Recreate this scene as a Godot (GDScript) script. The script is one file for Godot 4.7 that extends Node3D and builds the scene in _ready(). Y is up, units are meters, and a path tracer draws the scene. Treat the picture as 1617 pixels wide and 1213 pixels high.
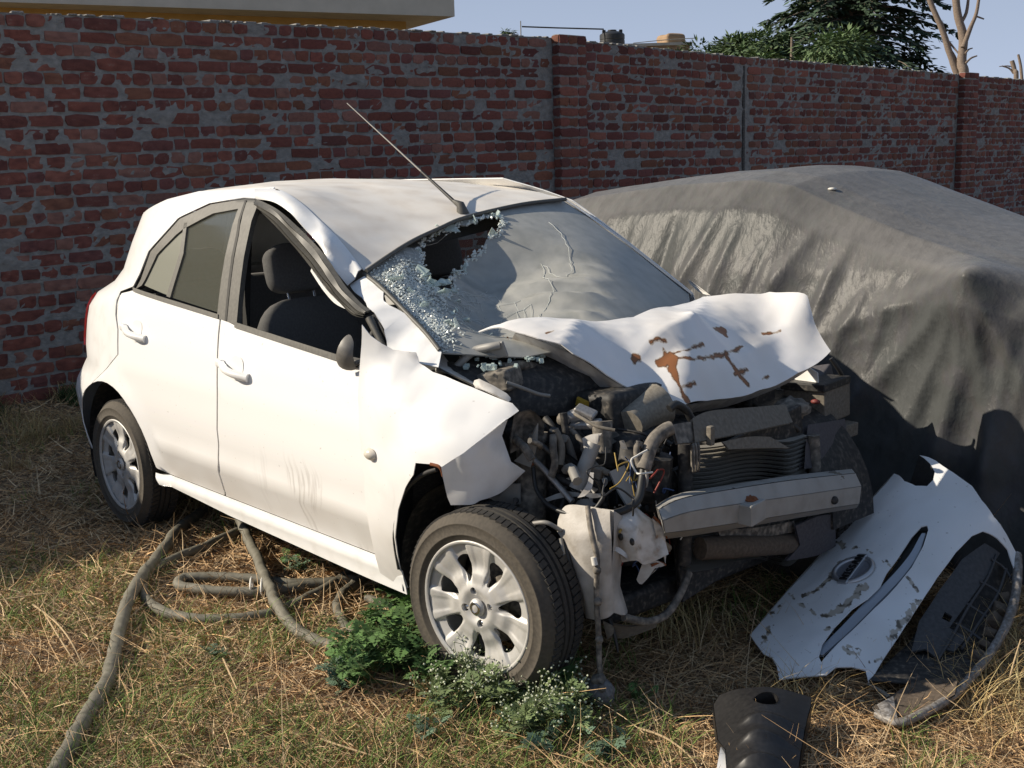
extends Node3D
# A wrecked white hatchback beside a brick wall. Metres, y up. The car is built in its own axes: x forward from the front axle, y up, z to its right-hand side.

var rng := RandomNumberGenerator.new()
var noise_a := FastNoiseLite.new()
var noise_b := FastNoiseLite.new()
var M := {}
var car: Node3D

# ------------------------------------------------------------------ small helpers
func v2(a: Array) -> PackedVector2Array:
	var r := PackedVector2Array()
	for i in range(0, a.size(), 2):
		r.append(Vector2(a[i], a[i + 1]))
	return r

func v3(a: Array) -> PackedVector3Array:
	var r := PackedVector3Array()
	for i in range(0, a.size(), 3):
		r.append(Vector3(a[i], a[i + 1], a[i + 2]))
	return r

func xz(a: PackedVector3Array) -> PackedVector2Array:
	var r := PackedVector2Array()
	for p in a:
		r.append(Vector2(p.x, p.z))
	return r

func xy(a: PackedVector3Array) -> PackedVector2Array:
	var r := PackedVector2Array()
	for p in a:
		r.append(Vector2(p.x, p.y))
	return r

func table(t: Array, y: float) -> float:
	if y <= t[0]:
		return t[1]
	for i in range(2, t.size(), 2):
		if y <= t[i]:
			return lerpf(t[i - 1], t[i + 1], (y - t[i - 2]) / (t[i] - t[i - 2]))
	return t[t.size() - 1]

# thin-plate spline through (x, y) -> value
class Plate:
	var pts := PackedVector2Array()
	var w := PackedFloat64Array()
	func _init(xs: PackedVector2Array, vals: PackedFloat64Array, soft := 0.0) -> void:
		pts = xs
		var n := xs.size()
		var m := n + 3
		var a := []
		for i in m:
			var row := PackedFloat64Array()
			row.resize(m + 1)
			a.append(row)
		for i in n:
			for j in n:
				a[i][j] = kern(xs[i].distance_squared_to(xs[j])) + (soft if i == j else 0.0)
			a[i][n] = 1.0; a[i][n + 1] = xs[i].x; a[i][n + 2] = xs[i].y
			a[n][i] = 1.0; a[n + 1][i] = xs[i].x; a[n + 2][i] = xs[i].y
			a[i][m] = vals[i]
		for c in m:
			var best := c
			for r in range(c + 1, m):
				if absf(a[r][c]) > absf(a[best][c]):
					best = r
			var tmp = a[c]; a[c] = a[best]; a[best] = tmp
			for r in range(c + 1, m):
				var k: float = a[r][c] / a[c][c]
				if k != 0.0:
					for j in range(c, m + 1):
						a[r][j] -= k * a[c][j]
		w.resize(m)
		for c in range(m - 1, -1, -1):
			var s: float = a[c][m]
			for j in range(c + 1, m):
				s -= a[c][j] * w[j]
			w[c] = s / a[c][c]
	func kern(d2: float) -> float:
		return 0.0 if d2 < 1e-12 else 0.5 * d2 * log(d2)
	func at(x: float, y: float) -> float:
		var n := pts.size()
		var s := w[n] + w[n + 1] * x + w[n + 2] * y
		for i in n:
			var dx := pts[i].x - x
			var dy := pts[i].y - y
			s += w[i] * kern(dx * dx + dy * dy)
		return s

func plate_xz(p: PackedVector3Array, soft := 0.0) -> Plate:
	var v := PackedFloat64Array()
	for q in p:
		v.append(q.y)
	return Plate.new(xz(p), v, soft)

func plate_xy(p: PackedVector3Array, soft := 0.0) -> Plate:
	var v := PackedFloat64Array()
	for q in p:
		v.append(q.z)
	return Plate.new(xy(p), v, soft)

# collects triangles, then makes one mesh
class Build:
	var p := PackedVector3Array()
	var n := PackedVector3Array()
	var u := PackedVector2Array()
	var c := PackedColorArray()
	var x := PackedInt32Array()
	func add(pos: Vector3, nor: Vector3, uv := Vector2.ZERO) -> int:
		p.append(pos); n.append(nor); u.append(uv)
		return p.size() - 1
	func tri(i: int, j: int, k: int) -> void:
		var g := (p[j] - p[i]).cross(p[k] - p[i])
		if g.dot(n[i] + n[j] + n[k]) > 0.0:
			x.append_array(PackedInt32Array([i, k, j]))
		else:
			x.append_array(PackedInt32Array([i, j, k]))
	func quad(i: int, j: int, k: int, l: int) -> void:
		tri(i, j, k); tri(i, k, l)
	func flat(a: Vector3, b: Vector3, d: Vector3, e: Vector3, towards: Vector3) -> void:
		var nn := (b - a).cross(d - a).normalized()
		if nn.dot(towards) < 0.0:
			nn = -nn
		quad(add(a, nn, Vector2(0, 0)), add(b, nn, Vector2(1, 0)), add(d, nn, Vector2(1, 1)), add(e, nn, Vector2(0, 1)))
	func put(o: Build, t: Transform3D) -> void:
		var at := p.size()
		for i in o.p.size():
			p.append(t * o.p[i]); n.append((t.basis * o.n[i]).normalized()); u.append(o.u[i])
		for i in o.x.size():
			x.append(at + o.x[i])
	func mesh() -> ArrayMesh:
		var a := []
		a.resize(Mesh.ARRAY_MAX)
		a[Mesh.ARRAY_VERTEX] = p; a[Mesh.ARRAY_NORMAL] = n; a[Mesh.ARRAY_TEX_UV] = u; a[Mesh.ARRAY_INDEX] = x
		if c.size() == p.size():
			a[Mesh.ARRAY_COLOR] = c
		var m := ArrayMesh.new()
		m.add_surface_from_arrays(Mesh.PRIMITIVE_TRIANGLES, a)
		return m

# a panel: a 2D outline (less its holes) laid on the surface f, with thickness
func sheet(poly: PackedVector2Array, f: Callable, cell: float, thick := 0.003, holes := [], face := 1.0) -> Build:
	var b := Build.new()
	if Geometry2D.is_polygon_clockwise(poly):
		poly = poly.duplicate(); poly.reverse()
	var lo := poly[0]
	var hi := poly[0]
	for q in poly:
		lo = lo.min(q); hi = hi.max(q)
	var known := {}
	var e := 0.002
	var nor := func(q: Vector2) -> Vector3:
		var dx: Vector3 = f.call(q + Vector2(e, 0)) - f.call(q - Vector2(e, 0))
		var dy: Vector3 = f.call(q + Vector2(0, e)) - f.call(q - Vector2(0, e))
		return dx.cross(dy).normalized() * face
	var front := []
	for i in range(floori(lo.x / cell), ceili(hi.x / cell)):
		for j in range(floori(lo.y / cell), ceili(hi.y / cell)):
			var sq := PackedVector2Array([Vector2(i, j) * cell, Vector2(i + 1, j) * cell, Vector2(i + 1, j + 1) * cell, Vector2(i, j + 1) * cell])
			var parts := Geometry2D.intersect_polygons(poly, sq)
			for h in holes:
				var next: Array[PackedVector2Array] = []
				for q in parts:
					for c in Geometry2D.clip_polygons(q, h):
						if not Geometry2D.is_polygon_clockwise(c):
							next.append(c)
				parts = next
			for q in parts:
				if q.size() < 3 or Geometry2D.is_polygon_clockwise(q):
					continue
				var t := Geometry2D.triangulate_polygon(q)
				for k in range(0, t.size(), 3):
					var ids := []
					for m in 3:
						var w := q[t[k + m]]
						var key := Vector2i((w * 10000.0).round())
						if not known.has(key):
							known[key] = b.add(f.call(w), nor.call(w), w)
						ids.append(known[key])
					if ids[0] != ids[1] and ids[1] != ids[2] and ids[0] != ids[2]:
						b.tri(ids[0], ids[1], ids[2])
						front.append(ids)
	if thick == 0.0:
		return b
	var at := b.p.size()
	for i in at:
		b.add(b.p[i] - b.n[i] * thick, -b.n[i], b.u[i])
	for t in front:
		b.tri(at + t[0], at + t[1], at + t[2])
	var rims := [poly]
	rims.append_array(holes)
	for r in rims:
		for i in r.size():
			var a: Vector2 = r[i]
			var z: Vector2 = r[(i + 1) % r.size()]
			var k := maxi(1, ceili(a.distance_to(z) / cell))
			for s in k:
				var q0 := a.lerp(z, float(s) / k)
				var q1 := a.lerp(z, float(s + 1) / k)
				var p0: Vector3 = f.call(q0)
				var p1: Vector3 = f.call(q1)
				var n0: Vector3 = nor.call(q0)
				var n1: Vector3 = nor.call(q1)
				var outw := (p1 - p0).cross(n0) * (1.0 if r == poly else -1.0)
				b.flat(p0, p1, p1 - n1 * thick, p0 - n0 * thick, outw * face)
	return b

# Catmull-Rom through the points
func curve(pts: PackedVector3Array, per := 6) -> PackedVector3Array:
	var r := PackedVector3Array()
	for i in pts.size() - 1:
		var a := pts[maxi(i - 1, 0)]
		var d := pts[mini(i + 2, pts.size() - 1)]
		for k in per:
			r.append(pts[i].cubic_interpolate(pts[i + 1], a, d, float(k) / per))
	r.append(pts[pts.size() - 1])
	return r

func curve2(pts: PackedVector2Array, per := 4) -> PackedVector2Array:
	var r := PackedVector2Array()
	var n := pts.size()
	for i in n:
		for k in per:
			r.append(pts[i].cubic_interpolate(pts[(i + 1) % n], pts[(i + n - 1) % n], pts[(i + 2) % n], float(k) / per))
	return r

func tube(line: PackedVector3Array, r0: float, r1 := -1.0, seg := 8, rough := 0.0, into: Build = null) -> Build:
	var b := into if into else Build.new()
	if r1 < 0.0:
		r1 = r0
	var up := Vector3.UP
	var first := -1
	for i in line.size():
		var d := (line[mini(i + 1, line.size() - 1)] - line[maxi(i - 1, 0)]).normalized()
		if absf(d.dot(up)) > 0.97:
			up = Vector3.RIGHT
		var s := d.cross(up).normalized()
		up = s.cross(d).normalized()
		var r := lerpf(r0, r1, float(i) / maxi(1, line.size() - 1))
		for k in seg + 1:
			var a := TAU * k / seg
			var o := s * cos(a) + up * sin(a)
			var rr := r
			if rough > 0.0:
				rr *= 1.0 + rough * noise_a.get_noise_3dv((line[i] + o * r) * 60.0)
			var id := b.add(line[i] + o * rr, o, Vector2(float(k) / seg, i * 0.1))
			if first < 0:
				first = id
		if i > 0:
			var at := b.p.size() - 2 * (seg + 1)
			for k in seg:
				b.quad(at + k, at + k + 1, at + seg + 2 + k, at + seg + 1 + k)
	for end in 2:
		var q := line[0] if end == 0 else line[line.size() - 1]
		var d := (line[0] - line[1]).normalized() if end == 0 else (q - line[line.size() - 2]).normalized()
		var base := first if end == 0 else b.p.size() - seg - 1
		if end == 1:
			base = first + (line.size() - 1) * (seg + 1)
		var c := b.add(q, d)
		var ring := []
		for k in seg:
			ring.append(b.add(b.p[base + k], d))
		for k in seg:
			b.tri(c, ring[k], ring[(k + 1) % seg])
	return b

# profile (radius, height) turned about an axis; the axis is local z
func lathe(prof: PackedVector2Array, seg := 48, from := 0.0, sweep := TAU, sharp := true) -> Build:
	var b := Build.new()
	for i in prof.size() - 1:
		var d := prof[i + 1] - prof[i]
		var nn := Vector2(d.y, -d.x).normalized()
		var na := nn
		var nb := nn
		if not sharp:
			if i > 0:
				var e := (prof[i] - prof[i - 1]).normalized()
				na = (nn + Vector2(e.y, -e.x)).normalized()
			if i < prof.size() - 2:
				var e2 := (prof[i + 2] - prof[i + 1]).normalized()
				nb = (nn + Vector2(e2.y, -e2.x)).normalized()
		var at := b.p.size()
		for k in seg + 1:
			var a := from + sweep * k / seg
			var c := cos(a)
			var s := sin(a)
			b.add(Vector3(prof[i].x * c, prof[i].x * s, prof[i].y), Vector3(na.x * c, na.x * s, na.y), Vector2(float(k) / seg, 0))
			b.add(Vector3(prof[i + 1].x * c, prof[i + 1].x * s, prof[i + 1].y), Vector3(nb.x * c, nb.x * s, nb.y), Vector2(float(k) / seg, 1))
		for k in seg:
			b.quad(at + 2 * k, at + 2 * k + 1, at + 2 * k + 3, at + 2 * k + 2)
	return b

# box with rounded (two-step bevelled) edges, optionally dented by noise
func block(size: Vector3, bev := 0.008, dent := 0.0, at := Transform3D.IDENTITY, into: Build = null) -> Build:
	var b := into if into else Build.new()
	var h := size * 0.5
	bev = minf(bev, minf(h.x, minf(h.y, h.z)) * 0.9)
	var steps := [-1.0, -0.33, 0.33, 1.0]
	for ax in 3:
		for sg in [-1.0, 1.0]:
			var a1 := (ax + 1) % 3
			var a2 := (ax + 2) % 3
			var ids := []
			for i in 6:
				for j in 6:
					var c := Vector3.ZERO
					c[ax] = sg * h[ax]
					c[a1] = [-h[a1], -h[a1] + bev, -h[a1] * 0.33, h[a1] * 0.33, h[a1] - bev, h[a1]][i]
					c[a2] = [-h[a2], -h[a2] + bev, -h[a2] * 0.33, h[a2] * 0.33, h[a2] - bev, h[a2]][j]
					var core := c.clamp(-h + Vector3.ONE * bev, h - Vector3.ONE * bev)
					var d := c - core
					var nn := Vector3.ZERO
					nn[ax] = sg
					if d.length() > 1e-6:
						nn = d.normalized()
						c = core + nn * bev
					if dent > 0.0:
						c += nn * dent * noise_a.get_noise_3dv((at * c) * 25.0)
					ids.append(b.add(at * c, (at.basis * nn).normalized(), Vector2(i, j) / 5.0))
			for i in 5:
				for j in 5:
					b.quad(ids[i * 6 + j], ids[i * 6 + j + 1], ids[i * 6 + j + 7], ids[i * 6 + j + 6])
	return b

# a strip of quads between rows of points (each row the same length), smooth, two-sided with thickness
func skin(rows: Array, thick := 0.003, fine := 1) -> Build:
	var b := Build.new()
	var g := []
	for r in rows:
		g.append(curve(r, fine) if fine > 1 else r)
	var nr := g.size()
	var nc: int = g[0].size()
	for side in 2:
		var at := b.p.size()
		for i in nr:
			for j in nc:
				var dx: Vector3 = g[i][mini(j + 1, nc - 1)] - g[i][maxi(j - 1, 0)]
				var dy: Vector3 = g[mini(i + 1, nr - 1)][j] - g[maxi(i - 1, 0)][j]
				var nn := dx.cross(dy).normalized() * (1.0 if side == 0 else -1.0)
				b.add(g[i][j] + nn * thick * 0.5, nn, Vector2(float(j) / nc, float(i) / nr))
		for i in nr - 1:
			for j in nc - 1:
				b.quad(at + i * nc + j, at + i * nc + j + 1, at + (i + 1) * nc + j + 1, at + (i + 1) * nc + j)
	return b

func between(a: Vector3, b: Vector3, up := Vector3.UP) -> Transform3D:   # x along a-b, at the middle
	var d := (b - a).normalized()
	if absf(d.dot(up)) > 0.98:
		up = Vector3.RIGHT
	var z := d.cross(up).normalized()
	return Transform3D(Basis(d, z.cross(d), z), (a + b) * 0.5)

func obj(called: String, b, m: Material, parent: Node = self, label := "") -> MeshInstance3D:
	var o := MeshInstance3D.new()
	o.name = called
	o.mesh = b.mesh() if b is Build else b
	o.material_override = m
	if label:
		o.set_meta("label", label)
	parent.add_child(o, true)
	return o

func tag(o: Node3D, label: String, category: String, group := "", kind := "") -> Node3D:
	if label:
		o.set_meta("label", label)
	if category:
		o.set_meta("category", category)
	if group:
		o.set_meta("group", group)
	if kind:
		o.set_meta("kind", kind)
	return o

func root(called: String, at: Vector3, turn := 0.0) -> Node3D:
	var o := Node3D.new()
	o.name = called
	add_child(o, true)
	o.position = at
	o.rotation.y = turn
	return o

# ------------------------------------------------------------------ materials
func noise(freq: float, kind := FastNoiseLite.TYPE_SIMPLEX_SMOOTH, octaves := 4, sd := 1) -> FastNoiseLite:
	var f := FastNoiseLite.new()
	f.seed = sd; f.noise_type = kind; f.frequency = freq; f.fractal_octaves = octaves
	return f

func crinkle() -> FastNoiseLite:
	var f := noise(0.012, FastNoiseLite.TYPE_SIMPLEX_SMOOTH, 5, 12)
	f.fractal_type = FastNoiseLite.FRACTAL_RIDGED
	return f

func ramp(cols: Array) -> Gradient:
	var g := Gradient.new()
	var o := PackedFloat32Array()
	var c := PackedColorArray()
	for k in cols:
		o.append(k[0]); c.append(Color(k[1], k[2], k[3]))
	g.offsets = o; g.colors = c
	return g

# a seamless noise picture coloured by real-world (linear) base colours
func grain(size: int, f: FastNoiseLite, cols: Array) -> NoiseTexture2D:
	var t := NoiseTexture2D.new()
	t.width = size; t.height = size; t.seamless = true; t.noise = f
	var lin := []
	for k in cols:
		var c := Color(k[1], k[2], k[3]).linear_to_srgb()
		lin.append([k[0], c.r, c.g, c.b])
	t.color_ramp = ramp(lin)
	return t

func bumps(size: int, f: FastNoiseLite, strength: float) -> NoiseTexture2D:
	var t := NoiseTexture2D.new()
	t.width = size; t.height = size; t.seamless = true; t.noise = f
	t.as_normal_map = true; t.bump_strength = strength
	return t

func plain(r: float, g: float, b: float, rough := 0.6, metal := 0.0) -> StandardMaterial3D:
	var m := StandardMaterial3D.new()
	m.albedo_color = Color(r, g, b).linear_to_srgb()
	m.roughness = rough; m.metallic = metal
	return m

func rich(tex: Texture2D, scale: float, rough := 0.7, normal: Texture2D = null, depth := 1.0, in_world := false) -> StandardMaterial3D:
	var m := StandardMaterial3D.new()
	m.albedo_texture = tex
	m.roughness = rough
	m.uv1_triplanar = true
	m.uv1_world_triplanar = in_world
	m.uv1_scale = Vector3.ONE * scale
	if normal:
		m.normal_enabled = true
		m.normal_texture = normal
		m.normal_scale = depth
	return m

func make_materials() -> void:
	var n_cloud := noise(0.012, FastNoiseLite.TYPE_SIMPLEX_SMOOTH, 5, 3)
	var n_fine := noise(0.05, FastNoiseLite.TYPE_SIMPLEX_SMOOTH, 4, 5)
	var fine_bump := bumps(512, n_fine, 3.0)
	M.white = rich(grain(512, n_cloud, [[0.0, 0.70, 0.69, 0.67], [0.45, 0.80, 0.80, 0.79], [1.0, 0.84, 0.84, 0.84]]), 1.3, 0.32)
	M.white.clearcoat_enabled = true; M.white.clearcoat = 0.5; M.white.clearcoat_roughness = 0.2
	M.white_dusty = rich(grain(512, n_cloud, [[0.0, 0.62, 0.56, 0.49], [0.5, 0.73, 0.69, 0.63], [1.0, 0.78, 0.76, 0.72]]), 0.9, 0.55)
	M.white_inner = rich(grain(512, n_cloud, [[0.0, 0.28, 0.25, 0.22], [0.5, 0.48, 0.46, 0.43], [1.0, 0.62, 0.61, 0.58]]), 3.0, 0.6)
	M.grey_frame = rich(grain(256, n_fine, [[0.0, 0.06, 0.058, 0.052], [1.0, 0.12, 0.115, 0.10]]), 4.0, 0.55)
	M.black_rubber = rich(grain(256, n_fine, [[0.0, 0.012, 0.012, 0.012], [1.0, 0.035, 0.034, 0.032]]), 5.0, 0.7)
	M.black_gloss = plain(0.012, 0.012, 0.013, 0.3)
	M.engine_black = rich(grain(512, n_cloud, [[0.0, 0.008, 0.008, 0.009], [0.55, 0.024, 0.023, 0.022], [0.75, 0.07, 0.062, 0.053], [1.0, 0.16, 0.14, 0.115]]), 6.0, 0.65)
	M.engine_dust = rich(grain(512, n_cloud, [[0.0, 0.03, 0.028, 0.026], [0.45, 0.12, 0.108, 0.092], [0.7, 0.24, 0.21, 0.172], [1.0, 0.36, 0.32, 0.27]]), 5.0, 0.8)
	M.tan_plastic = rich(grain(256, n_fine, [[0.0, 0.15, 0.13, 0.10], [1.0, 0.30, 0.27, 0.22]]), 5.0, 0.7)
	M.raw_metal = rich(grain(256, n_fine, [[0.0, 0.22, 0.21, 0.20], [1.0, 0.45, 0.43, 0.41]]), 6.0, 0.45)
	M.raw_metal.metallic = 0.5
	M.beam = rich(grain(512, n_cloud, [[0.0, 0.24, 0.23, 0.205], [0.5, 0.31, 0.30, 0.28], [1.0, 0.36, 0.35, 0.33]]), 1.5, 0.5)
	M.fin = plain(0.26, 0.245, 0.215, 0.7)
	M.white_fold = rich(grain(512, n_cloud, [[0.0, 0.66, 0.65, 0.63], [0.5, 0.76, 0.76, 0.75], [1.0, 0.80, 0.80, 0.80]]), 1.3, 0.35)
	M.tyre = rich(grain(256, n_fine, [[0.0, 0.05, 0.043, 0.034], [1.0, 0.10, 0.085, 0.066]]), 5.0, 0.85)
	M.tread = rich(grain(256, n_fine, [[0.0, 0.022, 0.021, 0.02], [1.0, 0.055, 0.05, 0.043]]), 5.0, 0.85)
	M.rim = rich(grain(512, n_cloud, [[0.0, 0.42, 0.405, 0.38], [0.5, 0.50, 0.49, 0.47], [1.0, 0.54, 0.53, 0.51]]), 4.0, 0.5)
	M.rim.metallic = 0.3
	M.chrome = plain(0.6, 0.6, 0.6, 0.18, 1.0)
	M.rust = rich(grain(256, n_fine, [[0.0, 0.10, 0.03, 0.012], [1.0, 0.28, 0.10, 0.035]]), 8.0, 0.9)
	M.fabric = rich(grain(256, n_fine, [[0.0, 0.13, 0.13, 0.13], [1.0, 0.20, 0.20, 0.198]]), 6.0, 0.95)
	M.interior = plain(0.06, 0.06, 0.058, 0.85)
	M.interior_pale = plain(0.22, 0.22, 0.21, 0.85)
	M.lamp_red = plain(0.35, 0.02, 0.02, 0.15)
	M.wire = plain(0.02, 0.02, 0.02, 0.5)
	M.wire_grey = plain(0.22, 0.21, 0.19, 0.5)
	M.white_plastic = plain(0.62, 0.6, 0.55, 0.5)
	M.tank_plastic = rich(grain(256, n_cloud, [[0.0, 0.26, 0.235, 0.20], [0.5, 0.40, 0.375, 0.34], [1.0, 0.50, 0.475, 0.44]]), 4.0, 0.6, fine_bump, 0.3)
	var g := StandardMaterial3D.new()
	g.transparency = BaseMaterial3D.TRANSPARENCY_ALPHA
	g.albedo_color = Color(0.50, 0.51, 0.46, 0.2)
	g.roughness = 0.12
	M.side_glass = g
	var dg := rich(grain(512, n_cloud, [[0.0, 0.27, 0.275, 0.255], [0.5, 0.36, 0.36, 0.335], [1.0, 0.43, 0.425, 0.395]]), 2.0, 0.4, bumps(512, noise(0.03, FastNoiseLite.TYPE_CELLULAR, 2, 9), 2.0), 0.25)
	dg.transparency = BaseMaterial3D.TRANSPARENCY_ALPHA
	dg.albedo_color = Color(1, 1, 1, 0.93)
	M.dusty_glass = dg
	var sh := StandardMaterial3D.new()
	sh.transparency = BaseMaterial3D.TRANSPARENCY_ALPHA
	sh.albedo_color = Color(0.80, 0.86, 0.84, 0.5)
	sh.roughness = 0.1
	M.shard = sh
	M.tarp = rich(grain(1024, n_cloud, [[0.0, 0.7, 0.7, 0.7], [0.5, 0.95, 0.95, 0.95], [1.0, 1.2, 1.2, 1.2]]), 0.5, 0.4, bumps(1024, crinkle(), 5.0), 0.45)
	M.tarp.uv1_scale = Vector3(1.1, 0.55, 1.1)
	M.tarp.metallic_specular = 0.24
	M.tarp.vertex_color_use_as_albedo = true
	M.crazed = plain(0.60, 0.64, 0.615, 0.25)
	M.dull_red = plain(0.16, 0.03, 0.025, 0.6)
	M.mortar = rich(grain(1024, n_cloud, [[0.0, 0.14, 0.138, 0.132], [0.5, 0.225, 0.222, 0.212], [1.0, 0.32, 0.315, 0.30]]), 1.4, 0.95, bumps(512, n_fine, 6.0), 0.9, true)
	M.bricks = []
	var tones := [[0.165, 0.056, 0.042], [0.200, 0.068, 0.049], [0.131, 0.046, 0.037], [0.232, 0.088, 0.063], [0.177, 0.062, 0.048], [0.228, 0.112, 0.087], [0.194, 0.081, 0.051], [0.151, 0.058, 0.051]]
	var brick_bump := bumps(512, noise(0.06, FastNoiseLite.TYPE_SIMPLEX_SMOOTH, 4, 21), 6.0)
	for k in tones.size():
		var t: Array = tones[k]
		M.bricks.append(rich(grain(256, noise(0.02, FastNoiseLite.TYPE_SIMPLEX_SMOOTH, 5, 30 + k), [[0.0, t[0] * 0.6, t[1] * 0.6, t[2] * 0.65], [0.5, t[0], t[1], t[2]], [0.8, t[0] * 1.15, t[1] * 1.2, t[2] * 1.2], [1.0, 0.24, 0.2, 0.17]]), 3.1, 0.95, brick_bump, 0.7, true))
	var bi := rich(grain(512, noise(0.02, FastNoiseLite.TYPE_SIMPLEX_SMOOTH, 5, 44), [[0.0, 0.6, 0.6, 0.65], [0.5, 1, 1, 1], [1.0, 1.2, 1.3, 1.3]]), 3.1, 0.95, brick_bump, 0.7, true)
	bi.vertex_color_use_as_albedo = true
	M.brick_many = bi
	M.hose = rich(grain(512, n_cloud, [[0.0, 0.085, 0.08, 0.058], [0.5, 0.14, 0.13, 0.10], [1.0, 0.20, 0.19, 0.15]]), 3.0, 0.7, fine_bump, 0.2)
	M.soil = rich(grain(1024, n_cloud, [[0.0, 0.10, 0.068, 0.04], [0.4, 0.19, 0.132, 0.078], [0.7, 0.27, 0.195, 0.115], [1.0, 0.16, 0.135, 0.07]]), 0.45, 0.98, bumps(1024, noise(0.08, FastNoiseLite.TYPE_SIMPLEX_SMOOTH, 5, 14), 8.0), 1.2, true)
	for k in ["straw", "grass", "leaf", "pale_leaf", "flower", "needle", "tree_leaf"]:
		var m := StandardMaterial3D.new()
		m.vertex_color_use_as_albedo = true
		m.roughness = 0.85
		if k != "straw" and k != "flower":
			m.backlight_enabled = true
			m.backlight = Color(0.25, 0.3, 0.15)
		M[k] = m
	M.bark = rich(grain(256, n_fine, [[0.0, 0.12, 0.09, 0.07], [1.0, 0.27, 0.215, 0.17]]), 2.0, 0.95)
	M.cream = rich(grain(512, n_cloud, [[0.0, 0.40, 0.385, 0.33], [1.0, 0.52, 0.50, 0.43]]), 0.4, 0.9, null, 1.0, true)
	M.ochre = rich(grain(512, n_cloud, [[0.0, 0.36, 0.22, 0.06], [1.0, 0.48, 0.30, 0.10]]), 0.5, 0.9, null, 1.0, true)
	M.sandstone = rich(grain(256, n_cloud, [[0.0, 0.26, 0.17, 0.10], [1.0, 0.36, 0.25, 0.16]]), 0.6, 0.9)

# ------------------------------------------------------------------ the wrecked car
const SIDE_Z := [-0.1, 0.74, 0.16, 0.755, 0.25, 0.785, 0.4, 0.815, 0.6, 0.832, 0.75, 0.828, 0.88, 0.806, 0.97, 0.785, 1.1, 0.745, 1.25, 0.695, 1.38, 0.64, 1.45, 0.595, 1.5, 0.52]
const REAR_X := [0.1, -3.05, 0.3, -3.1, 0.55, -3.14, 0.66, -3.12, 0.72, -3.1, 0.8, -3.12, 0.95, -3.12, 1.02, -3.05, 1.08, -2.92, 1.12, -2.86, 1.38, -2.75, 1.46, -2.7, 1.52, -2.6]
const REAR_N := [0.2, 6.0, 0.58, 6.0, 0.7, 4.0, 1.0, 4.0, 1.1, 3.0, 1.5, 3.0]

# the body's side and rear: q runs back along the flank, round the corner and over to the other flank
func body(q: Vector2) -> Vector3:
	var x := q.x
	var y := q.y
	var zs := table(SIDE_Z, y)
	var back := 1.0
	if x < -4.1:
		x = -8.2 - x
		back = -1.0
	if x >= -2.0:
		var z := zs
		if x > -0.6:
			z *= 1.0 - 0.1 * pow((x + 0.6) / 1.2, 2.0)
		z -= 0.012 * smoothstep(0.42, 0.30, y) * smoothstep(0.2, 0.26, y)
		z += 0.008 * (smoothstep(0.40, 0.44, y) - smoothstep(0.44, 0.52, y))
		return Vector3(x, y, z * back)
	var t := (-2.0 - x) / 2.1
	var n := table(REAR_N, y)
	var a := minf(2.0 * t, 1.0)
	var b := minf(1.0, 2.0 * (1.0 - t))
	var k := pow(pow(absf(a), n) + pow(absf(b), n), -1.0 / n)
	var z2 := zs * b * k
	var dist := Vector2(x + 2.42, y - 0.29).length()
	z2 += 0.014 * smoothstep(0.46, 0.37, dist) * smoothstep(0.1, 0.5, b)
	return Vector3(-2.0 - (-2.0 - table(REAR_X, y)) * a * k, y, z2 * back)

func body_in(q: Vector2) -> Vector3:      # glass and frames, a little inside the skin
	var p := body(q)
	return p - Vector3(0, 0, 0.012 * signf(p.z))

func body_left(q: Vector2) -> Vector3:
	return body(q) * Vector3(1, 1, -1)

func body_out(q: Vector2) -> Vector3:
	return body(q) + Vector3(0, 0, 0.006)

func arc(cx: float, cy: float, r: float, a0: float, a1: float, n: int) -> Array:
	var o := []
	for i in n + 1:
		var a := deg_to_rad(lerpf(a0, a1, float(i) / n))
		o.append(cx + r * cos(a)); o.append(cy + r * sin(a))
	return o

func build_car() -> void:
	car = root("wrecked_car", Vector3(0.4693, 0, -3.7960), -0.8362)
	tag(car, "white hatchback with crushed front end, buckled bonnet and smashed windscreen", "car")
	build_body()
	build_roof_and_glass()
	build_crumpled_front()
	build_interior()
	build_wheels()
	build_engine_bay()

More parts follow.
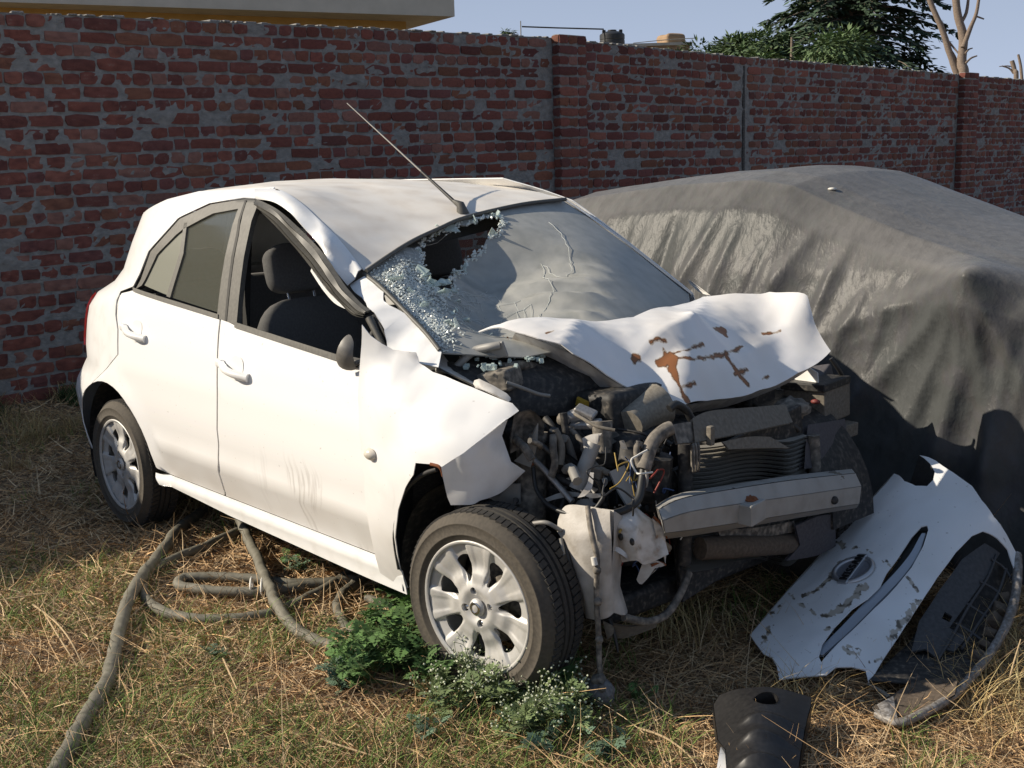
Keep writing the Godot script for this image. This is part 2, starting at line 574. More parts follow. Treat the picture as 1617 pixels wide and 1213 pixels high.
func build_body() -> void:
	# rear quarter with the strip over the windows
	var q := v2([-1.433, 1.479, -1.491, 1.458, -1.576, 1.46, -1.815, 1.437, -2.03, 1.374, -2.267, 1.236, -2.328, 1.087, -2.447, 1.058, -2.333, .901, -2.313, .795])
	q.append_array(v2(arc(-2.42, 0.29, 0.375, 112, 150, 6)))
	q.append_array(v2([-2.85, 0.62, -3.28, 0.62, -3.3, 0.9, -3.22, 1.05, -3.1, 1.2, -3.0, 1.335, -2.75, 1.385, -2.5, 1.42, -2.3, 1.45, -2.0, 1.482, -1.44, 1.498]))
	obj("rear_quarter_panel", sheet(q, body, 0.06, 0.004), M.white, car)
	var d := v2([-1.487, 1.021, -1.573, 1.026, -1.957, 1.054, -2.282, 1.074, -2.414, 1.051, -2.32, .902, -2.301, .796])
	d.append_array(v2(arc(-2.42, 0.29, 0.375, 110, 8, 12)))
	d.append_array(v2([-2.0, 0.318, -1.53, 0.318, -1.52, .322, -1.469, .544, -1.446, .745]))
	var rd := obj("rear_door", sheet(d, body, 0.06, 0.004), M.white_door, car)
	door_handle(rd, -2.17, 0.905)
	var f := v2([-1.364, 1.001, -1.049, .98, -.725, .957, -.555, .942, -.525, .902])
	f.append_array(v2([-0.45, 0.8, -0.46, 0.6, -0.46, 0.45, -0.45, 0.318, -1.515, 0.318, -1.506, .33, -1.459, .546, -1.436, .746, -1.475, 1.017]))
	var fd := obj("front_door", sheet(f, body, 0.06, 0.004), M.white_door, car)
	door_handle(fd, -1.32, 0.845)
	var jamb := func(p: Vector2) -> Vector3: return body(p) - Vector3(0, 0, 0.0055)
	obj("door_jamb", sheet(v2([-2.477, 1.033, -2.386, 1.05, -2.26, .908, -2.234, .804, -2.316, .754, -2.379, .842]), jamb, 0.05, 0.003), M.white_inner, car)
	obj("door_jamb", sheet(v2([-1.54, 1.007, -1.441, 1.015, -1.397, .751, -1.418, .553, -1.475, .342, -1.559, .324, -1.511, .537, -1.486, .739]), jamb, 0.05, 0.003), M.white_inner, car)
	# sill, standing a little proud
	var s := v2([-2.06, 0.316, -2.03, 0.27, -1.5, 0.243, -0.7, 0.225, -0.36, 0.22, -0.37, 0.30, -0.5, 0.316])
	obj("sill", sheet(s, func(p: Vector2) -> Vector3: return body(p) + Vector3(0, 0, 0.016 * smoothstep(0.322, 0.29, p.y) + 0.002), 0.03, 0.004), M.white, car)
	# rear bumper right round, and the tailgate
	var rb := v2([-2.80, 0.612, -2.79, 0.42, -2.76, 0.30, -2.9, 0.24, -5.3, 0.24, -5.44, 0.30, -5.41, 0.42, -5.4, 0.612])
	obj("rear_bumper", sheet(rb, body, 0.07, 0.004), M.white, car)
	obj("tailgate", sheet(v2([-3.30, 0.63, -4.9, 0.63, -4.92, 0.9, -5.0, 1.05, -4.88, 1.05, -4.75, 1.37, -3.45, 1.37, -3.32, 1.05, -3.25, 1.03]), body, 0.08, 0.004), M.white, car)
	obj("rear_window", sheet(v2([-3.36, 1.07, -4.84, 1.07, -4.72, 1.355, -3.48, 1.355]), body_in, 0.08, 0.004), M.side_glass, car)
	var tl := v2([-2.86, 0.78, -3.02, 0.76, -3.05, 0.95, -2.93, 1.02, -2.85, 0.95])
	obj("tail_lamp", sheet(tl, func(p: Vector2) -> Vector3: return body(p) + Vector3(-0.012, 0, 0.006), 0.04, 0.01), M.lamp_red, car)
	var tl2 := v2([-5.34, 0.78, -5.18, 0.76, -5.15, 0.95, -5.27, 1.02, -5.35, 0.95])
	obj("tail_lamp", sheet(tl2, func(p: Vector2) -> Vector3: return body(p) + Vector3(-0.012, 0, -0.006), 0.04, 0.01), M.lamp_red, car)
	# black frames and glass of the side windows
	var fr := v2([-2.29, 1.079, -2.247, 1.234, -2.018, 1.37, -1.804, 1.432, -1.56, 1.455, -1.535, 1.423, -1.749, 1.399, -1.955, 1.333, -2.158, 1.226, -2.239, 1.095])
	obj("window_frame", sheet(fr, func(p: Vector2) -> Vector3: return body(p) - Vector3(0, 0, 0.004), 0.04, 0.02), M.grey_frame, car)
	var bp := v2([-1.565, 1.455, -1.48, 1.454, -1.431, 1.438, -1.412, 1.317, -1.387, 1.169, -1.351, 1.004, -1.505, 1.017, -1.532, 1.161, -1.55, 1.325])
	obj("door_pillar", sheet(bp, func(p: Vector2) -> Vector3: return body(p) + Vector3(0, 0, 0.002), 0.04, 0.02), M.grey_frame, car)
	obj("door_pillar_groove", sheet(v2([-1.54, 1.451, -1.526, 1.451, -1.484, 1.326, -1.457, 1.165, -1.425, 1.012, -1.44, 1.013, -1.475, 1.164, -1.502, 1.326]), func(p: Vector2) -> Vector3: return body(p) + Vector3(0, 0, 0.004), 0.03, 0.004), M.black_rubber, car)
	obj("belt_moulding", sheet(v2([-2.316, 1.085, -1.95, 1.062, -1.496, 1.032, -1.49, 1.016, -1.942, 1.045, -2.282, 1.068]), func(p: Vector2) -> Vector3: return body(p) + Vector3(0, 0, 0.006), 0.04, 0.012), M.grey_frame, car)
	obj("belt_moulding", sheet(v2([-1.365, 1.015, -.969, .987, -.573, .96, -.554, .938, -.962, .967, -1.357, .995]), func(p: Vector2) -> Vector3: return body(p) + Vector3(0, 0, 0.006), 0.04, 0.012), M.grey_frame, car)
	var qg := v2([-2.242, 1.097, -2.158, 1.226, -2.037, 1.298, -1.95, 1.358, -1.907, 1.24, -1.941, 1.068])
	obj("quarter_window", sheet(qg, body_in, 0.05, 0.004), M.quarter_glass, car)
	obj("window_divider", sheet(v2([-1.961, 1.358, -1.937, 1.364, -1.89, 1.241, -1.923, 1.064, -1.957, 1.067, -1.923, 1.239]), func(p: Vector2) -> Vector3: return body(p) - Vector3(0, 0, 0.004), 0.05, 0.015), M.grey_frame, car)
	var rg := v2([-1.94, 1.361, -1.749, 1.399, -1.53, 1.423, -1.526, 1.302, -1.518, 1.162, -1.496, 1.032, -1.933, 1.064, -1.89, 1.241])
	obj("rear_door_window", sheet(rg, body_in, 0.05, 0.004), M.side_glass, car)
	# bent frame of the front window: three crumpled strips along the opening
	var outer := v3([-1.448, 1.454, .6, -1.285, 1.426, .615, -1.134, 1.371, .635, -.971, 1.31, .66, -.868, 1.255, .675, -.804, 1.212, .685, -.737, 1.174, .695, -.647, 1.12, .7, -.599, 1.105, .7])
	var inner := v3([-1.391, 1.411, .615, -1.248, 1.359, .635, -1.092, 1.288, .66, -.976, 1.235, .68, -.895, 1.192, .692, -.839, 1.164, .7, -.785, 1.138, .705, -.686, 1.095, .715, -.625, 1.087, .715])
	for i in outer.size():
		outer[i] += Vector3(noise_a.get_noise_1d(i * 70.0), noise_a.get_noise_1d(i * 70.0 + 500.0), 0) * 0.008
	var prev := outer
	var bands := [[0.12, 0.012, "grey_frame"], [0.34, 0.018, "grey_frame"], [0.42, -0.012, "black_rubber"], [0.58, 0.006, "black_rubber"], [0.66, 0.016, "grey_frame"], [0.82, 0.006, "grey_frame"], [0.9, -0.012, "black_rubber"], [1.0, 0.004, "grey_frame"]]
	for k in bands:
		var row := PackedVector3Array()
		for i in outer.size():
			row.append(outer[i].lerp(inner[i], k[0]) + Vector3(0, 0, k[1] + 0.010 * noise_b.get_noise_2d(i * 90.0, k[0] * 300.0)))
		obj("front_window_frame", skin([prev, row], 0.006, 5), M[k[2]], car)
		prev = row
	obj("torn_door_skin", skin([v3([-.993, 1.222, .665, -.896, 1.167, .68, -.816, 1.13, .69, -.743, 1.106, .7]), v3([-1, 1.212, .664, -.909, 1.157, .68, -.825, 1.116, .69, -.744, 1.102, .7])], 0.003, 4), M.white, car)
	obj("weather_strip", tube(curve(v3([-.586, 1.089, .7, -.547, 1.061, .7, -.516, 1.023, .7, -.499, .981, .7])), 0.012, 0.008), M.black_rubber, car)
	obj("weather_strip", tube(curve(v3([-.583, 1.087, .72, -.555, 1.053, .72, -.523, 1.014, .72, -.501, .992, .72])), 0.014, 0.01), M.grey_frame, car)
	# outside mirror hanging broken below the window
	var mi := Build.new()
	mi.put(sheet(curve2(v2([-0.045, -0.045, 0.012, -0.06, 0.025, -0.015, 0.03, 0.03, 0.01, 0.055, -0.02, 0.025])), func(p: Vector2) -> Vector3: return Vector3(p.x, p.y, 0.02 - 9.0 * (p.x * p.x + p.y * p.y)), 0.012, 0.008), Transform3D(Basis.from_euler(Vector3(0, 0.5, 0.1)), v3([-.558, .992, .83])[0]))
	mi.put(block(Vector3(0.07, 0.02, 0.04), 0.008), Transform3D(Basis.from_euler(Vector3(0, 0.2, -0.1)), v3([-.576, .958, .8])[0]))
	obj("door_mirror", mi, M.mirror, car, "broken grey door mirror shell without its glass")
	# the far side, seen through the glass and from a step aside
	var ls := v2([-0.35, 0.23, -0.4, 0.62, -0.45, 1.03, -0.98, 1.4, -1.3, 1.498, -2.9, 1.49, -3.0, 1.35, -3.1, 1.15, -3.25, 1.03, -3.3, 0.62, -2.85, 0.62])
	ls.append_array(v2(arc(-2.42, 0.29, 0.37, 150, 5, 10)))
	ls.append_array(v2([-2.0, 0.23]))
	obj("far_side_panel", sheet(ls, body_left, 0.08, 0.004, [v2([-0.62, 1.0, -1.4, 1.02, -1.47, 1.43, -1.28, 1.43, -0.9, 1.27]), v2([-1.5, 1.03, -2.25, 1.09, -2.18, 1.28, -1.98, 1.37, -1.75, 1.42, -1.53, 1.43])], -1.0), M.white, car)
	obj("far_window", sheet(v2([-1.5, 1.02, -2.26, 1.08, -2.18, 1.29, -1.98, 1.38, -1.75, 1.43, -1.52, 1.435]), func(p: Vector2) -> Vector3: return body_left(p) + Vector3(0, 0, 0.02), 0.07, 0.004, [], -1.0), M.side_glass, car)
	obj("far_window", sheet(v2([-0.6, 0.99, -1.42, 1.01, -1.48, 1.435, -1.27, 1.435, -0.88, 1.28]), func(p: Vector2) -> Vector3: return body_left(p) + Vector3(0, 0, 0.02), 0.07, 0.004, [], -1.0), M.side_glass, car)
	# floor, arch liners
	obj("floor_pan", block(Vector3(2.5, 0.06, 1.42), 0.02, 0.0, Transform3D(Basis.IDENTITY, Vector3(-1.15, 0.235, 0))), M.engine_black, car)
	obj("boot_floor", block(Vector3(1.0, 0.2, 0.95), 0.03, 0.0, Transform3D(Basis.IDENTITY, Vector3(-2.55, 0.42, 0))), M.engine_black, car)
	for s2 in [1.0, -1.0]:
		obj("wheel_arch_liner", _liner(-2.42, 0.385, 0.5 * s2, 0.79 * s2, 0.0, 200.0), M.engine_black, car)

func _liner(cx: float, r: float, z0: float, z1: float, a0: float, a1: float) -> Build:
	var rows := []
	for z in [z0, lerpf(z0, z1, 0.5), z1]:
		var row := PackedVector3Array()
		for i in 17:
			var a := deg_to_rad(lerpf(a0, a1, i / 16.0))
			row.append(Vector3(cx + r * cos(a), 0.29 + r * sin(a), z))
		rows.append(row)
	var b := skin(rows, 0.004)
	var cap := PackedVector2Array()
	for p in rows[0]:
		cap.append(Vector2(p.x, p.y))
	b.put(sheet(cap, func(p: Vector2) -> Vector3: return Vector3(p.x, p.y, z0), 0.2, 0.004), Transform3D.IDENTITY)
	return b

func door_handle(door: Node3D, x: float, y: float) -> void:
	var z := body(Vector2(x, y)).z
	var h := Build.new()
	var bar := PackedVector3Array()
	for i in 9:
		var t := i / 8.0
		bar.append(Vector3(x - 0.085 + 0.19 * t, y + 0.012 - 0.03 * t, z + 0.008 + 0.026 * sin(PI * clampf(t, 0.0, 1.0))))
	tube(bar, 0.014, 0.016, 10, 0.0, h)
	h.put(block(Vector3(0.045, 0.034, 0.03), 0.012), Transform3D(Basis.from_euler(Vector3(0, 0, -0.15)), Vector3(x - 0.1, y + 0.014, z + 0.006)))
	obj("handle", h, M.white, door)
	var cup := sheet(curve2(v2([-0.05, -0.01, 0.0, -0.04, 0.05, -0.02, 0.055, 0.03, 0.02, 0.05, -0.03, 0.04])), func(p: Vector2) -> Vector3: return Vector3(x + p.x, y + p.y, body(Vector2(x + p.x, y + p.y)).z + 0.002 - 0.0), 0.02, 0.001)
	obj("handle_cup", cup, M.cup, door)

func build_roof_and_glass() -> void:
	var edge := v3([-1.375, 1.49, .545, -1.231, 1.452, .555, -1.096, 1.392, .565, -.966, 1.331, .575, -.879, 1.277, .58, -.801, 1.225, .585])
	var front := v3([-.79, 1.219, .585, -.86, 1.293, .351, -.9, 1.335, .171, -.93, 1.367, .013, -.96, 1.4, -.302, -.977, 1.408, -.569])
	var ctl := v3([-1.25, 1.46, 0, -1.6, 1.505, 0, -2.1, 1.505, 0, -2.62, 1.43, 0, -1.4, 1.465, -0.55, -1.9, 1.475, -0.55, -2.55, 1.40, -0.52, -1.75, 1.493, 0.52, -2.2, 1.465, 0.52, -2.58, 1.395, 0.5, -1.25, 1.44, 0.3, -1.2, 1.45, -0.3])
	ctl.append_array(edge); ctl.append_array(front)
	var pl := plate_xz(ctl, 0.0005)
	var out := PackedVector2Array()
	out.append_array(xz(front))
	out.append_array(v2([-1.0, -0.575, -1.4, -0.56, -2.0, -0.56, -2.6, -0.52, -2.72, -0.3, -2.74, 0.0, -2.72, 0.3, -2.6, 0.52, -2.0, 0.535, -1.6, 0.54]))
	out.append_array(xz(edge))
	var roof := obj("roof", sheet(out, func(q: Vector2) -> Vector3: return Vector3(q.x, pl.at(q.x, q.y) + 0.004 * noise_a.get_noise_2d(q.x * 90.0, q.y * 90.0) - 0.05 * smoothstep(0.50, 0.58, absf(q.y)) * smoothstep(-1.4, -1.6, q.x), q.y), 0.07, 0.004, [], -1.0), M.white_dusty, car)
	var rim := front.duplicate()
	for i in rim.size():
		rim[i] += Vector3(0.012, -0.002, 0)
	obj("windscreen_seal", tube(curve(rim, 5), 0.008), M.grey_frame, car)
	var gut := edge.duplicate()
	for i in gut.size():
		gut[i] += Vector3(0, -0.004, 0.01)
	obj("roof_gutter", tube(curve(gut, 5), 0.007), M.grey_frame, car)
	# aerial
	var base: Vector3 = v3([-.963, 1.392, -.01])[0]
	var tip: Vector3 = v3([-1.656, 1.825, .02])[0]
	var an := obj("aerial", tube(PackedVector3Array([base + (tip - base) * 0.04, base + (tip - base) * 0.45, tip]), 0.005, 0.0022, 6), M.wire_grey, car)
	obj("aerial_foot", tube(PackedVector3Array([base - Vector3(0.0, 0.02, 0), base + (tip - base) * 0.02 + Vector3(0, 0.01, 0), base + (tip - base) * 0.075]), 0.026, 0.007, 12), M.grey_frame, an)
	obj("aerial_sleeve", tube(PackedVector3Array([base + (tip - base) * 0.06, base + (tip - base) * 0.34]), 0.0075, 0.005, 8), M.wire, an)
	# crumpled roof rail and front pillar
	var rail := [v3([-1.543, 1.49, .55, -1.367, 1.488, .55, -1.223, 1.45, .56, -1.088, 1.391, .57, -.959, 1.33, .58, -.871, 1.276, .585, -.797, 1.223, .59]),
		v3([-1.479, 1.48, .585, -1.328, 1.478, .58, -1.194, 1.442, .59, -1.056, 1.384, .605, -.931, 1.324, .615, -.848, 1.268, .615, -.784, 1.214, .605]),
		v3([-1.464, 1.468, .595, -1.31, 1.462, .6, -1.182, 1.428, .612, -1.043, 1.373, .63, -.918, 1.311, .648, -.836, 1.25, .65, -.791, 1.192, .625]),
		v3([-1.469, 1.456, .59, -1.317, 1.446, .605, -1.184, 1.412, .622, -1.056, 1.357, .638, -.94, 1.298, .655, -.857, 1.237, .665, -.806, 1.171, .645])]
	var crush := [[1, 3, -0.02], [2, 3, -0.025], [1, 4, 0.018], [2, 4, 0.022], [2, 5, -0.028], [1, 5, -0.012], [3, 5, 0.012], [3, 3, 0.01], [1, 6, 0.012]]
	for k in crush:
		rail[k[0]][k[1]] += Vector3(0.2, 0.35, 0.9) * k[2]
	obj("roof_rail", skin(rail, 0.004, 6), M.white, car)
	var pil := v3([-.816, 1.174, .63, -.774, 1.201, .6, -.671, 1.169, .6, -.511, 1.096, .62, -.384, 1.042, .64, -.298, .996, .655, -.273, .956, .69, -.338, .965, .71, -.405, .985, .715, -.457, .994, .72, -.49, 1.003, .72, -.513, 1.056, .715, -.585, 1.106, .7, -.723, 1.146, .66])
	var pp := plate_xy(pil, 0.0001)
	obj("windscreen_pillar", sheet(xy(pil), func(q: Vector2) -> Vector3: return Vector3(q.x, q.y, pp.at(q.x, q.y) + 0.012 * noise_b.get_noise_2d(q.x * 120.0, q.y * 160.0)), 0.03, 0.003), M.white, car)
	obj("windscreen_seal", tube(curve(v3([-.788, 1.204, .585, -.682, 1.173, .6, -.521, 1.102, .62, -.393, 1.047, .64, -.307, 1.001, .655]), 5), 0.009, 0.007), M.grey_frame, car)
	var far_p := v3([-.977, 1.399, -.58, -.797, 1.298, -.605, -.648, 1.206, -.63, -.516, 1.108, -.67, -.406, 1.031, -.7])
	var far_o := far_p.duplicate()
	for i in far_o.size():
		far_o[i] += Vector3(-0.03, 0.0, -0.045)
	var far_d := far_p.duplicate()
	for i in far_d.size():
		far_d[i] += Vector3(-0.07, -0.03, -0.06)
	obj("far_windscreen_pillar", skin([far_p, far_o, far_d], 0.004, 3), M.white, car)
	# windscreen: caved in at its top right-hand corner, shattered, grey with dust
	var wo := v3([-.787, 1.208, .58, -.86, 1.284, .352, -.895, 1.326, .176, -.925, 1.358, .017, -.955, 1.39, -.297, -.982, 1.397, -.577, -.792, 1.295, -.6, -.643, 1.204, -.625, -.512, 1.106, -.665, -.415, 1.034, -.695])
	wo.append_array(v3([-0.2, 0.96, -0.45, -0.12, 0.95, 0, -0.2, 0.96, 0.4]))
	wo.append_array(v3([-.314, .994, .65, -.406, 1.039, .635, -.522, 1.093, .62, -.665, 1.157, .6]))
	var wc := wo.duplicate()
	wc.append_array(v3([-0.55, 1.205, -0.35, -0.5, 1.185, -0.1, -0.42, 1.135, 0.15]))
	var wp := plate_xz(wc, 0.0003)
	var va := Vector2(-0.84, 0.0)
	var vb := Vector2(-0.34, 0.40)
	var surf := func(q: Vector2) -> Vector3:
		# a fold runs from the middle of the top edge to the right-hand lower corner: the glass is pushed in along it
		var ab := vb - va
		var t := clampf((q - va).dot(ab) / ab.length_squared(), -0.1, 1.1)
		var side := (q - va).cross(ab) / ab.length()          # towards the sound half: positive
		var fade := smoothstep(-0.12, 0.25, t) * smoothstep(1.15, 0.7, t)
		var w := 0.40 + 0.10 * noise_b.get_noise_2d(t * 90.0, 5.0) if side > 0.0 else 0.30
		var dip := maxf(0.0, 1.0 - absf(side) / w)
		var dent := fade * smoothstep(0.0, 0.15, dip)
		var c := noise_b.get_noise_2d(q.x * 300.0, q.y * 300.0) * 0.006 * dent * (1.6 if side < 0.0 else 0.4) + noise_a.get_noise_2d(q.x * 90.0, q.y * 90.0) * 0.008 * dent
		return Vector3(q.x, wp.at(q.x, q.y) - 0.145 * fade * (0.75 * dip + 0.25 * smoothstep(0.0, 1.0, dip)) + c, q.y)
	var gap := PackedVector2Array()
	var rough := v2([-.908, .233, -.927, .12, -.903, -.001, -.904, -.132, -.843, -.119, -.817, -.056, -.818, .016, -.81, .093, -.746, .21, -.651, .332, -.604, .393, -.655, .373, -.677, .377, -.685, .398, -.735, .374, -.819, .316])
	rng.seed = 70
	for i in rough.size():
		for k in 4:
			gap.append(rough[i].lerp(rough[(i + 1) % rough.size()], k / 4.0) + Vector2(rng.randf_range(-1, 1), rng.randf_range(-1, 1)) * 0.011)
	var ws := obj("windscreen", sheet(xz(wo), surf, 0.045, 0.005, [gap], -1.0), M.dusty_glass, car, "dusty shattered windscreen caved in below the roof edge")
	# broken edge of the hole and loose crumbs of glass
	rng.seed = 77
	for i in 40:
		var k := rng.randi() % gap.size()
		var c := gap[k].lerp(gap[(k + 1) % gap.size()], rng.randf())
		if i > 22:
			c = Vector2(rng.randf_range(-0.75, -0.42), rng.randf_range(0.30, 0.56))
		var tri := PackedVector2Array()
		var r := rng.randf_range(0.012, 0.045)
		for j in 4:
			var a := TAU * j / 4.0 + rng.randf() * 1.2
			tri.append(Vector2(cos(a), sin(a)) * r * rng.randf_range(0.5, 1.0))
		var p: Vector3 = surf.call(c)
		var b := sheet(tri, func(q: Vector2) -> Vector3: return Vector3(q.x, 0, q.y), 0.1, 0.004)
		var o := obj("glass_shard", b, M.shard, ws)
		o.transform = Transform3D(Basis.from_euler(Vector3(rng.randf_range(-0.7, 0.7), rng.randf() * TAU, 0.6 + rng.randf_range(-0.6, 0.6))), p + Vector3(0, 0.006, 0))
	# crazed glass down the right-hand edge and round the hole: hundreds of dice still hanging together
	var dice := Build.new()
	var bands := v2([-.736, .559, -.674, .54, -.698, .453, -.578, .575, -.481, .588, -.413, .578, -.36, .622, -.351, .604, -.73, .414, -.587, .435, -.5, .506, -.76, .431, -.604, .516])
	var inside := xz(wo)
	for i in 2400:
		var c0 := bands[rng.randi() % bands.size()].lerp(bands[rng.randi() % bands.size()], rng.randf() * 0.6)
		var c := c0 + Vector2(rng.randfn(0, 0.035), rng.randfn(0, 0.03))
		if not Geometry2D.is_point_in_polygon(c, inside) or Geometry2D.is_point_in_polygon(c, gap):
			continue
		var s2 := rng.randf_range(0.003, 0.0075)
		_cheap_box(dice, Vector3(s2, 0.004, s2 * rng.randf_range(0.6, 1.2)), Transform3D(Basis.from_euler(Vector3(rng.randfn(0, 0.35), rng.randf() * 3.0, 0.62 + rng.randfn(0, 0.35))), surf.call(c) + Vector3(0.001, 0.003, 0)))
	for i in gap.size():
		for k in 7:
			var c := gap[i].lerp(gap[(i + 1) % gap.size()], rng.randf()) + Vector2(rng.randfn(0, 0.006), rng.randfn(0, 0.006))
			var s2 := rng.randf_range(0.004, 0.012)
			_cheap_box(dice, Vector3(s2, 0.005, s2), Transform3D(Basis.from_euler(Vector3(rng.randfn(0, 0.5), rng.randf() * 3.0, 0.6 + rng.randfn(0, 0.5))), surf.call(c) + Vector3(0.0, 0.002, 0)))
	obj("crazed_glass", dice, M.crazed, ws).set_meta("kind", "stuff")
	# spider's web of cracks round the blow
	var cr := Build.new()
	var hub := v2([-.635, .445])[0]
	var ok := func(q: Vector2) -> bool: return Geometry2D.is_point_in_polygon(q, inside) and not Geometry2D.is_point_in_polygon(q, gap)
	for i in 40:
		var a := TAU * i / 40.0 + rng.randf_range(-0.1, 0.1)
		var last := Vector2.ZERO
		for k in 15:
			var rad := 0.03 + 0.028 * k
			a += rng.randf_range(-0.07, 0.07)
			var q := hub + Vector2(cos(a) * 0.8, sin(a)) * rad
			if k > 0 and k < 6 + (i * 5) % 9 and ok.call(q) and ok.call(last):
				tube(PackedVector3Array([surf.call(last) + Vector3(0.001, 0.0025, 0), surf.call(q) + Vector3(0.001, 0.0025, 0)]), 0.0008, 0.0006, 4, 0.0, cr)
				if rng.randf() < 0.6:
					var q2 := hub + Vector2(cos(a + 0.2) * 0.8, sin(a + 0.2)) * (rad + rng.randf_range(-0.012, 0.012))
					if ok.call(q2):
						tube(PackedVector3Array([surf.call(q) + Vector3(0.001, 0.0025, 0), surf.call(q2) + Vector3(0.001, 0.0025, 0)]), 0.0006, 0.0006, 4, 0.0, cr)
			last = q
	# long wavy break between the caved-in and the sound half
	var brk := v2([-.803, -.316, -.686, -.269, -.593, -.215, -.527, -.154, -.517, -.097, -.58, -.094, -.638, -.112, -.579, -.061, -.463, .002, -.426, .065, -.403, .13, -.386, .159])
	var row2 := PackedVector3Array()
	for i in brk.size() - 1:
		for k in 4:
			var q := brk[i].lerp(brk[i + 1], k / 4.0) + Vector2(rng.randf_range(-1, 1), rng.randf_range(-1, 1)) * 0.006
			row2.append(surf.call(q) + Vector3(0.002, 0.003, 0))
	tube(row2, 0.0008, 0.0008, 4, 0.0, cr)
	obj("crack", cr, M.crack, ws).set_meta("kind", "stuff")

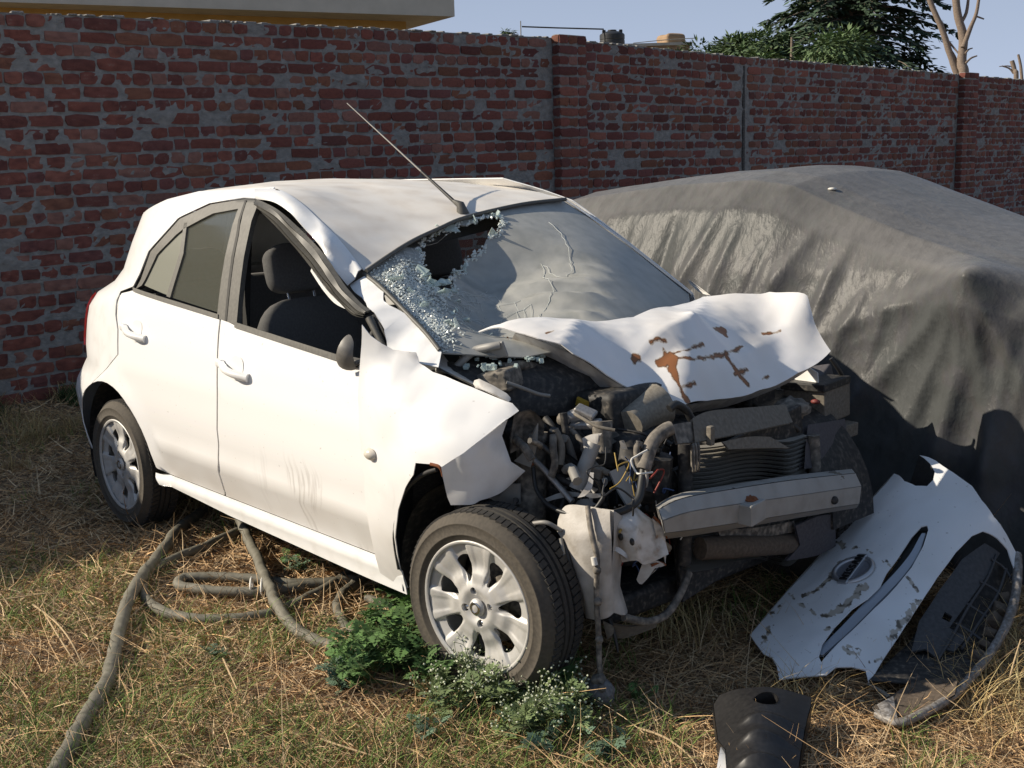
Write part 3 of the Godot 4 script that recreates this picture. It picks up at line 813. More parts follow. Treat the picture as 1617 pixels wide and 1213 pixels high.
func build_crumpled_front() -> void:
	# bonnet, buckled up in the middle, paint flaked to rust
	var ho := v3([-.528, .973, .42, -.351, 1.045, .36, -.251, 1.034, .12, -.202, 1.024, 0, -.176, 1.032, -.1, -.199, 1.039, -.33, -.207, 1.058, -.52, -.123, 1.068, -.6, -.025, 1.068, -.68, .111, 1.055, -.72, .147, .967, -.71, .226, .872, -.7, .191, .809, -.55, .168, .768, -.36, .155, .77, -.2, .146, .775, -.1, .138, .783, 0, .077, .801, .08, .027, .838, .13, -.018, .894, .2, -.094, .959, .28, -.191, 1.009, .34, -.274, 1.024, .36])
	var hi := v3([-.05, .994, -.27, -.037, .95, -.07, -.053, .902, .03, .102, .84, -.27, .069, .882, -.42, .101, .865, -.1, .06, .947, -.62, -.129, .993, .17, -.105, .982, -.02, -.06, .999, -.48])
	var hc := ho.duplicate(); hc.append_array(hi)
	var hp := plate_xz(hc, 0.00003)
	var kink := [[v2([-.05, -.27, -.053, .03]), 0.020, 0.05], [v2([-.05, -.27, .056, -.33, .143, -.364]), 0.014, 0.04], [v2([-.047, .184, -.024, .072, .038, .018]), -0.010, 0.04], [v2([-.226, .115, -.148, .254, -.13, .301]), 0.014, 0.035], [v2([.123, -.693, .063, -.597, .069, -.42]), 0.014, 0.04], [v2([-.002, -.029, .057, -.293, .045, -.423]), -0.010, 0.025], [v2([-.169, -.472, -.05, -.27]), 0.008, 0.03]]
	var hf := func(q: Vector2) -> Vector3:
		var bend := 0.0
		for k in kink:
			var dd := near_line(q, k[0])
			bend += 1.35 * k[1] * exp(-sqrt(dd * dd + 0.00006) / k[2])
		return Vector3(q.x, hp.at(q.x, q.y) + bend + 0.005 * noise_b.get_noise_2d(q.x * 55.0, q.y * 55.0) + 0.002 * noise_a.get_noise_2d(q.x * 170.0, q.y * 170.0), q.y)
	var bonnet := obj("bonnet", sheet(xz(ho), hf, 0.02, 0.004, [], -1.0), M.hood, car, "buckled white bonnet with rust where the paint has flaked")
	var turned := PackedVector3Array()
	var inner := PackedVector3Array()
	for i in range(11, 23):
		var p: Vector3 = hf.call(Vector2(ho[i].x, ho[i].z))
		turned.append(p + Vector3(-0.006, -0.004, 0))
		inner.append(p + Vector3(-0.07, -0.05, -0.035) + Vector3(1, 1, 1) * 0.012 * noise_a.get_noise_1d(i * 50.0))
	obj("bonnet_frame", skin([turned, inner], 0.004, 3), M.white_inner, bonnet)
	# right-hand wing, bent outwards at the back and folded in at the front
	var wo := v3([-.491, 1.084, .815, -.468, 1.05, .8, -.433, 1.025, .785, -.403, 1.007, .76, -.329, 1.002, .735, -.322, .969, .72, -.267, .946, .715, -.222, .937, .705, -.116, .914, .69, -.017, .887, .665, .021, .877, .655, .04, .856, .64, .022, .833, .675, -.004, .789, .74, -.045, .74, .795, -.101, .697, .83, -.141, .701, .838, -.199, .697, .85, -.208, .659, .855, -.256, .609, .85, -.314, .523, .84, -.356, .419, .825, -.371, .304, .8, -.363, .239, .78, -.43, .248, .79, -.481, .266, .802, -.489, .388, .824, -.508, .534, .826, -.504, .704, .835, -.508, .827, .832, -.505, .928, .825])
	var win := v3([-.3, .89, .8, -.15, .848, .775, -.153, .779, .825, -.317, .737, .845, -.382, .921, .81, -.196, .756, .84, -.273, .819, .825, -.076, .834, .74, -.077, .785, .79, -.036, .852, .7, -.398, .601, .842])
	var wcl := wo.duplicate(); wcl.append_array(win)
	var wpl := plate_xy(wcl, 0.0006)
	var wing := obj("front_wing", sheet(xy(wo), func(q: Vector2) -> Vector3: return Vector3(q.x, q.y, wpl.at(q.x, q.y) + 0.0015 * noise_b.get_noise_2d(q.x * 90.0, q.y * 90.0)), 0.03, 0.003), M.white_door, car, "crumpled white front wing torn above the wheel")
	var rep := lathe(v2([0, 0.016, 0.012, 0.014, 0.022, 0.006, 0.026, 0]), 20, 0.0, TAU, false)
	var ro := obj("side_repeater", rep, M.repeater, wing)
	ro.position = v3([-.439, .682, .846])[0]
	ro.scale = Vector3(1.2, 0.8, 1)
	obj("folded_flap", skin([v3([-.099, .698, .832, -.075, .719, .812, -.042, .741, .797, -.024, .765, .768, -.002, .79, .742, .013, .813, .71, .024, .834, .677]), v3([-.102, .669, .826, -.075, .691, .806, -.041, .713, .79, -.021, .734, .762, 0, .757, .735, -.006, .768, .7, -.009, .778, .672]),
		v3([-.112, .629, .81, -.077, .651, .792, -.041, .673, .772, -.024, .685, .742, -.012, .696, .71, .003, .707, .675, .003, .696, .65]), v3([-.115, .597, .8, -.076, .613, .785, -.04, .629, .765, -.023, .637, .735, -.012, .644, .7, .003, .653, .655, .011, .66, .6]), v3([-.113, .571, .79, -.084, .574, .775, -.055, .577, .755, -.043, .587, .735, -.037, .59, .7, -.022, .603, .665, -.008, .634, .62])], 0.004, 4), M.white_fold, wing)
	# rust along the torn edges
	obj("rusty_edge", tube(curve(v3([-.022, .805, .664, -.036, .769, .668, -.055, .746, .665])), 0.006, 0.004, 6, 0.5), M.rust, wing)
	obj("rusty_edge", tube(curve(v3([-.098, .596, .69, -.114, .567, .695, -.115, .553, .71])), 0.007, 0.004, 6, 0.5), M.rust, wing)
	obj("rusty_edge", tube(curve(v3([-.141, .701, .838, -.112, .699, .833, -.104, .688, .828, -.109, .666, .82])), 0.005, 0.003, 6, 0.5), M.rust, wing)
	obj("inner_wing_apron", skin([v3([-0.25, 0.76, 0.50, 0.02, 0.72, 0.49, 0.2, 0.64, 0.47]), v3([-0.25, 0.5, 0.49, 0.02, 0.5, 0.48, 0.24, 0.5, 0.46]), v3([-0.25, 0.25, 0.48, 0.02, 0.22, 0.46, 0.22, 0.25, 0.45])], 0.01, 3), M.engine_black, car)
	# lip and dark liner of the front wheel arch
	obj("arch_edge", tube(curve(v3([-.135, .683, .82, -.204, .651, .83, -.277, .59, .835, -.328, .517, .83, -.366, .416, .82, -.378, .306, .8])), 0.008, 0.006), M.black_rubber, car)
	obj("wheel_arch_liner", _liner(-0.02, 0.36, 0.5, 0.79, 104.0, 190.0), M.engine_black, car)
	obj("wheel_arch_liner", _liner(-0.02, 0.40, -0.5, -0.76, 0.0, 180.0), M.engine_black, car)
	obj("mud_flap", skin([v3([-.371, .561, .78, -.389, .464, .78, -.394, .356, .775]), v3([-.39, .566, .72, -.405, .446, .72, -.413, .337, .72])], 0.006, 4), M.black_rubber, car)
	# far wing, mostly hidden behind the bonnet
	var fw := v3([-0.5, 0.3, -0.76, -0.48, 0.7, -0.80, -0.45, 0.98, -0.76, -0.1, 0.88, -0.76, 0.15, 0.78, -0.74, 0.18, 0.62, -0.72, -0.05, 0.62, -0.76, -0.3, 0.52, -0.78, -0.4, 0.3, -0.76])
	var fp := plate_xy(fw, 0.0005)
	obj("far_wing", sheet(xy(fw), func(q: Vector2) -> Vector3: return Vector3(q.x, q.y, fp.at(q.x, q.y)), 0.06, 0.003, [], -1.0), M.white, car)
	obj("far_mirror_bracket", skin([v3([-.504, 1.079, -.8, -.445, 1.047, -.8, -.369, 1.021, -.78]), v3([-.494, 1.064, -.8, -.448, 1.034, -.8, -.388, 1.02, -.78])], 0.012, 3), M.white_inner, car)
	# cowl and hinge bracket at the foot of the windscreen
	obj("cowl", skin([v3([-0.36, 0.95, 0.62, -0.24, 0.94, 0.3, -0.2, 0.93, 0, -0.26, 0.94, -0.6]), v3([-0.24, 0.90, 0.62, -0.12, 0.88, 0.3, -0.08, 0.87, 0, -0.14, 0.88, -0.6]), v3([-0.22, 0.80, 0.60, -0.12, 0.76, 0.3, -0.1, 0.75, 0, -0.14, 0.76, -0.6])], 0.006, 4), M.engine_black, car)
	obj("bonnet_hinge", tube(curve(v3([-.394, .919, .6, -.338, .927, .58, -.299, .968, .55, -.29, .985, .52, -.242, .998, .5, -.219, 1.003, .48])), 0.011, 0.014, 8, 0.2), M.beam, car)
	obj("bonnet_hinge", block(Vector3(0.07, 0.055, 0.012), 0.005, 0.0, Transform3D(Basis.from_euler(Vector3(0.3, 0.4, 0.2)), v3([-.238, .985, .48])[0])), M.beam, car)
	obj("inner_wing", skin([v3([-.373, .971, .68, -.274, .943, .67, -.16, .903, .64, -.051, .869, .61]), v3([-.389, .996, .6, -.337, .933, .58, -.269, .897, .56, -.188, .854, .54])], 0.004, 3), M.white_inner, car)
	obj("wing_flange", skin([v3([-.142, .916, .66, -.121, .932, .655, -.028, .895, .63, -.006, .88, .635]), v3([-.119, .91, .675, -.082, .904, .67, -.031, .893, .665, .007, .877, .655])], 0.004, 2), M.white_inner, car)
	# rumpled black plastic and dead leaves in the scuttle
	var crumbs := Build.new()
	rng.seed = 5
	for i in 60:
		var p := Vector3(rng.randf_range(-0.34, -0.16), 0, rng.randf_range(0.2, 0.6))
		p.y = 0.935 + rng.randf() * 0.02
		crumbs.put(block(Vector3(0.012, 0.008, 0.014) * rng.randf_range(0.5, 1.5), 0.002), Transform3D(Basis.from_euler(Vector3(rng.randf() * 6, rng.randf() * 6, 0)), p))
	obj("glass_crumbs", crumbs, M.shard, car).set_meta("kind", "stuff")
	for i in 7:
		var lf := sheet(curve2(v2([0, 0, 0.02, 0.012, 0.06, 0, 0.02, -0.012])), func(q: Vector2) -> Vector3: return Vector3(q.x, 6.0 * q.y * q.y, q.y), 0.02, 0.001)
		var o := obj("dead_leaf", lf, M.dead_leaf, car)
		o.transform = Transform3D(Basis.from_euler(Vector3(rng.randf() * 2 - 1, rng.randf() * 6, rng.randf() * 1.5)), v3([-.3, .969, .33])[0] + Vector3(rng.randf_range(-0.06, 0.05), rng.randf_range(-0.03, 0.0), rng.randf_range(-0.12, 0.08)))

func build_interior() -> void:
	var dash := skin([v3([-0.34, 0.88, 0.66, -0.24, 0.90, 0.3, -0.2, 0.90, 0, -0.24, 0.90, -0.3, -0.34, 0.88, -0.66]), v3([-0.55, 0.94, 0.66, -0.52, 0.97, 0.35, -0.5, 0.97, 0, -0.52, 0.96, -0.35, -0.55, 0.93, -0.66]), v3([-0.68, 0.90, 0.66, -0.68, 0.92, 0.35, -0.66, 0.90, 0, -0.66, 0.90, -0.35, -0.68, 0.88, -0.66]), v3([-0.66, 0.62, 0.66, -0.66, 0.62, 0.35, -0.60, 0.55, 0, -0.66, 0.6, -0.35, -0.66, 0.62, -0.66])], 0.01, 4)
	obj("dashboard", dash, M.interior, car)
	obj("firewall", block(Vector3(0.05, 0.66, 1.3), 0.02, 0.0, Transform3D(Basis.IDENTITY, Vector3(-0.26, 0.56, 0))), M.engine_black, car)
	for s in [0.36, -0.36]:
		var seat := Node3D.new()
		seat.name = "front_seat"
		car.add_child(seat, true)
		seat.position = Vector3(-1.28, 0.27, s)
		obj("cushion", block(Vector3(0.5, 0.17, 0.5), 0.06, 0.02, Transform3D(Basis.from_euler(Vector3(0, 0, 0.12)), Vector3(0.12, 0.18, 0))), M.fabric, seat)
		obj("backrest", _pad(0.56, 0.47, 0.13, Transform3D(Basis.from_euler(Vector3(0, 0, 0.30)), Vector3(-0.20, 0.51, 0))), M.fabric, seat)
		obj("head_restraint", _pad(0.20, 0.27, 0.10, Transform3D(Basis.from_euler(Vector3(0, 0, 0.25)), Vector3(-0.31, 0.90, 0))), M.fabric, seat)
		for k in [-0.06, 0.06]:
			obj("head_restraint_post", tube(PackedVector3Array([Vector3(-0.27, 0.76, k), Vector3(-0.30, 0.85, k)]), 0.006), M.chrome, seat)
	obj("rear_seat", block(Vector3(0.5, 0.18, 1.25), 0.06, 0.02, Transform3D(Basis.IDENTITY, Vector3(-2.0, 0.48, 0))), M.fabric, car)
	obj("rear_backrest", block(Vector3(0.13, 0.58, 1.2), 0.05, 0.02, Transform3D(Basis.from_euler(Vector3(0, 0, 0.3)), Vector3(-2.3, 0.80, 0))), M.fabric, car)
	for s in [0.36, -0.36]:
		obj("rear_head_restraint", _pad(0.17, 0.25, 0.09, Transform3D(Basis.from_euler(Vector3(0, 0, 0.25)), Vector3(-2.40, 1.13, s))), M.fabric, car)
	obj("parcel_shelf", block(Vector3(0.5, 0.02, 1.1), 0.008, 0.0, Transform3D(Basis.IDENTITY, Vector3(-2.66, 0.98, 0))), M.interior, car)
	for s in [1.0, -1.0]:
		obj("door_trim", skin([v3([-0.5, 0.94, 0.735 * s, -1.4, 0.98, 0.74 * s, -2.2, 1.03, 0.70 * s]), v3([-0.5, 0.7, 0.72 * s, -1.4, 0.7, 0.73 * s, -2.2, 0.75, 0.70 * s]), v3([-0.5, 0.3, 0.72 * s, -1.4, 0.3, 0.73 * s, -2.1, 0.4, 0.72 * s])], 0.01, 3), M.interior, car)
	obj("headlining", skin([v3([-1.05, 1.34, -0.52, -1.0, 1.24, 0.35]), v3([-1.8, 1.45, -0.52, -1.8, 1.43, 0.5]), v3([-2.6, 1.40, -0.48, -2.6, 1.40, 0.46])], 0.006, 4), M.interior_pale, car)
	obj("seat_belt", skin([v3([-1.52, 1.30, 0.62, -1.47, 0.9, 0.69, -1.47, 0.4, 0.70]), v3([-1.47, 1.30, 0.62, -1.42, 0.9, 0.69, -1.42, 0.4, 0.70])], 0.003, 3), M.interior, car)
	var ring := PackedVector3Array()
	for i in 33:
		var a := TAU * i / 32.0
		ring.append(Vector3(-0.86, 0.93, 0.36) + Vector3(0.09 * sin(a), 0.165 * sin(a), 0.185 * cos(a)))
	var sw := obj("steering_wheel", tube(ring, 0.014), M.interior, car)
	obj("steering_hub", block(Vector3(0.06, 0.12, 0.16), 0.03, 0.0, Transform3D(Basis.from_euler(Vector3(0, 0, -0.5)), Vector3(-0.83, 0.92, 0.36))), M.interior, sw)
	obj("steering_spoke", tube(PackedVector3Array([Vector3(-0.85, 0.93, 0.19), Vector3(-0.84, 0.92, 0.53)]), 0.014), M.interior, sw)

func _pad(h: float, w: float, d: float, t: Transform3D) -> Build:   # a soft upholstered pad
	var b := Build.new()
	var nu := 20
	var nv := 14
	for i in nv + 1:
		var v := PI * i / nv - PI * 0.5
		for j in nu + 1:
			var a := TAU * j / nu
			var c := Vector3(_pw(cos(v), 0.45) * _pw(cos(a), 0.5) * d * 0.5, _pw(sin(v), 0.5) * h * 0.5, _pw(cos(v), 0.45) * _pw(sin(a), 0.45) * w * 0.5 * (1.0 - 0.16 * smoothstep(0.1, 1.0, sin(v))))
			var n := Vector3(_pw(cos(v), 0.9) * _pw(cos(a), 1.4) / d, _pw(sin(v), 1.3) / h, _pw(cos(v), 0.9) * _pw(sin(a), 1.4) / w).normalized()
			b.add(t * c, t.basis * n)
	for i in nv:
		for j in nu:
			b.quad(i * (nu + 1) + j, i * (nu + 1) + j + 1, (i + 1) * (nu + 1) + j + 1, (i + 1) * (nu + 1) + j)
	return b

func _pw(x: float, e: float) -> float:
	return signf(x) * pow(absf(x), e)

# ------------------------------------------------------------------ wheels: local z points outwards
func rim_face(q: Vector2) -> Vector3:
	var r := q.length()
	var a := fposmod(q.angle() - PI * 0.5 + 0.06, TAU / 7.0)
	var off := absf(a - TAU / 14.0) / (TAU / 14.0)       # 1 on a spoke, 0 between two
	var spoke := smoothstep(0.25, 0.95, off)
	var z := 0.012 * smoothstep(0.02, 0.06, r) - 0.022 * smoothstep(0.05, 0.13, r) + 0.016 * smoothstep(0.12, 0.2, r)
	z += 0.008 * smoothstep(0.28, 0.44, off) * smoothstep(0.07, 0.105, r) * (1.0 - 0.4 * smoothstep(0.15, 0.2, r))
	z -= 0.0025 * smoothstep(0.62, 0.8, off) * smoothstep(0.10, 0.14, r)
	z -= 0.003 * smoothstep(0.5, 0.3, off) * smoothstep(0.06, 0.1, r)
	return Vector3(q.x, q.y, z)

func build_wheels() -> void:
	var holes := []
	for k in 7:
		var a := PI * 0.5 - 0.06 + TAU * (k + 0.5) / 7.0
		var h := PackedVector2Array()
		for s in [[0.082, 0.06], [0.098, 0.11], [0.125, 0.165], [0.146, 0.18], [0.158, 0.14], [0.162, 0.0]]:
			h.append(Vector2.from_angle(a - s[1]) * s[0])
		for s in [[0.158, 0.14], [0.146, 0.18], [0.125, 0.165], [0.098, 0.11], [0.082, 0.06]]:
			h.append(Vector2.from_angle(a + s[1]) * s[0])
		holes.append(curve2(h, 2))
	for k in 4:
		var c := Vector2.from_angle(PI * 0.5 + 0.22 + TAU * k / 4.0) * 0.05
		var h := PackedVector2Array()
		for j in 12:
			h.append(c + Vector2.from_angle(TAU * j / 12.0) * 0.0125)
		holes.append(h)
	var disc := PackedVector2Array()
	for i in 72:
		disc.append(Vector2.from_angle(TAU * i / 72.0) * 0.196)
	var face := sheet(disc, rim_face, 0.004, 0.012, holes)
	var barrel := lathe(v2([0.194, 0.012, 0.203, 0.020, 0.207, 0.016, 0.207, 0.008, 0.198, 0.0, 0.190, -0.03, 0.186, -0.14, 0.2, -0.16]), 64, 0.0, TAU, false)
	var tyre := lathe(v2([0.200, 0.010, 0.209, 0.018, 0.222, 0.0225, 0.2245, 0.0255, 0.2275, 0.0255, 0.229, 0.0245, 0.245, 0.027, 0.2565, 0.0258, 0.258, 0.0272, 0.261, 0.0262, 0.262, 0.024, 0.274, 0.014, 0.283, 0.002, 0.288, -0.008]), 72, 0.0, TAU, false)
	tyre.put(lathe(v2([0.270, 0.0, 0.270, -0.135]), 72), Transform3D.IDENTITY)
	tyre.put(lathe(v2([0.283, -0.132, 0.26, -0.15, 0.205, -0.142]), 72, 0.0, TAU, false), Transform3D.IDENTITY)
	# tread: three ribs and two rows of shoulder blocks
	var tread := Build.new()
	for r in [[-0.042, -0.060], [-0.066, -0.084]]:
		tread.put(lathe(v2([0.283, r[0], 0.292, r[0] - 0.002, 0.292, r[1] + 0.002, 0.283, r[1]]), 72), Transform3D.IDENTITY)
	tread.put(lathe(v2([0.282, 0.0, 0.282, -0.132]), 72), Transform3D.IDENTITY)
	for k in 78:
		for s in [[-0.002, -0.036, 0.0], [-0.090, -0.128, 0.5]]:
			var a: float = TAU * (k + s[2]) / 78.0
			var mid: float = (s[0] + s[1]) * 0.5
			var t := Transform3D(Basis(Vector3(-sin(a), cos(a), 0), Vector3(cos(a), sin(a), 0), Vector3(0, 0, -1)), Vector3(cos(a), sin(a), 0) * 0.2855 + Vector3(0, 0, mid))
			t.basis = t.basis * Basis(Vector3.UP, 0.25)
			_cheap_box(tread, Vector3(0.0185, 0.011, absf(s[0] - s[1])), t)
	var hub := lathe(v2([0, 0.006, 0.018, 0.005, 0.026, 0.0, 0.028, -0.006]), 28, 0.0, TAU, false)
	var ring := lathe(v2([0.012, 0.0068, 0.016, 0.0085, 0.020, 0.0058]), 28, 0.0, TAU, false)
	var brake := lathe(v2([0, -0.07, 0.07, -0.07, 0.13, -0.075, 0.13, -0.09]), 40)
	for w in [[0.0, 0.79, 0.0, 0.1344], [-2.45, 0.79, 0.0, 0.0], [0.02, -0.78, PI, 0.0], [-2.45, -0.79, PI, 0.0]]:
		var o := Node3D.new()
		o.name = "wheel"
		car.add_child(o, true)
		o.position = Vector3(w[0], 0.28, w[1])
		o.rotation.y = w[2] + w[3]
		var ty := obj("tyre", tyre, M.tyre, o)
		obj("tread", tread, M.tread, o)
		var rm := obj("rim", face, M.rim, o)
		obj("rim_barrel", barrel, M.rim, o)
		obj("brake_disc", brake, M.engine_dust, o)
		var hc := obj("hub_cap", hub, M.rim, o)
		obj("hub_ring", ring, M.chrome, o)
		hc.position.z = 0.013
		o.get_child(o.get_child_count() - 1).position.z = 0.013
		for k in 4:
			var c := Vector2.from_angle(PI * 0.5 + 0.22 + TAU * k / 4.0) * 0.05
			var nut := obj("wheel_nut", lathe(v2([0, 0.005, 0.006, 0.004, 0.0095, -0.002, 0.0095, -0.012]), 12, 0.0, TAU, false), M.chrome, o)
			nut.position = Vector3(c.x, c.y, -0.002)
		if w[2] == 0.0:
			ty.set_meta("label", "dusty black tyre")

func _cheap_box(b: Build, s: Vector3, t: Transform3D) -> void:
	var h := s * 0.5
	for ax in 3:
		for sg in [-1.0, 1.0]:
			var a1 := (ax + 1) % 3
			var a2 := (ax + 2) % 3
			var n := Vector3.ZERO
			n[ax] = sg
			var q := []
			for k in [[-1, -1], [1, -1], [1, 1], [-1, 1]]:
				var c := Vector3.ZERO
				c[ax] = sg * h[ax]; c[a1] = k[0] * h[a1]; c[a2] = k[1] * h[a2]
				q.append(b.add(t * c, (t.basis * n).normalized()))
			b.quad(q[0], q[1], q[2], q[3])

# ------------------------------------------------------------------ what the crash laid bare
func part(called: String, b: Build, m: Material) -> MeshInstance3D:
	return obj(called, b, m, car)

func bent_pipe(called: String, pts: Array, r: float, m: Material, r1 := -1.0) -> MeshInstance3D:
	return part(called, tube(curve(v3(pts), 6), r, r1, 8, 0.12), m)

func lump(r: Vector3, at: Vector3, rough: float, turn := Vector3.ZERO) -> Build:
	var b := Build.new()
	for i in 13:
		var v := PI * i / 12.0 - PI * 0.5
		for j in 19:
			var a := TAU * j / 18.0
			var n := Vector3(cos(v) * cos(a), sin(v), cos(v) * sin(a))
			var k := 1.0 + rough * noise_a.get_noise_3dv(n * 40.0 + at * 300.0)
			b.add(at + Basis.from_euler(turn) * (n * r * k), Basis.from_euler(turn) * n)
	for i in 12:
		for j in 18:
			b.quad(i * 19 + j, i * 19 + j + 1, (i + 1) * 19 + j + 1, (i + 1) * 19 + j)
	return b

func build_engine_bay() -> void:
	# engine block, gearbox, intake: dark rough masses with ribs
	var eb := block(Vector3(0.34, 0.42, 0.62), 0.03, 0.02, Transform3D(Basis.IDENTITY, Vector3(-0.02, 0.52, 0.0)))
	block(Vector3(0.26, 0.16, 0.5), 0.03, 0.015, Transform3D(Basis.from_euler(Vector3(0, 0, 0.1)), Vector3(-0.06, 0.76, 0.02)), eb)
	block(Vector3(0.3, 0.3, 0.3), 0.04, 0.02, Transform3D(Basis.IDENTITY, Vector3(0.0, 0.4, -0.45)), eb)
	for i in 7:
		block(Vector3(0.05, 0.26, 0.02), 0.006, 0.0, Transform3D(Basis.IDENTITY, Vector3(0.16, 0.55, -0.24 + i * 0.08)), eb)
	part("engine_block", eb, M.engine_black)
	part("strut_tower", block(Vector3(0.2, 0.3, 0.14), 0.03, 0.01, Transform3D(Basis.from_euler(Vector3(0.1, 0, 0)), Vector3(-0.16, 0.62, 0.46))), M.engine_black)
	part("strut_tower", block(Vector3(0.3, 0.42, 0.18), 0.04, 0.03, Transform3D(Basis.from_euler(Vector3(-0.1, 0, 0)), Vector3(-0.1, 0.6, -0.56))), M.engine_black)
	part("suspension_strut", tube(PackedVector3Array([Vector3(-0.02, 0.28, 0.56), Vector3(-0.06, 0.75, 0.5)]), 0.045, 0.05, 12, 0.05), M.engine_dust)
	part("subframe", block(Vector3(0.3, 0.08, 0.95), 0.02, 0.01, Transform3D(Basis.IDENTITY, Vector3(0.08, 0.22, 0.0))), M.engine_black)
	part("drive_shaft", tube(PackedVector3Array([Vector3(0, 0.28, 0.62), Vector3(0.02, 0.33, 0.2)]), 0.02), M.engine_dust)
	# broken headlamp bucket behind the wing's torn tip
	part("headlamp_bucket", skin([v3([-.03, .826, .6, 0, .837, .56, .017, .794, .52]), v3([-.05, .754, .6, -.057, .776, .53, -.011, .742, .5]), v3([-.052, .703, .6, -.038, .713, .56, -.019, .701, .52])], 0.004, 4), M.engine_dust)
	part("headlamp_bracket", skin([v3([.008, .758, .57, -.022, .71, .57, -.053, .676, .585]), v3([.021, .8, .55, .013, .726, .55, -.006, .659, .56])], 0.004, 4), M.beam)
	part("wing_bracket", skin([v3([-.104, .569, .6, -.07, .599, .59, -.032, .607, .58]), v3([-.159, .541, .6, -.088, .531, .59, -.035, .542, .58])], 0.005, 4), M.beam)
	part("bolt", tube(PackedVector3Array([v3([-.035, .558, .6])[0], v3([-.06, .544, .57])[0]]), 0.009), M.engine_black)
	# metal fittings on the engine
	part("thermostat_housing", tube(curve(v3([.006, .787, .4, .028, .797, .38, .039, .789, .35])), 0.022, 0.028, 12, 0.2), M.raw_metal)
	part("thermostat_housing", block(Vector3(0.10, 0.022, 0.05), 0.008, 0.006, Transform3D(Basis.from_euler(Vector3(0.2, 0.4, 0.1)), v3([.054, .771, .38])[0])), M.raw_metal)
	part("thermostat_housing", block(Vector3(0.07, 0.02, 0.05), 0.008, 0.006, Transform3D(Basis.from_euler(Vector3(0.2, 0.4, -0.4)), v3([.045, .808, .37])[0])), M.raw_metal)
	part("water_outlet", tube(PackedVector3Array([v3([.103, .784, .36])[0], v3([.118, .689, .37])[0]]), 0.034, 0.028, 12, 0.1), M.engine_dust)
	part("hose_clamp", lump(Vector3(0.022, 0.022, 0.02), v3([-.002, .785, .42])[0], 0.2), M.engine_dust)
	part("oil_filler_cap", tube(PackedVector3Array([v3([-.07, .793, .26])[0], v3([-.066, .815, .26])[0]]), 0.028, 0.026, 14), M.yellow)
	part("air_intake_box", tube(curve(v3([.085, .743, .22, .062, .759, .14, .065, .777, .05])), 0.05, 0.075, 16, 0.08), M.tan_plastic)
	part("alternator", lump(Vector3(0.08, 0.08, 0.07), v3([-.087, .667, .33])[0], 0.4), M.engine_black)
	part("pump_housing", lump(Vector3(0.06, 0.07, 0.06), v3([.071, .667, .3])[0], 0.4), M.engine_dust)
	bent_pipe("bonnet_stay", [-.105, .909, .56, -.077, .889, .52, -.071, .862, .46, -.062, .851, .42], 0.006, M.wire_grey)
	bent_pipe("scuttle_pipe", [-.229, .928, .46, -.211, .925, .38, -.25, .867, .2], 0.016, M.engine_dust)
	part("scuttle_box", block(Vector3(0.11, 0.07, 0.12), 0.012, 0.0, Transform3D(Basis.from_euler(Vector3(0, 0.4, 0.2)), v3([-.201, .896, .5])[0])), M.engine_dust)
	# bent struts and brackets
	var strut := tube(PackedVector3Array([v3([.165, .744, .46])[0], v3([.147, .612, .52])[0]]), 0.022, 0.024, 8, 0.05)
	part("support_strut", strut, M.beam)
	part("support_strut_plate", skin([v3([.128, .755, .47, .155, .769, .46, .187, .776, .45]), v3([.145, .7, .475, .169, .722, .465, .179, .753, .455])], 0.006, 3), M.white_inner)
	bent_pipe("brace", [-.019, .753, .545, -.01, .687, .545, .034, .654, .54, .15, .578, .54], 0.0095, M.raw_metal)
	bent_pipe("rust_strip", [-.023, .73, .55, -.017, .682, .555, -.006, .663, .55], 0.008, M.rust)
	bent_pipe("brake_pipe", [.005, .661, .56, .04, .599, .58, .12, .57, .6, .212, .566, .6, .269, .585, .58, .288, .615, .56, .291, .636, .55], 0.0065, M.wire)
	bent_pipe("coolant_pipe", [-.002, .765, .42, .039, .751, .42, .078, .722, .42, .083, .699, .42, .163, .661, .44], 0.009, M.engine_dust)
	part("wiring_plug", block(Vector3(0.022, 0.035, 0.026), 0.005, 0.0, Transform3D(Basis.from_euler(Vector3(0.1, 0.5, 0)), v3([.177, .644, .45])[0])), M.white_plastic)
	part("wiring_plug", block(Vector3(0.036, 0.02, 0.034), 0.005, 0.0, Transform3D(Basis.from_euler(Vector3(0.1, 0.5, 0.1)), v3([.182, .624, .45])[0])), M.white_plastic)
	bent_pipe("wiring_loom", [.237, .574, .56, .293, .57, .54, .33, .584, .5, .339, .607, .46, .318, .647, .42, .306, .675, .4], 0.0125, M.wire)
	bent_pipe("wiring_loom", [.306, .675, .4, .3, .72, .37, .298, .754, .34, .304, .775, .3, .311, .78, .28], 0.022, M.engine_dust)
	bent_pipe("wiring_loom", [.291, .686, .4, .282, .723, .4, .278, .753, .39], 0.011, M.engine_dust)
	bent_pipe("wiring_loom", [.316, .677, .4, .327, .651, .41, .322, .63, .41], 0.006, M.wire_grey)
	bent_pipe("radiator_hose", [.279, .693, .3, .266, .612, .3, .252, .529, .3], 0.045, M.engine_black)
	bent_pipe("chassis_leg", [.151, .711, .3, .203, .636, .33, .272, .571, .38], 0.05, M.engine_black)
	part("side_member", skin([v3([.225, .667, .46, .257, .615, .46, .312, .583, .48]), v3([.229, .675, .4, .266, .614, .4, .322, .573, .43])], 0.006, 3), M.beam)
	small_parts()
	# radiator: tanks, bent core of wavy fins
	var core := Build.new()
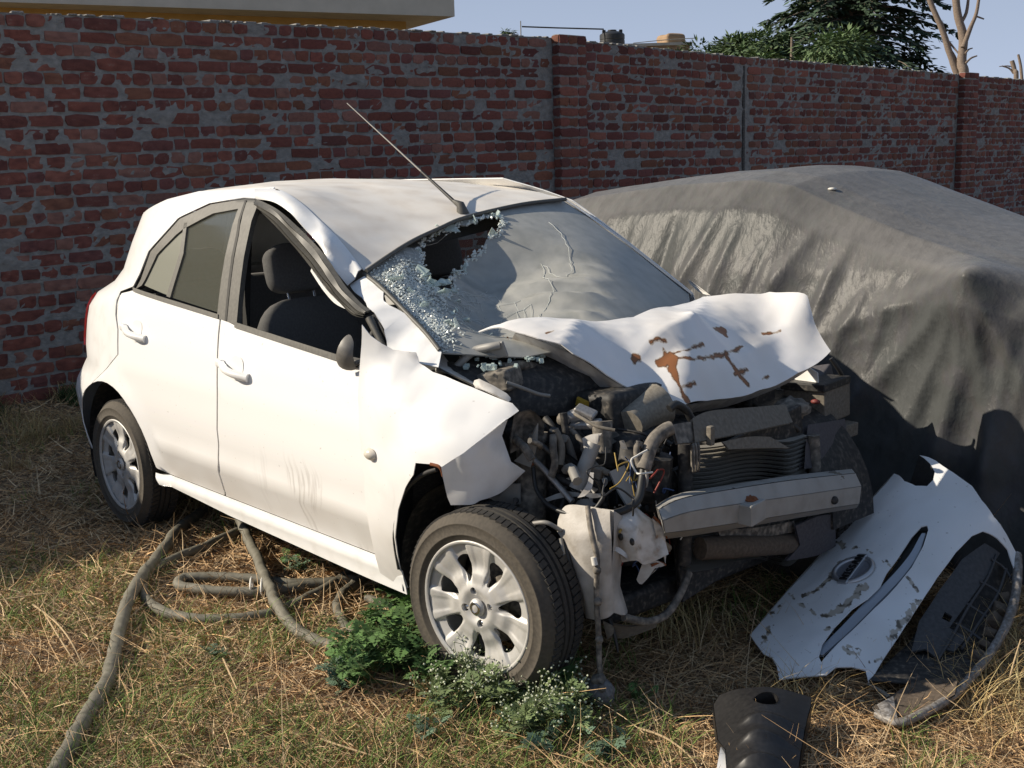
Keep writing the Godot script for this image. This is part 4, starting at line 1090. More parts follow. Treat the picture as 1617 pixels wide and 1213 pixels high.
	for k in 30:
		var row := PackedVector3Array()
		for i in 25:
			var t := i / 24.0
			var z := lerpf(0.20, -0.46, t)
			var y := 0.70 - k * 0.0135 - 0.085 * t - 0.016 * sin(t * 9.0 + 0.6) * smoothstep(0.35, 0.8, t) * (0.5 + k / 30.0) - 0.03 * smoothstep(0.3, 0.9, t) * k / 30.0
			row.append(Vector3(0.31 + 0.012 * sin(t * 11.0), y, z))
		var back := PackedVector3Array()
		for q in row:
			back.append(q + Vector3(-0.03, 0.002, 0))
		core.put(skin([row, back], 0.0045), Transform3D.IDENTITY)
	var rad := part("radiator", core, M.fin)
	obj("radiator_back", block(Vector3(0.02, 0.44, 0.70), 0.004, 0.0, Transform3D(Basis.from_euler(Vector3(0.14, 0, 0)), Vector3(0.268, 0.46, -0.13))), M.engine_black, rad)
	obj("radiator_tank", tube(curve(v3([0.31, 0.72, 0.215, 0.315, 0.58, 0.22, 0.31, 0.34, 0.22])), 0.022, 0.024, 10, 0.05), M.engine_black, rad)
	obj("radiator_tank", tube(curve(v3([0.31, 0.62, -0.475, 0.315, 0.46, -0.48, 0.31, 0.24, -0.47])), 0.02, 0.022, 10, 0.05), M.engine_dust, rad)
	for i in 3:
		obj("dryer_ring", tube(_loop(v3([.341, .688, .24])[0] + Vector3(0.02, 0, -0.012 * i), Vector3(0, 0.042, 0), Vector3(0.012, 0, 0.01)), 0.004), M.engine_dust, rad)
	part("slam_panel", skin([v3([.3, .787, .172, .3, .796, .086, .29, .77, -.122, .28, .743, -.34]), v3([.34, .725, .209, .35, .724, .133, .34, .709, -.072, .32, .69, -.327])], 0.012, 5), M.tan_dirty)
	part("slam_panel", skin([v3([.3, .784, .267, .3, .782, .214, .3, .775, .147]), v3([.33, .733, .279, .33, .728, .232, .33, .716, .172])], 0.01, 3), M.engine_dust)
	part("bonnet_lock", block(Vector3(0.02, 0.06, 0.02), 0.004, 0.0, Transform3D(Basis.IDENTITY, v3([.36, .742, .155])[0])), M.tan_dirty)
	part("air_guide", skin([v3([.36, .712, .1, .36, .704, -.029, .35, .678, -.16]), v3([.37, .686, .081, .37, .659, -.082, .35, .619, -.271])], 0.006, 4), M.tan_dirty)
	# bumper beam
	var br := [v3([.36, .576, .407, .37, .594, .308, .38, .571, .061, .39, .54, -.229, .39, .488, -.59]),
		v3([.41, .586, .454, .42, .601, .36, .43, .581, .127, .44, .55, -.156, .44, .496, -.528]),
		v3([.435, .564, .467, .445, .567, .356, .455, .542, .129, .465, .507, -.155, .465, .457, -.525]),
		v3([.43, .524, .451, .44, .509, .335, .45, .48, .106, .46, .446, -.171, .46, .396, -.524]),
		v3([.37, .477, .386, .38, .46, .261, .39, .431, .024, .4, .397, -.262, .4, .351, -.609])]
	var beam := Build.new()
	for k in 4:
		beam.put(skin([br[k], br[k + 1]], 0.006, 5), Transform3D.IDENTITY)
	for e in [0, 4]:
		for k in 3:
			beam.flat(br[k][e], br[k + 1][e], br[4][e], br[4][e].lerp(br[0][e], 0.5), Vector3(0, 0, 1.0 if e == 0 else -1.0))
	part("bumper_beam", beam, M.beam)
	part("tow_bracket", block(Vector3(0.05, 0.065, 0.085), 0.004, 0.002, Transform3D(Basis.from_euler(Vector3(0.05, 0.1, 0)), v3([.47, .512, .095])[0])), M.beam)
	part("tow_bracket", lump(Vector3(0.03, 0.016, 0.03), v3([.45, .539, .084])[0], 0.5), M.rust)
	part("beam_bolt", lump(Vector3(0.012, 0.014, 0.014), v3([.47, .446, -.359])[0], 0.1), M.engine_black)
	for k in [v3([.425, .578, .127])[0], v3([.43, .555, -.067])[0], v3([.435, .532, -.259])[0]]:
		part("beam_bolt", lump(Vector3(0.009, 0.007, 0.009), k, 0.1), M.engine_black)
	part("beam_clip", lump(Vector3(0.03, 0.014, 0.025), v3([.42, .503, -.435])[0], 0.5), M.tan_dirty)
	# lower parts in the shade
	part("condenser", skin([v3([.34, .429, .103, .35, .395, -.081, .35, .366, -.293]), v3([.34, .396, .086, .35, .356, -.099, .35, .326, -.312])], 0.02, 3), M.engine_dust)
	part("lower_crossmember", tube(curve(v3([.34, .386, .18, .36, .366, .064, .36, .328, -.103, .34, .272, -.34])), 0.036, 0.034, 10, 0.12), M.brown_dirty)
	part("under_tray", skin([v3([.38, .361, -.267, .38, .364, -.397, .36, .336, -.526]), v3([.38, .288, -.295, .38, .28, -.419, .36, .268, -.54]), v3([.36, .241, -.246, .36, .212, -.433, .34, .204, -.575])], 0.008, 3), M.purple_plastic)
	part("headlamp_housing", skin([v3([.26, .642, -.499, .24, .623, -.641, .22, .607, -.796]), v3([.3, .587, -.426, .28, .562, -.581, .25, .529, -.777]), v3([.31, .515, -.406, .3, .488, -.553, .26, .438, -.799])], 0.02, 3), M.purple_plastic)
	part("headlamp_mount", block(Vector3(0.08, 0.06, 0.1), 0.01, 0.01, Transform3D(Basis.IDENTITY, v3([.18, .549, -.871])[0])), M.tan_dirty)
	# battery
	part("battery", block(Vector3(0.17, 0.15, 0.21), 0.008, 0.0, Transform3D(Basis.from_euler(Vector3(0.0, 0.12, 0.04)), v3([.1, .664, -.813])[0])), M.tan_dirty)
	part("battery_lid", block(Vector3(0.18, 0.03, 0.22), 0.006, 0.0, Transform3D(Basis.from_euler(Vector3(0.0, 0.12, 0.04)), v3([.1, .728, -.802])[0])), M.engine_black)
	part("battery_terminal", lump(Vector3(0.018, 0.008, 0.014), v3([.185, .688, -.674])[0], 0.3), M.dull_red)
	part("fuse_box", block(Vector3(0.16, 0.06, 0.16), 0.01, 0.004, Transform3D(Basis.from_euler(Vector3(0.2, 0.3, 0.2)), v3([0, .711, -.899])[0])), M.purple_plastic)
	bent_pipe("battery_cable", [.12, .653, -.971, .14, .631, -.958, .16, .609, -.9, .16, .597, -.858], 0.009, M.wire_grey)
	bent_pipe("battery_cable", [.12, .812, -.869, .14, .765, -.895, .14, .71, -.941, .13, .653, -.981, .14, .59, -.924], 0.008, M.wire)
	bent_pipe("battery_cable", [.22, .706, -.379, .26, .675, -.396, .28, .639, -.432], 0.010, M.wire)
	part("wiring_box", lump(Vector3(0.06, 0.035, 0.07), v3([.22, .701, -.473])[0], 0.4), M.engine_dust)
	# washer bottle and crushed chassis leg at the right-hand corner
	part("washer_bottle", skin([
		v3([.161, .536, .6, .181, .581, .59, .256, .594, .58, .336, .597, .57]),
		v3([.17, .511, .615, .23, .518, .62, .299, .536, .6, .344, .542, .58]),
		v3([.186, .49, .61, .247, .497, .625, .313, .514, .605, .344, .515, .58]),
		v3([.22, .379, .6, .273, .389, .615, .317, .404, .6, .323, .405, .57]),
		v3([.249, .256, .58, .289, .267, .59, .315, .275, .58, .322, .287, .56])], 0.02, 5), M.tank_plastic)
	part("washer_bottle_side", skin([v3([.336, .597, .57, .324, .566, .52, .299, .523, .48]), v3([.344, .515, .58, .31, .477, .52, .286, .442, .48]), v3([.323, .405, .57, .296, .367, .52, .274, .331, .48]), v3([.322, .287, .56, .332, .266, .52, .303, .26, .48])], 0.012, 4), M.tank_plastic)
	var leg := [v3([.294, .577, .52, .318, .577, .5, .319, .576, .46, .321, .558, .43]), v3([.32, .53, .53, .36, .549, .52, .356, .54, .47, .356, .536, .42]), v3([.313, .474, .52, .357, .491, .515, .37, .475, .47, .381, .493, .41]), v3([.313, .415, .5, .358, .437, .5, .371, .422, .46, .395, .431, .41])]
	rng.seed = 9
	for r in leg:
		for i in r.size():
			r[i] += Vector3(rng.randf_range(-1, 1), rng.randf_range(-1, 1), rng.randf_range(-1, 1)) * 0.012
	part("crushed_chassis_leg", skin(leg, 0.006, 4), M.white_bare)
	for k in [v3([.337, .51, .535])[0], v3([.376, .503, .53])[0]]:
		part("chassis_hole", lump(Vector3(0.009, 0.011, 0.004), k, 0.0), M.engine_black)
	part("torn_chassis_edge", skin([v3([.374, .552, .44, .391, .511, .41, .392, .443, .4]), v3([.379, .49, .43, .381, .462, .41, .389, .407, .4])], 0.004, 3), M.white_bare)
	part("torn_chassis_edge", skin([v3([.345, .413, .45, .376, .422, .43, .4, .409, .41]), v3([.329, .359, .46, .342, .346, .45, .374, .392, .43])], 0.004, 3), M.white_inner)
	part("rusty_edge", tube(curve(v3([.368, .407, .44, .385, .415, .42, .4, .407, .41])), 0.005, 0.003, 6, 0.5), M.rust)
	part("rusty_edge", tube(curve(v3([.379, .557, .44, .395, .529, .42, .403, .49, .41])), 0.004, 0.003, 6, 0.5), M.rust)
	bent_pipe("front_valance_strip", [.332, .26, .52, .347, .227, .44, .352, .224, .36, .34, .258, .28, .314, .305, .2], 0.012, M.engine_dust)
	part("front_valance", skin([v3([.289, .228, .52, .315, .211, .46, .344, .222, .38]), v3([.254, .17, .5, .289, .168, .46, .332, .188, .38])], 0.006, 4), M.tan_dirty)
	part("torn_liner", skin([v3([.276, .243, .55, .292, .235, .54, .303, .225, .53]), v3([.286, .184, .54, .297, .197, .54, .298, .204, .53])], 0.004, 2), M.tan_dirty)
	bent_pipe("hanging_wire", [.274, .238, .52, .289, .208, .52, .301, .172, .52, .308, .144, .52], 0.008, M.wire, 0.003)
	bent_pipe("hanging_wire", [.19, .496, .63, .214, .437, .64, .233, .355, .64, .237, .285, .63], 0.006, M.wire_grey)
	bent_pipe("hanging_wire", [.191, .49, .62, .225, .427, .63, .253, .338, .63, .257, .269, .62], 0.008, M.wire)
	bent_pipe("brake_pipe", [-.03, .541, .66, -.014, .511, .67, .042, .507, .67, .125, .537, .67, .167, .544, .66, .191, .519, .63], 0.0065, M.wire_grey)
	bent_pipe("brake_pipe", [-.015, .543, .64, -.01, .517, .64, .017, .503, .64], 0.006, M.wire_grey)
	# fog lamp hanging by its cable
	var loom := bent_pipe("hanging_cable", [.271, .602, .6, .299, .556, .62, .322, .511, .63, .334, .464, .63, .324, .356, .625, .325, .24, .62, .326, .163, .62, .33, .115, .62], 0.0085, M.engine_dust)
	obj("cable_tape", tube(v3([.328, .474, .637, .333, .452, .637]), 0.0095), M.white_plastic, loom)
	for k in [v3([.335, .436, .632])[0], v3([.332, .34, .628])[0], v3([.329, .222, .622])[0]]:
		obj("cable_clip", lump(Vector3(0.012, 0.012, 0.012), k, 0.3), M.engine_dust, loom)
	var lampc: Vector3 = v3([.329, .06, .62])[0]
	var lamp := part("fog_lamp", lump(Vector3(0.046, 0.042, 0.04), lampc, 0.18), M.fog_lamp)
	obj("fog_lamp_plug", block(Vector3(0.04, 0.03, 0.034), 0.008, 0.004, Transform3D(Basis.from_euler(Vector3(0.3, 0.4, 0.5)), lampc + Vector3(0.0, 0.042, 0.008))), M.engine_dust, lamp)
	obj("fog_lamp_bracket", tube(curve(PackedVector3Array([lampc + Vector3(-0.03, 0.035, 0.02), lampc + Vector3(-0.045, 0.02, 0.025), lampc + Vector3(-0.03, 0.0, 0.035)])), 0.008, 0.006), M.engine_dust, lamp)
	obj("fog_lamp_screw", lump(Vector3(0.012, 0.012, 0.012), lampc + Vector3(0.03, 0.03, 0.025), 0.1), M.engine_dust, lamp)

func small_parts() -> void:
	var r := RandomNumberGenerator.new()
	r.seed = 404
	var mats := [M.wire, M.engine_dust, M.wire_grey, M.engine_black, M.wire, M.tan_dirty]
	for i in 26:
		var p := Vector3(r.randf_range(0.0, 0.28), r.randf_range(0.42, 0.78), r.randf_range(-0.1, 0.5))
		var pts := PackedVector3Array([p])
		var d := Vector3(r.randf_range(-0.3, 0.5), r.randf_range(-1, 0.5), r.randf_range(-1, 1)).normalized()
		for k in 4:
			p += d * r.randf_range(0.03, 0.07)
			d = (d + Vector3(r.randf_range(-0.5, 0.5), r.randf_range(-0.9, 0.3), r.randf_range(-0.7, 0.7))).normalized()
			pts.append(p)
		part("engine_wire" if i % 2 else "engine_hose", tube(curve(pts, 5), r.randf_range(0.003, 0.006) if i % 2 else r.randf_range(0.008, 0.014), -1.0, 7), mats[i % 6])
	for i in 16:
		var p := Vector3(r.randf_range(-0.1, 0.1), r.randf_range(0.55, 0.82), r.randf_range(0.44, 0.58))
		var pts := PackedVector3Array([p])
		var d := Vector3(r.randf_range(-0.5, 0.8), r.randf_range(-1, 0.2), r.randf_range(-0.6, 0.3)).normalized()
		for k in 3:
			p += d * r.randf_range(0.03, 0.06)
			d = (d + Vector3(r.randf_range(-0.5, 0.5), r.randf_range(-0.7, 0.3), r.randf_range(-0.5, 0.5))).normalized()
			pts.append(p)
		part("engine_hose", tube(curve(pts, 5), r.randf_range(0.005, 0.016), -1.0, 7), mats[i % 6])
	var tints := [M.wire_red, M.wire_blue, M.wire_yellow, M.white_plastic, M.wire, M.wire]
	for i in 22:      # thin coloured wires trailing from the looms
		var p := Vector3(r.randf_range(0.2, 0.36), r.randf_range(0.5, 0.78), r.randf_range(0.18, 0.56))
		var pts := PackedVector3Array([p])
		for k in 5:
			p += Vector3(r.randf_range(-0.02, 0.035), r.randf_range(-0.06, 0.02), r.randf_range(-0.05, 0.05))
			pts.append(p)
		part("engine_wire", tube(curve(pts, 4), r.randf_range(0.0016, 0.0034), -1.0, 5), tints[i % 6])
	for i in 9:      # slivers of torn sheet metal
		var p := Vector3(r.randf_range(0.1, 0.36), r.randf_range(0.42, 0.72), r.randf_range(0.3, 0.58))
		var a := Vector3(r.randf_range(-1, 1), r.randf_range(-1, 1), r.randf_range(-0.6, 0.6)).normalized() * r.randf_range(0.03, 0.07)
		var c := a.cross(Vector3(0.5, 0.3, 1)).normalized() * r.randf_range(0.012, 0.03)
		part("torn_metal", skin([PackedVector3Array([p - a, p + c * 0.4, p + a * 0.9]), PackedVector3Array([p - a * 0.7 + c, p + c * 1.5 + a.cross(c) * 4.0, p + a + c * 0.6])], 0.003, 3), [M.white_bare, M.beam, M.white_inner][i % 3])
	for i in 30:
		var p := Vector3(r.randf_range(0.12, 0.27), r.randf_range(0.45, 0.74), r.randf_range(-0.1, 0.48))
		var t := Transform3D(Basis.from_euler(Vector3(r.randf() - 0.5, r.randf() * 2.0, r.randf() - 0.5)), p)
		var b := block(Vector3(r.randf_range(0.02, 0.06), r.randf_range(0.015, 0.05), r.randf_range(0.02, 0.05)), 0.005, 0.0, t)
		b.put(lathe(v2([0, 0.02, 0.01, 0.02, 0.01, -0.02]), 8), t * Transform3D(Basis(Vector3.UP, 1.57), Vector3(0.02, 0.01, 0)))
		part("engine_bracket", b, mats[(i + 1) % 6])

func _loop(c: Vector3, a: Vector3, b: Vector3) -> PackedVector3Array:
	var r := PackedVector3Array()
	for i in 21:
		r.append(c + a * sin(TAU * i / 20.0) + b * cos(TAU * i / 20.0))
	return r

# ------------------------------------------------------------------ the covered car next to it
const TOP := [-2.95, 0.3, -2.8, 0.95, -2.5, 1.22, -2.0, 1.385, -1.3, 1.465, -0.8, 1.49, -0.58, 1.462, -0.38, 1.385, 0.0, 1.255, 0.3, 1.175, 0.46, 1.14, 0.62, 1.09, 0.9, 1.02, 1.4, 0.94, 1.9, 0.82, 2.08, 0.3]

func tarp_point(x: float, s: float) -> Vector3:      # s runs from the near hem (1) over the roof (0) to the far hem (-1)
	var t := table(TOP, x)
	var a := absf(s)
	var tall := smoothstep(1.0, 1.4, t)
	var v := table([0.0, 0.0, 0.25, 0.36, 0.4, 0.56, 0.5, 0.68, 0.6, 0.79, 0.7, 0.86, 0.85, 0.93, 1.0, 1.04], a)
	var f_hi := table([0.0, 1.0, 0.25, 0.992, 0.4, 0.965, 0.5, 0.88, 0.6, 0.70, 0.7, 0.52, 0.85, 0.25, 1.0, 0.0], a)
	var f_lo := table([0.0, 1.0, 0.25, 0.99, 0.4, 0.97, 0.5, 0.94, 0.6, 0.86, 0.7, 0.64, 0.85, 0.3, 1.0, 0.0], a)
	var y := t * lerpf(f_lo, f_hi, tall)
	var hang := smoothstep(0.40, 0.62, a)
	if s > 0.0:
		# tented over a door mirror
		var r := Vector2((x - 0.46) * 0.9, (y - 1.02) * 1.1).length()
		v += 0.27 * exp(-sqrt(r * r + 0.0006) / 0.15) + 0.06 * exp(-r / 0.5)
		y += 0.11 * exp(-sqrt(r * r + 0.0006) / 0.13) * smoothstep(0.3, 0.5, a)
	var p := Vector2(x, y)
	var push := 0.0
	for c in (creases_near if s > 0.0 else creases_far):
		if absf(p.x - c[4]) > c[5]:
			continue
		var ab: Vector2 = c[1] - c[0]
		var along: float = clampf((p - c[0]).dot(ab) / ab.length_squared(), 0.0, 1.0)
		var d: float = p.distance_to(c[0] + ab * along)
		var w: float = c[3] * (0.5 + 0.9 * along)
		if d < 4.0 * w:
			push += c[2] * smoothstep(0.0, 0.15, along) * (exp(-sqrt(d * d + 0.0004) / w) - 0.35 * exp(-d * d / (3.0 * w * w)))
	v += hang * push
	y += 0.4 * push * smoothstep(0.2, 0.45, a) * (1.0 - hang)
	v += 0.02 * noise_a.get_noise_2d(x * 24.0, y * 10.0) * hang
	y += 0.008 * noise_a.get_noise_2d(x * 20.0, s * 30.0) * (1.0 - hang)
	return Vector3(x, maxf(y, 0.0) + 0.01, v * signf(s) - 0.0)

var creases_near := []
var creases_far := []

func make_creases() -> void:
	var r := RandomNumberGenerator.new()
	r.seed = 4711
	for side in 2:
		var list := []
		for k in 34:      # taut folds from the roof edge down to the hem, leaning back
			var x := lerpf(-2.7, 1.9, (k + r.randf_range(-0.3, 0.3)) / 33.0)
			var y0 := table(TOP, x) * r.randf_range(0.86, 1.0)
			var lean := r.randf_range(-0.42, 0.02)
			list.append([Vector2(x, y0), Vector2(x + lean, r.randf_range(0.0, 0.55)), r.randf_range(0.025, 0.09) * (1.0 if r.randf() < 0.8 else -0.6), r.randf_range(0.04, 0.085)])
		for k in 16:      # short cross wrinkles
			var c := Vector2(r.randf_range(-2.2, 1.7), r.randf_range(0.35, 1.1))
			var d := Vector2(r.randf_range(0.12, 0.35), r.randf_range(-0.22, 0.22))
			list.append([c - d, c + d, r.randf_range(0.012, 0.03), r.randf_range(0.03, 0.05)])
		if side == 0:     # folds spreading from the mirror
			for e in [[-0.5, 1.05, 0.05], [-0.42, 0.72, 0.06], [-0.2, 0.35, 0.08], [0.05, 0.1, 0.07], [0.32, 0.0, 0.09], [0.62, 0.15, 0.07], [0.9, 0.35, 0.09], [1.25, 0.6, 0.07], [1.5, 0.85, 0.05], [0.0, 1.34, 0.03]]:
				list.append([Vector2(0.46, 1.10), Vector2(e[0], e[1]), e[2], 0.06])
		for c in list:
			c.append((c[0].x + c[1].x) * 0.5)
			c.append(absf(c[0].x - c[1].x) * 0.5 + 6.0 * c[3])
		if side == 0:
			creases_near = list
		else:
			creases_far = list

func build_tarp() -> void:
	make_creases()
	var at := car.transform * Vector3(0, 0, -2.2)
	var o := Node3D.new()
	o.name = "covered_car"
	add_child(o, true)
	o.transform = Transform3D(car.transform.basis, at)
	tag(o, "car hidden under a dusty grey tarpaulin, parked beside the wrecked hatchback", "covered car")
	var b := Build.new()
	var nx := 380
	var ns := 190
	var g := []
	for i in nx + 1:
		for j in ns + 1:
			g.append(tarp_point(lerpf(-2.95, 2.08, float(i) / nx), lerpf(-1.0, 1.0, float(j) / ns)))
	for i in nx + 1:
		for j in ns + 1:
			var dx: Vector3 = g[mini(i + 1, nx) * (ns + 1) + j] - g[maxi(i - 1, 0) * (ns + 1) + j]
			var ds: Vector3 = g[i * (ns + 1) + mini(j + 1, ns)] - g[i * (ns + 1) + maxi(j - 1, 0)]
			var n := ds.cross(dx).normalized()
			b.add(g[i * (ns + 1) + j], n if n.length() > 0.5 else Vector3.UP, Vector2(float(i) / nx, float(j) / ns))
	for i in nx:
		for j in ns:
			b.quad(i * (ns + 1) + j, i * (ns + 1) + j + 1, (i + 1) * (ns + 1) + j + 1, (i + 1) * (ns + 1) + j)
	# hems falling to the ground at both ends
	for e in [0, nx]:
		var rows := []
		for d in [0.0, 0.1, 0.22]:
			var row := PackedVector3Array()
			for j in range(0, ns + 1, 2):
				var p: Vector3 = g[e * (ns + 1) + j]
				row.append(Vector3(p.x + d * (1.0 if e else -1.0) + 0.02 * sin(j * 0.8), p.y * (1.0 - d / 0.22), p.z))
			rows.append(row)
		b.put(skin(rows, 0.003), Transform3D.IDENTITY)
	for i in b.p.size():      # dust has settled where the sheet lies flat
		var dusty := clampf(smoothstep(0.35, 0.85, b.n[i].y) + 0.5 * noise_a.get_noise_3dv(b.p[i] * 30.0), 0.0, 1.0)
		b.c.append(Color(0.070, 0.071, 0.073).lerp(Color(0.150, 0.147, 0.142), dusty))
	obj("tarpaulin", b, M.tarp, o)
	var pat := obj("white_patch", lump(Vector3(0.02, 0.006, 0.018), Vector3.ZERO, 0.3), M.white_plastic, o)
	var pw := tarp_point(-0.46, 0.30)
	pat.position = pw + Vector3(0, 0.004, 0)
	# the body it lies over
	obj("car_body", block(Vector3(4.4, 0.62, 1.4), 0.1, 0.0, Transform3D(Basis.IDENTITY, Vector3(-0.4, 0.46, 0))), M.engine_black, o)
	obj("car_roof", block(Vector3(1.3, 0.4, 0.95), 0.1, 0.0, Transform3D(Basis.IDENTITY, Vector3(-1.0, 1.12, 0))), M.engine_black, o)

# ------------------------------------------------------------------ loose parts on the grass
func build_bumper() -> void:
	var ctl := v3([.745, .05, -3.531, 1.093, .17, -3.961, 1.428, .375, -4.232, 1.502, .46, -4.18, 1.621, .385, -3.95, 1.657, .3, -3.813, 1.709, .2, -3.77, 1.608, .11, -3.548, 1.306, .05, -3.161, 1.056, .03, -2.963, 1.023, .035, -3.199, .773, .03, -3.251, 1.135, .18, -3.736, 1.319, .235, -3.705, 1.478, .31, -3.799, .983, .075, -3.327, 1.276, .27, -4.129, 1.53, .42, -4.084, 1.398, .335, -3.945])
	var o := Node3D.new()
	o.name = "bumper_cover"
	add_child(o, true)
	var c0: Vector3 = ctl[12]
	o.position = Vector3(c0.x, 0, c0.z)
	tag(o, "torn white front bumper cover with round badge, lying face up in front of the wreck", "bumper")
	var pl := plate_xz(ctl, 0.00002)
	var f := func(q: Vector2) -> Vector3: return Vector3(q.x - c0.x, pl.at(q.x, q.y) + 0.003 * noise_a.get_noise_2d(q.x * 110.0, q.y * 110.0), q.y - c0.z)
	var out := v2([.745, -3.531, .907, -3.744, 1.093, -3.961, 1.276, -4.129, 1.428, -4.232, 1.426, -4.114, 1.448, -4.056, 1.479, -4.029, 1.508, -4.049, 1.526, -4.086, 1.52, -4.123, 1.501, -4.177, 1.543, -4.125, 1.582, -4.059, 1.619, -3.974, 1.624, -3.899, 1.642, -3.832, 1.675, -3.801, 1.701, -3.773, 1.669, -3.708, 1.665, -3.761, 1.631, -3.773, 1.585, -3.779, 1.54, -3.76, 1.466, -3.702, 1.37, -3.609, 1.27, -3.494, 1.173, -3.377, 1.096, -3.286, 1.026, -3.198, 1.032, -3.25, .996, -3.268, .949, -3.271, .912, -3.241, .848, -3.246, .773, -3.248, .782, -3.317, .777, -3.37, .759, -3.397])
	var slot := v2([1.409, -3.822, 1.405, -3.799, 1.369, -3.741, 1.306, -3.665, 1.235, -3.597, 1.134, -3.509, 1.039, -3.421, .947, -3.335, .912, -3.298, .911, -3.322, .935, -3.377, .995, -3.456, 1.07, -3.531, 1.132, -3.567, 1.187, -3.614, 1.223, -3.666, 1.269, -3.711, 1.348, -3.794, 1.39, -3.825])
	var shell := obj("painted_cover", sheet(out, f, 0.025, 0.004, [slot], -1.0), M.bumper_paint, o)
	var turned := PackedVector3Array()
	var low := PackedVector3Array()
	var edge := v2([.745, -3.531, .907, -3.744, 1.093, -3.961, 1.276, -4.129, 1.428, -4.232])
	for q in edge:
		var p: Vector3 = f.call(q)
		turned.append(p); low.append(p + Vector3(-0.005, -0.03, -0.003))
	obj("turned_edge", skin([turned, low], 0.004, 3), M.white_inner, shell)
	# far end curling round
	var tip := v2([1.526, -4.086, 1.52, -4.123, 1.501, -4.177])
	var curl := PackedVector3Array()
	var curl2 := PackedVector3Array()
	for q in tip:
		var p: Vector3 = f.call(q)
		curl.append(p); curl2.append(p + Vector3(-0.03, -0.14, -0.02))
	obj("headlamp_recess", skin([curl, curl2], 0.004, 3), M.black_rubber, shell)
	# outer rim of the lower opening and the lip
	var rimline := v3([1.705, .205, -3.782, 1.681, .175, -3.717, 1.629, .13, -3.606, 1.535, .1, -3.447, 1.44, .065, -3.327, 1.322, .055, -3.179, 1.216, .045, -3.068, 1.11, .035, -2.995, 1.034, .03, -2.961, .995, .025, -3.022])
	obj("lower_rim", tube(curve(rimline, 5), 0.016, 0.012, 8, 0.1), M.bumper_rim, o)
	var lipa := v3([1.048, .05, -3.076, 1.137, .05, -3.152, 1.213, .06, -3.159, 1.256, .07, -3.118])
	var lipb := v3([.985, .04, -3.03, 1.057, .03, -2.993, 1.145, .04, -3.02, 1.224, .06, -3.053])
	obj("lower_lip", skin([lipa, lipb], 0.005, 4), M.brown_dirty, o)
	obj("lip_splinter", skin([v3([1.016, .04, -3.189, 1.041, .035, -3.168, 1.066, .03, -3.124]), v3([1.019, .035, -3.187, 1.039, .03, -3.162, 1.056, .025, -3.115])], 0.004, 2), M.tan_plastic, o)
	obj("lip_splinter", skin([v3([.988, .035, -3.04, 1.02, .05, -3.047, 1.057, .05, -3.076]), v3([.995, .025, -2.992, 1.013, .03, -2.966, 1.035, .03, -2.965])], 0.004, 3), M.bumper_rim, o)
	# strip in the upper slot
	var gl := curve(v3([1.398, .282, -3.802, 1.345, .235, -3.72, 1.267, .187, -3.639, 1.154, .136, -3.542, 1.044, .095, -3.44, .929, .058, -3.341]), 6)
	var gb := PackedVector3Array()
	for i in gl.size():
		var k := sin(PI * clampf(0.12 + 0.88 * i / (gl.size() - 1.0), 0.0, 1.0) * 0.75)
		gb.append(gl[i] + Vector3(-0.062, -0.012, -0.045) * k * 0.55)
	obj("grille_strip", skin([gl, gb], 0.006), M.grille_strip, o)
	var sf := func(q: Vector2) -> Vector3: return f.call(q) + Vector3(0.0, -0.028, 0.0)
	obj("slot_backing", sheet(v2([1.427, -3.826, 1.386, -3.728, 1.238, -3.581, 1.035, -3.409, .906, -3.282, .899, -3.331, .994, -3.475, 1.196, -3.645, 1.387, -3.847]), sf, 0.04, 0.004, [], -1.0), M.black_rubber, o)
	# black mesh and plate holder in the lower opening
	var dark := sheet(v2([1.585, -3.779, 1.664, -3.77, 1.667, -3.697, 1.59, -3.541, 1.458, -3.355, 1.321, -3.201, 1.237, -3.124, 1.141, -3.164, 1.024, -3.193, 1.096, -3.286, 1.27, -3.494, 1.466, -3.702]), func(q: Vector2) -> Vector3: return Vector3(q.x - c0.x, maxf(pl.at(q.x, q.y) - 0.08, 0.045), q.y - c0.z), 0.04, 0.004, [], -1.0)
	obj("opening_back", dark, M.engine_black, o)
	var hold := sheet(v2([1.59, -3.774, 1.639, -3.763, 1.544, -3.656, 1.422, -3.523, 1.354, -3.447, 1.397, -3.412, 1.333, -3.345, 1.306, -3.355, 1.269, -3.316, 1.248, -3.357, 1.202, -3.349, 1.268, -3.475, 1.378, -3.601, 1.49, -3.712]), func(q: Vector2) -> Vector3: return Vector3(q.x - c0.x, pl.at(q.x, q.y) - 0.035, q.y - c0.z), 0.03, 0.006, [v2([1.364, -3.513, 1.382, -3.496, 1.363, -3.471, 1.344, -3.486])], -1.0)
	obj("plate_holder", hold, M.plate_black, o)
	for l in [[v3([1.623, .22, -3.751, 1.556, .17, -3.659, 1.447, .123, -3.534, 1.35, .082, -3.407, 1.261, .051, -3.294])], [v3([1.646, .178, -3.723, 1.573, .132, -3.613, 1.471, .097, -3.49, 1.359, .063, -3.353])], [v3([1.524, .167, -3.64, 1.57, .142, -3.627, 1.598, .107, -3.59])], [v3([1.447, .129, -3.546, 1.486, .106, -3.518, 1.529, .077, -3.481])], [v3([1.38, .1, -3.462, 1.417, .082, -3.428, 1.453, .058, -3.382])], [v3([1.595, .211, -3.727, 1.634, .185, -3.722, 1.654, .152, -3.7])]]:
		obj("mesh_bar", tube(curve(l[0], 4), 0.0045, 0.0045, 6), M.plate_black, o)
	rng.seed = 31
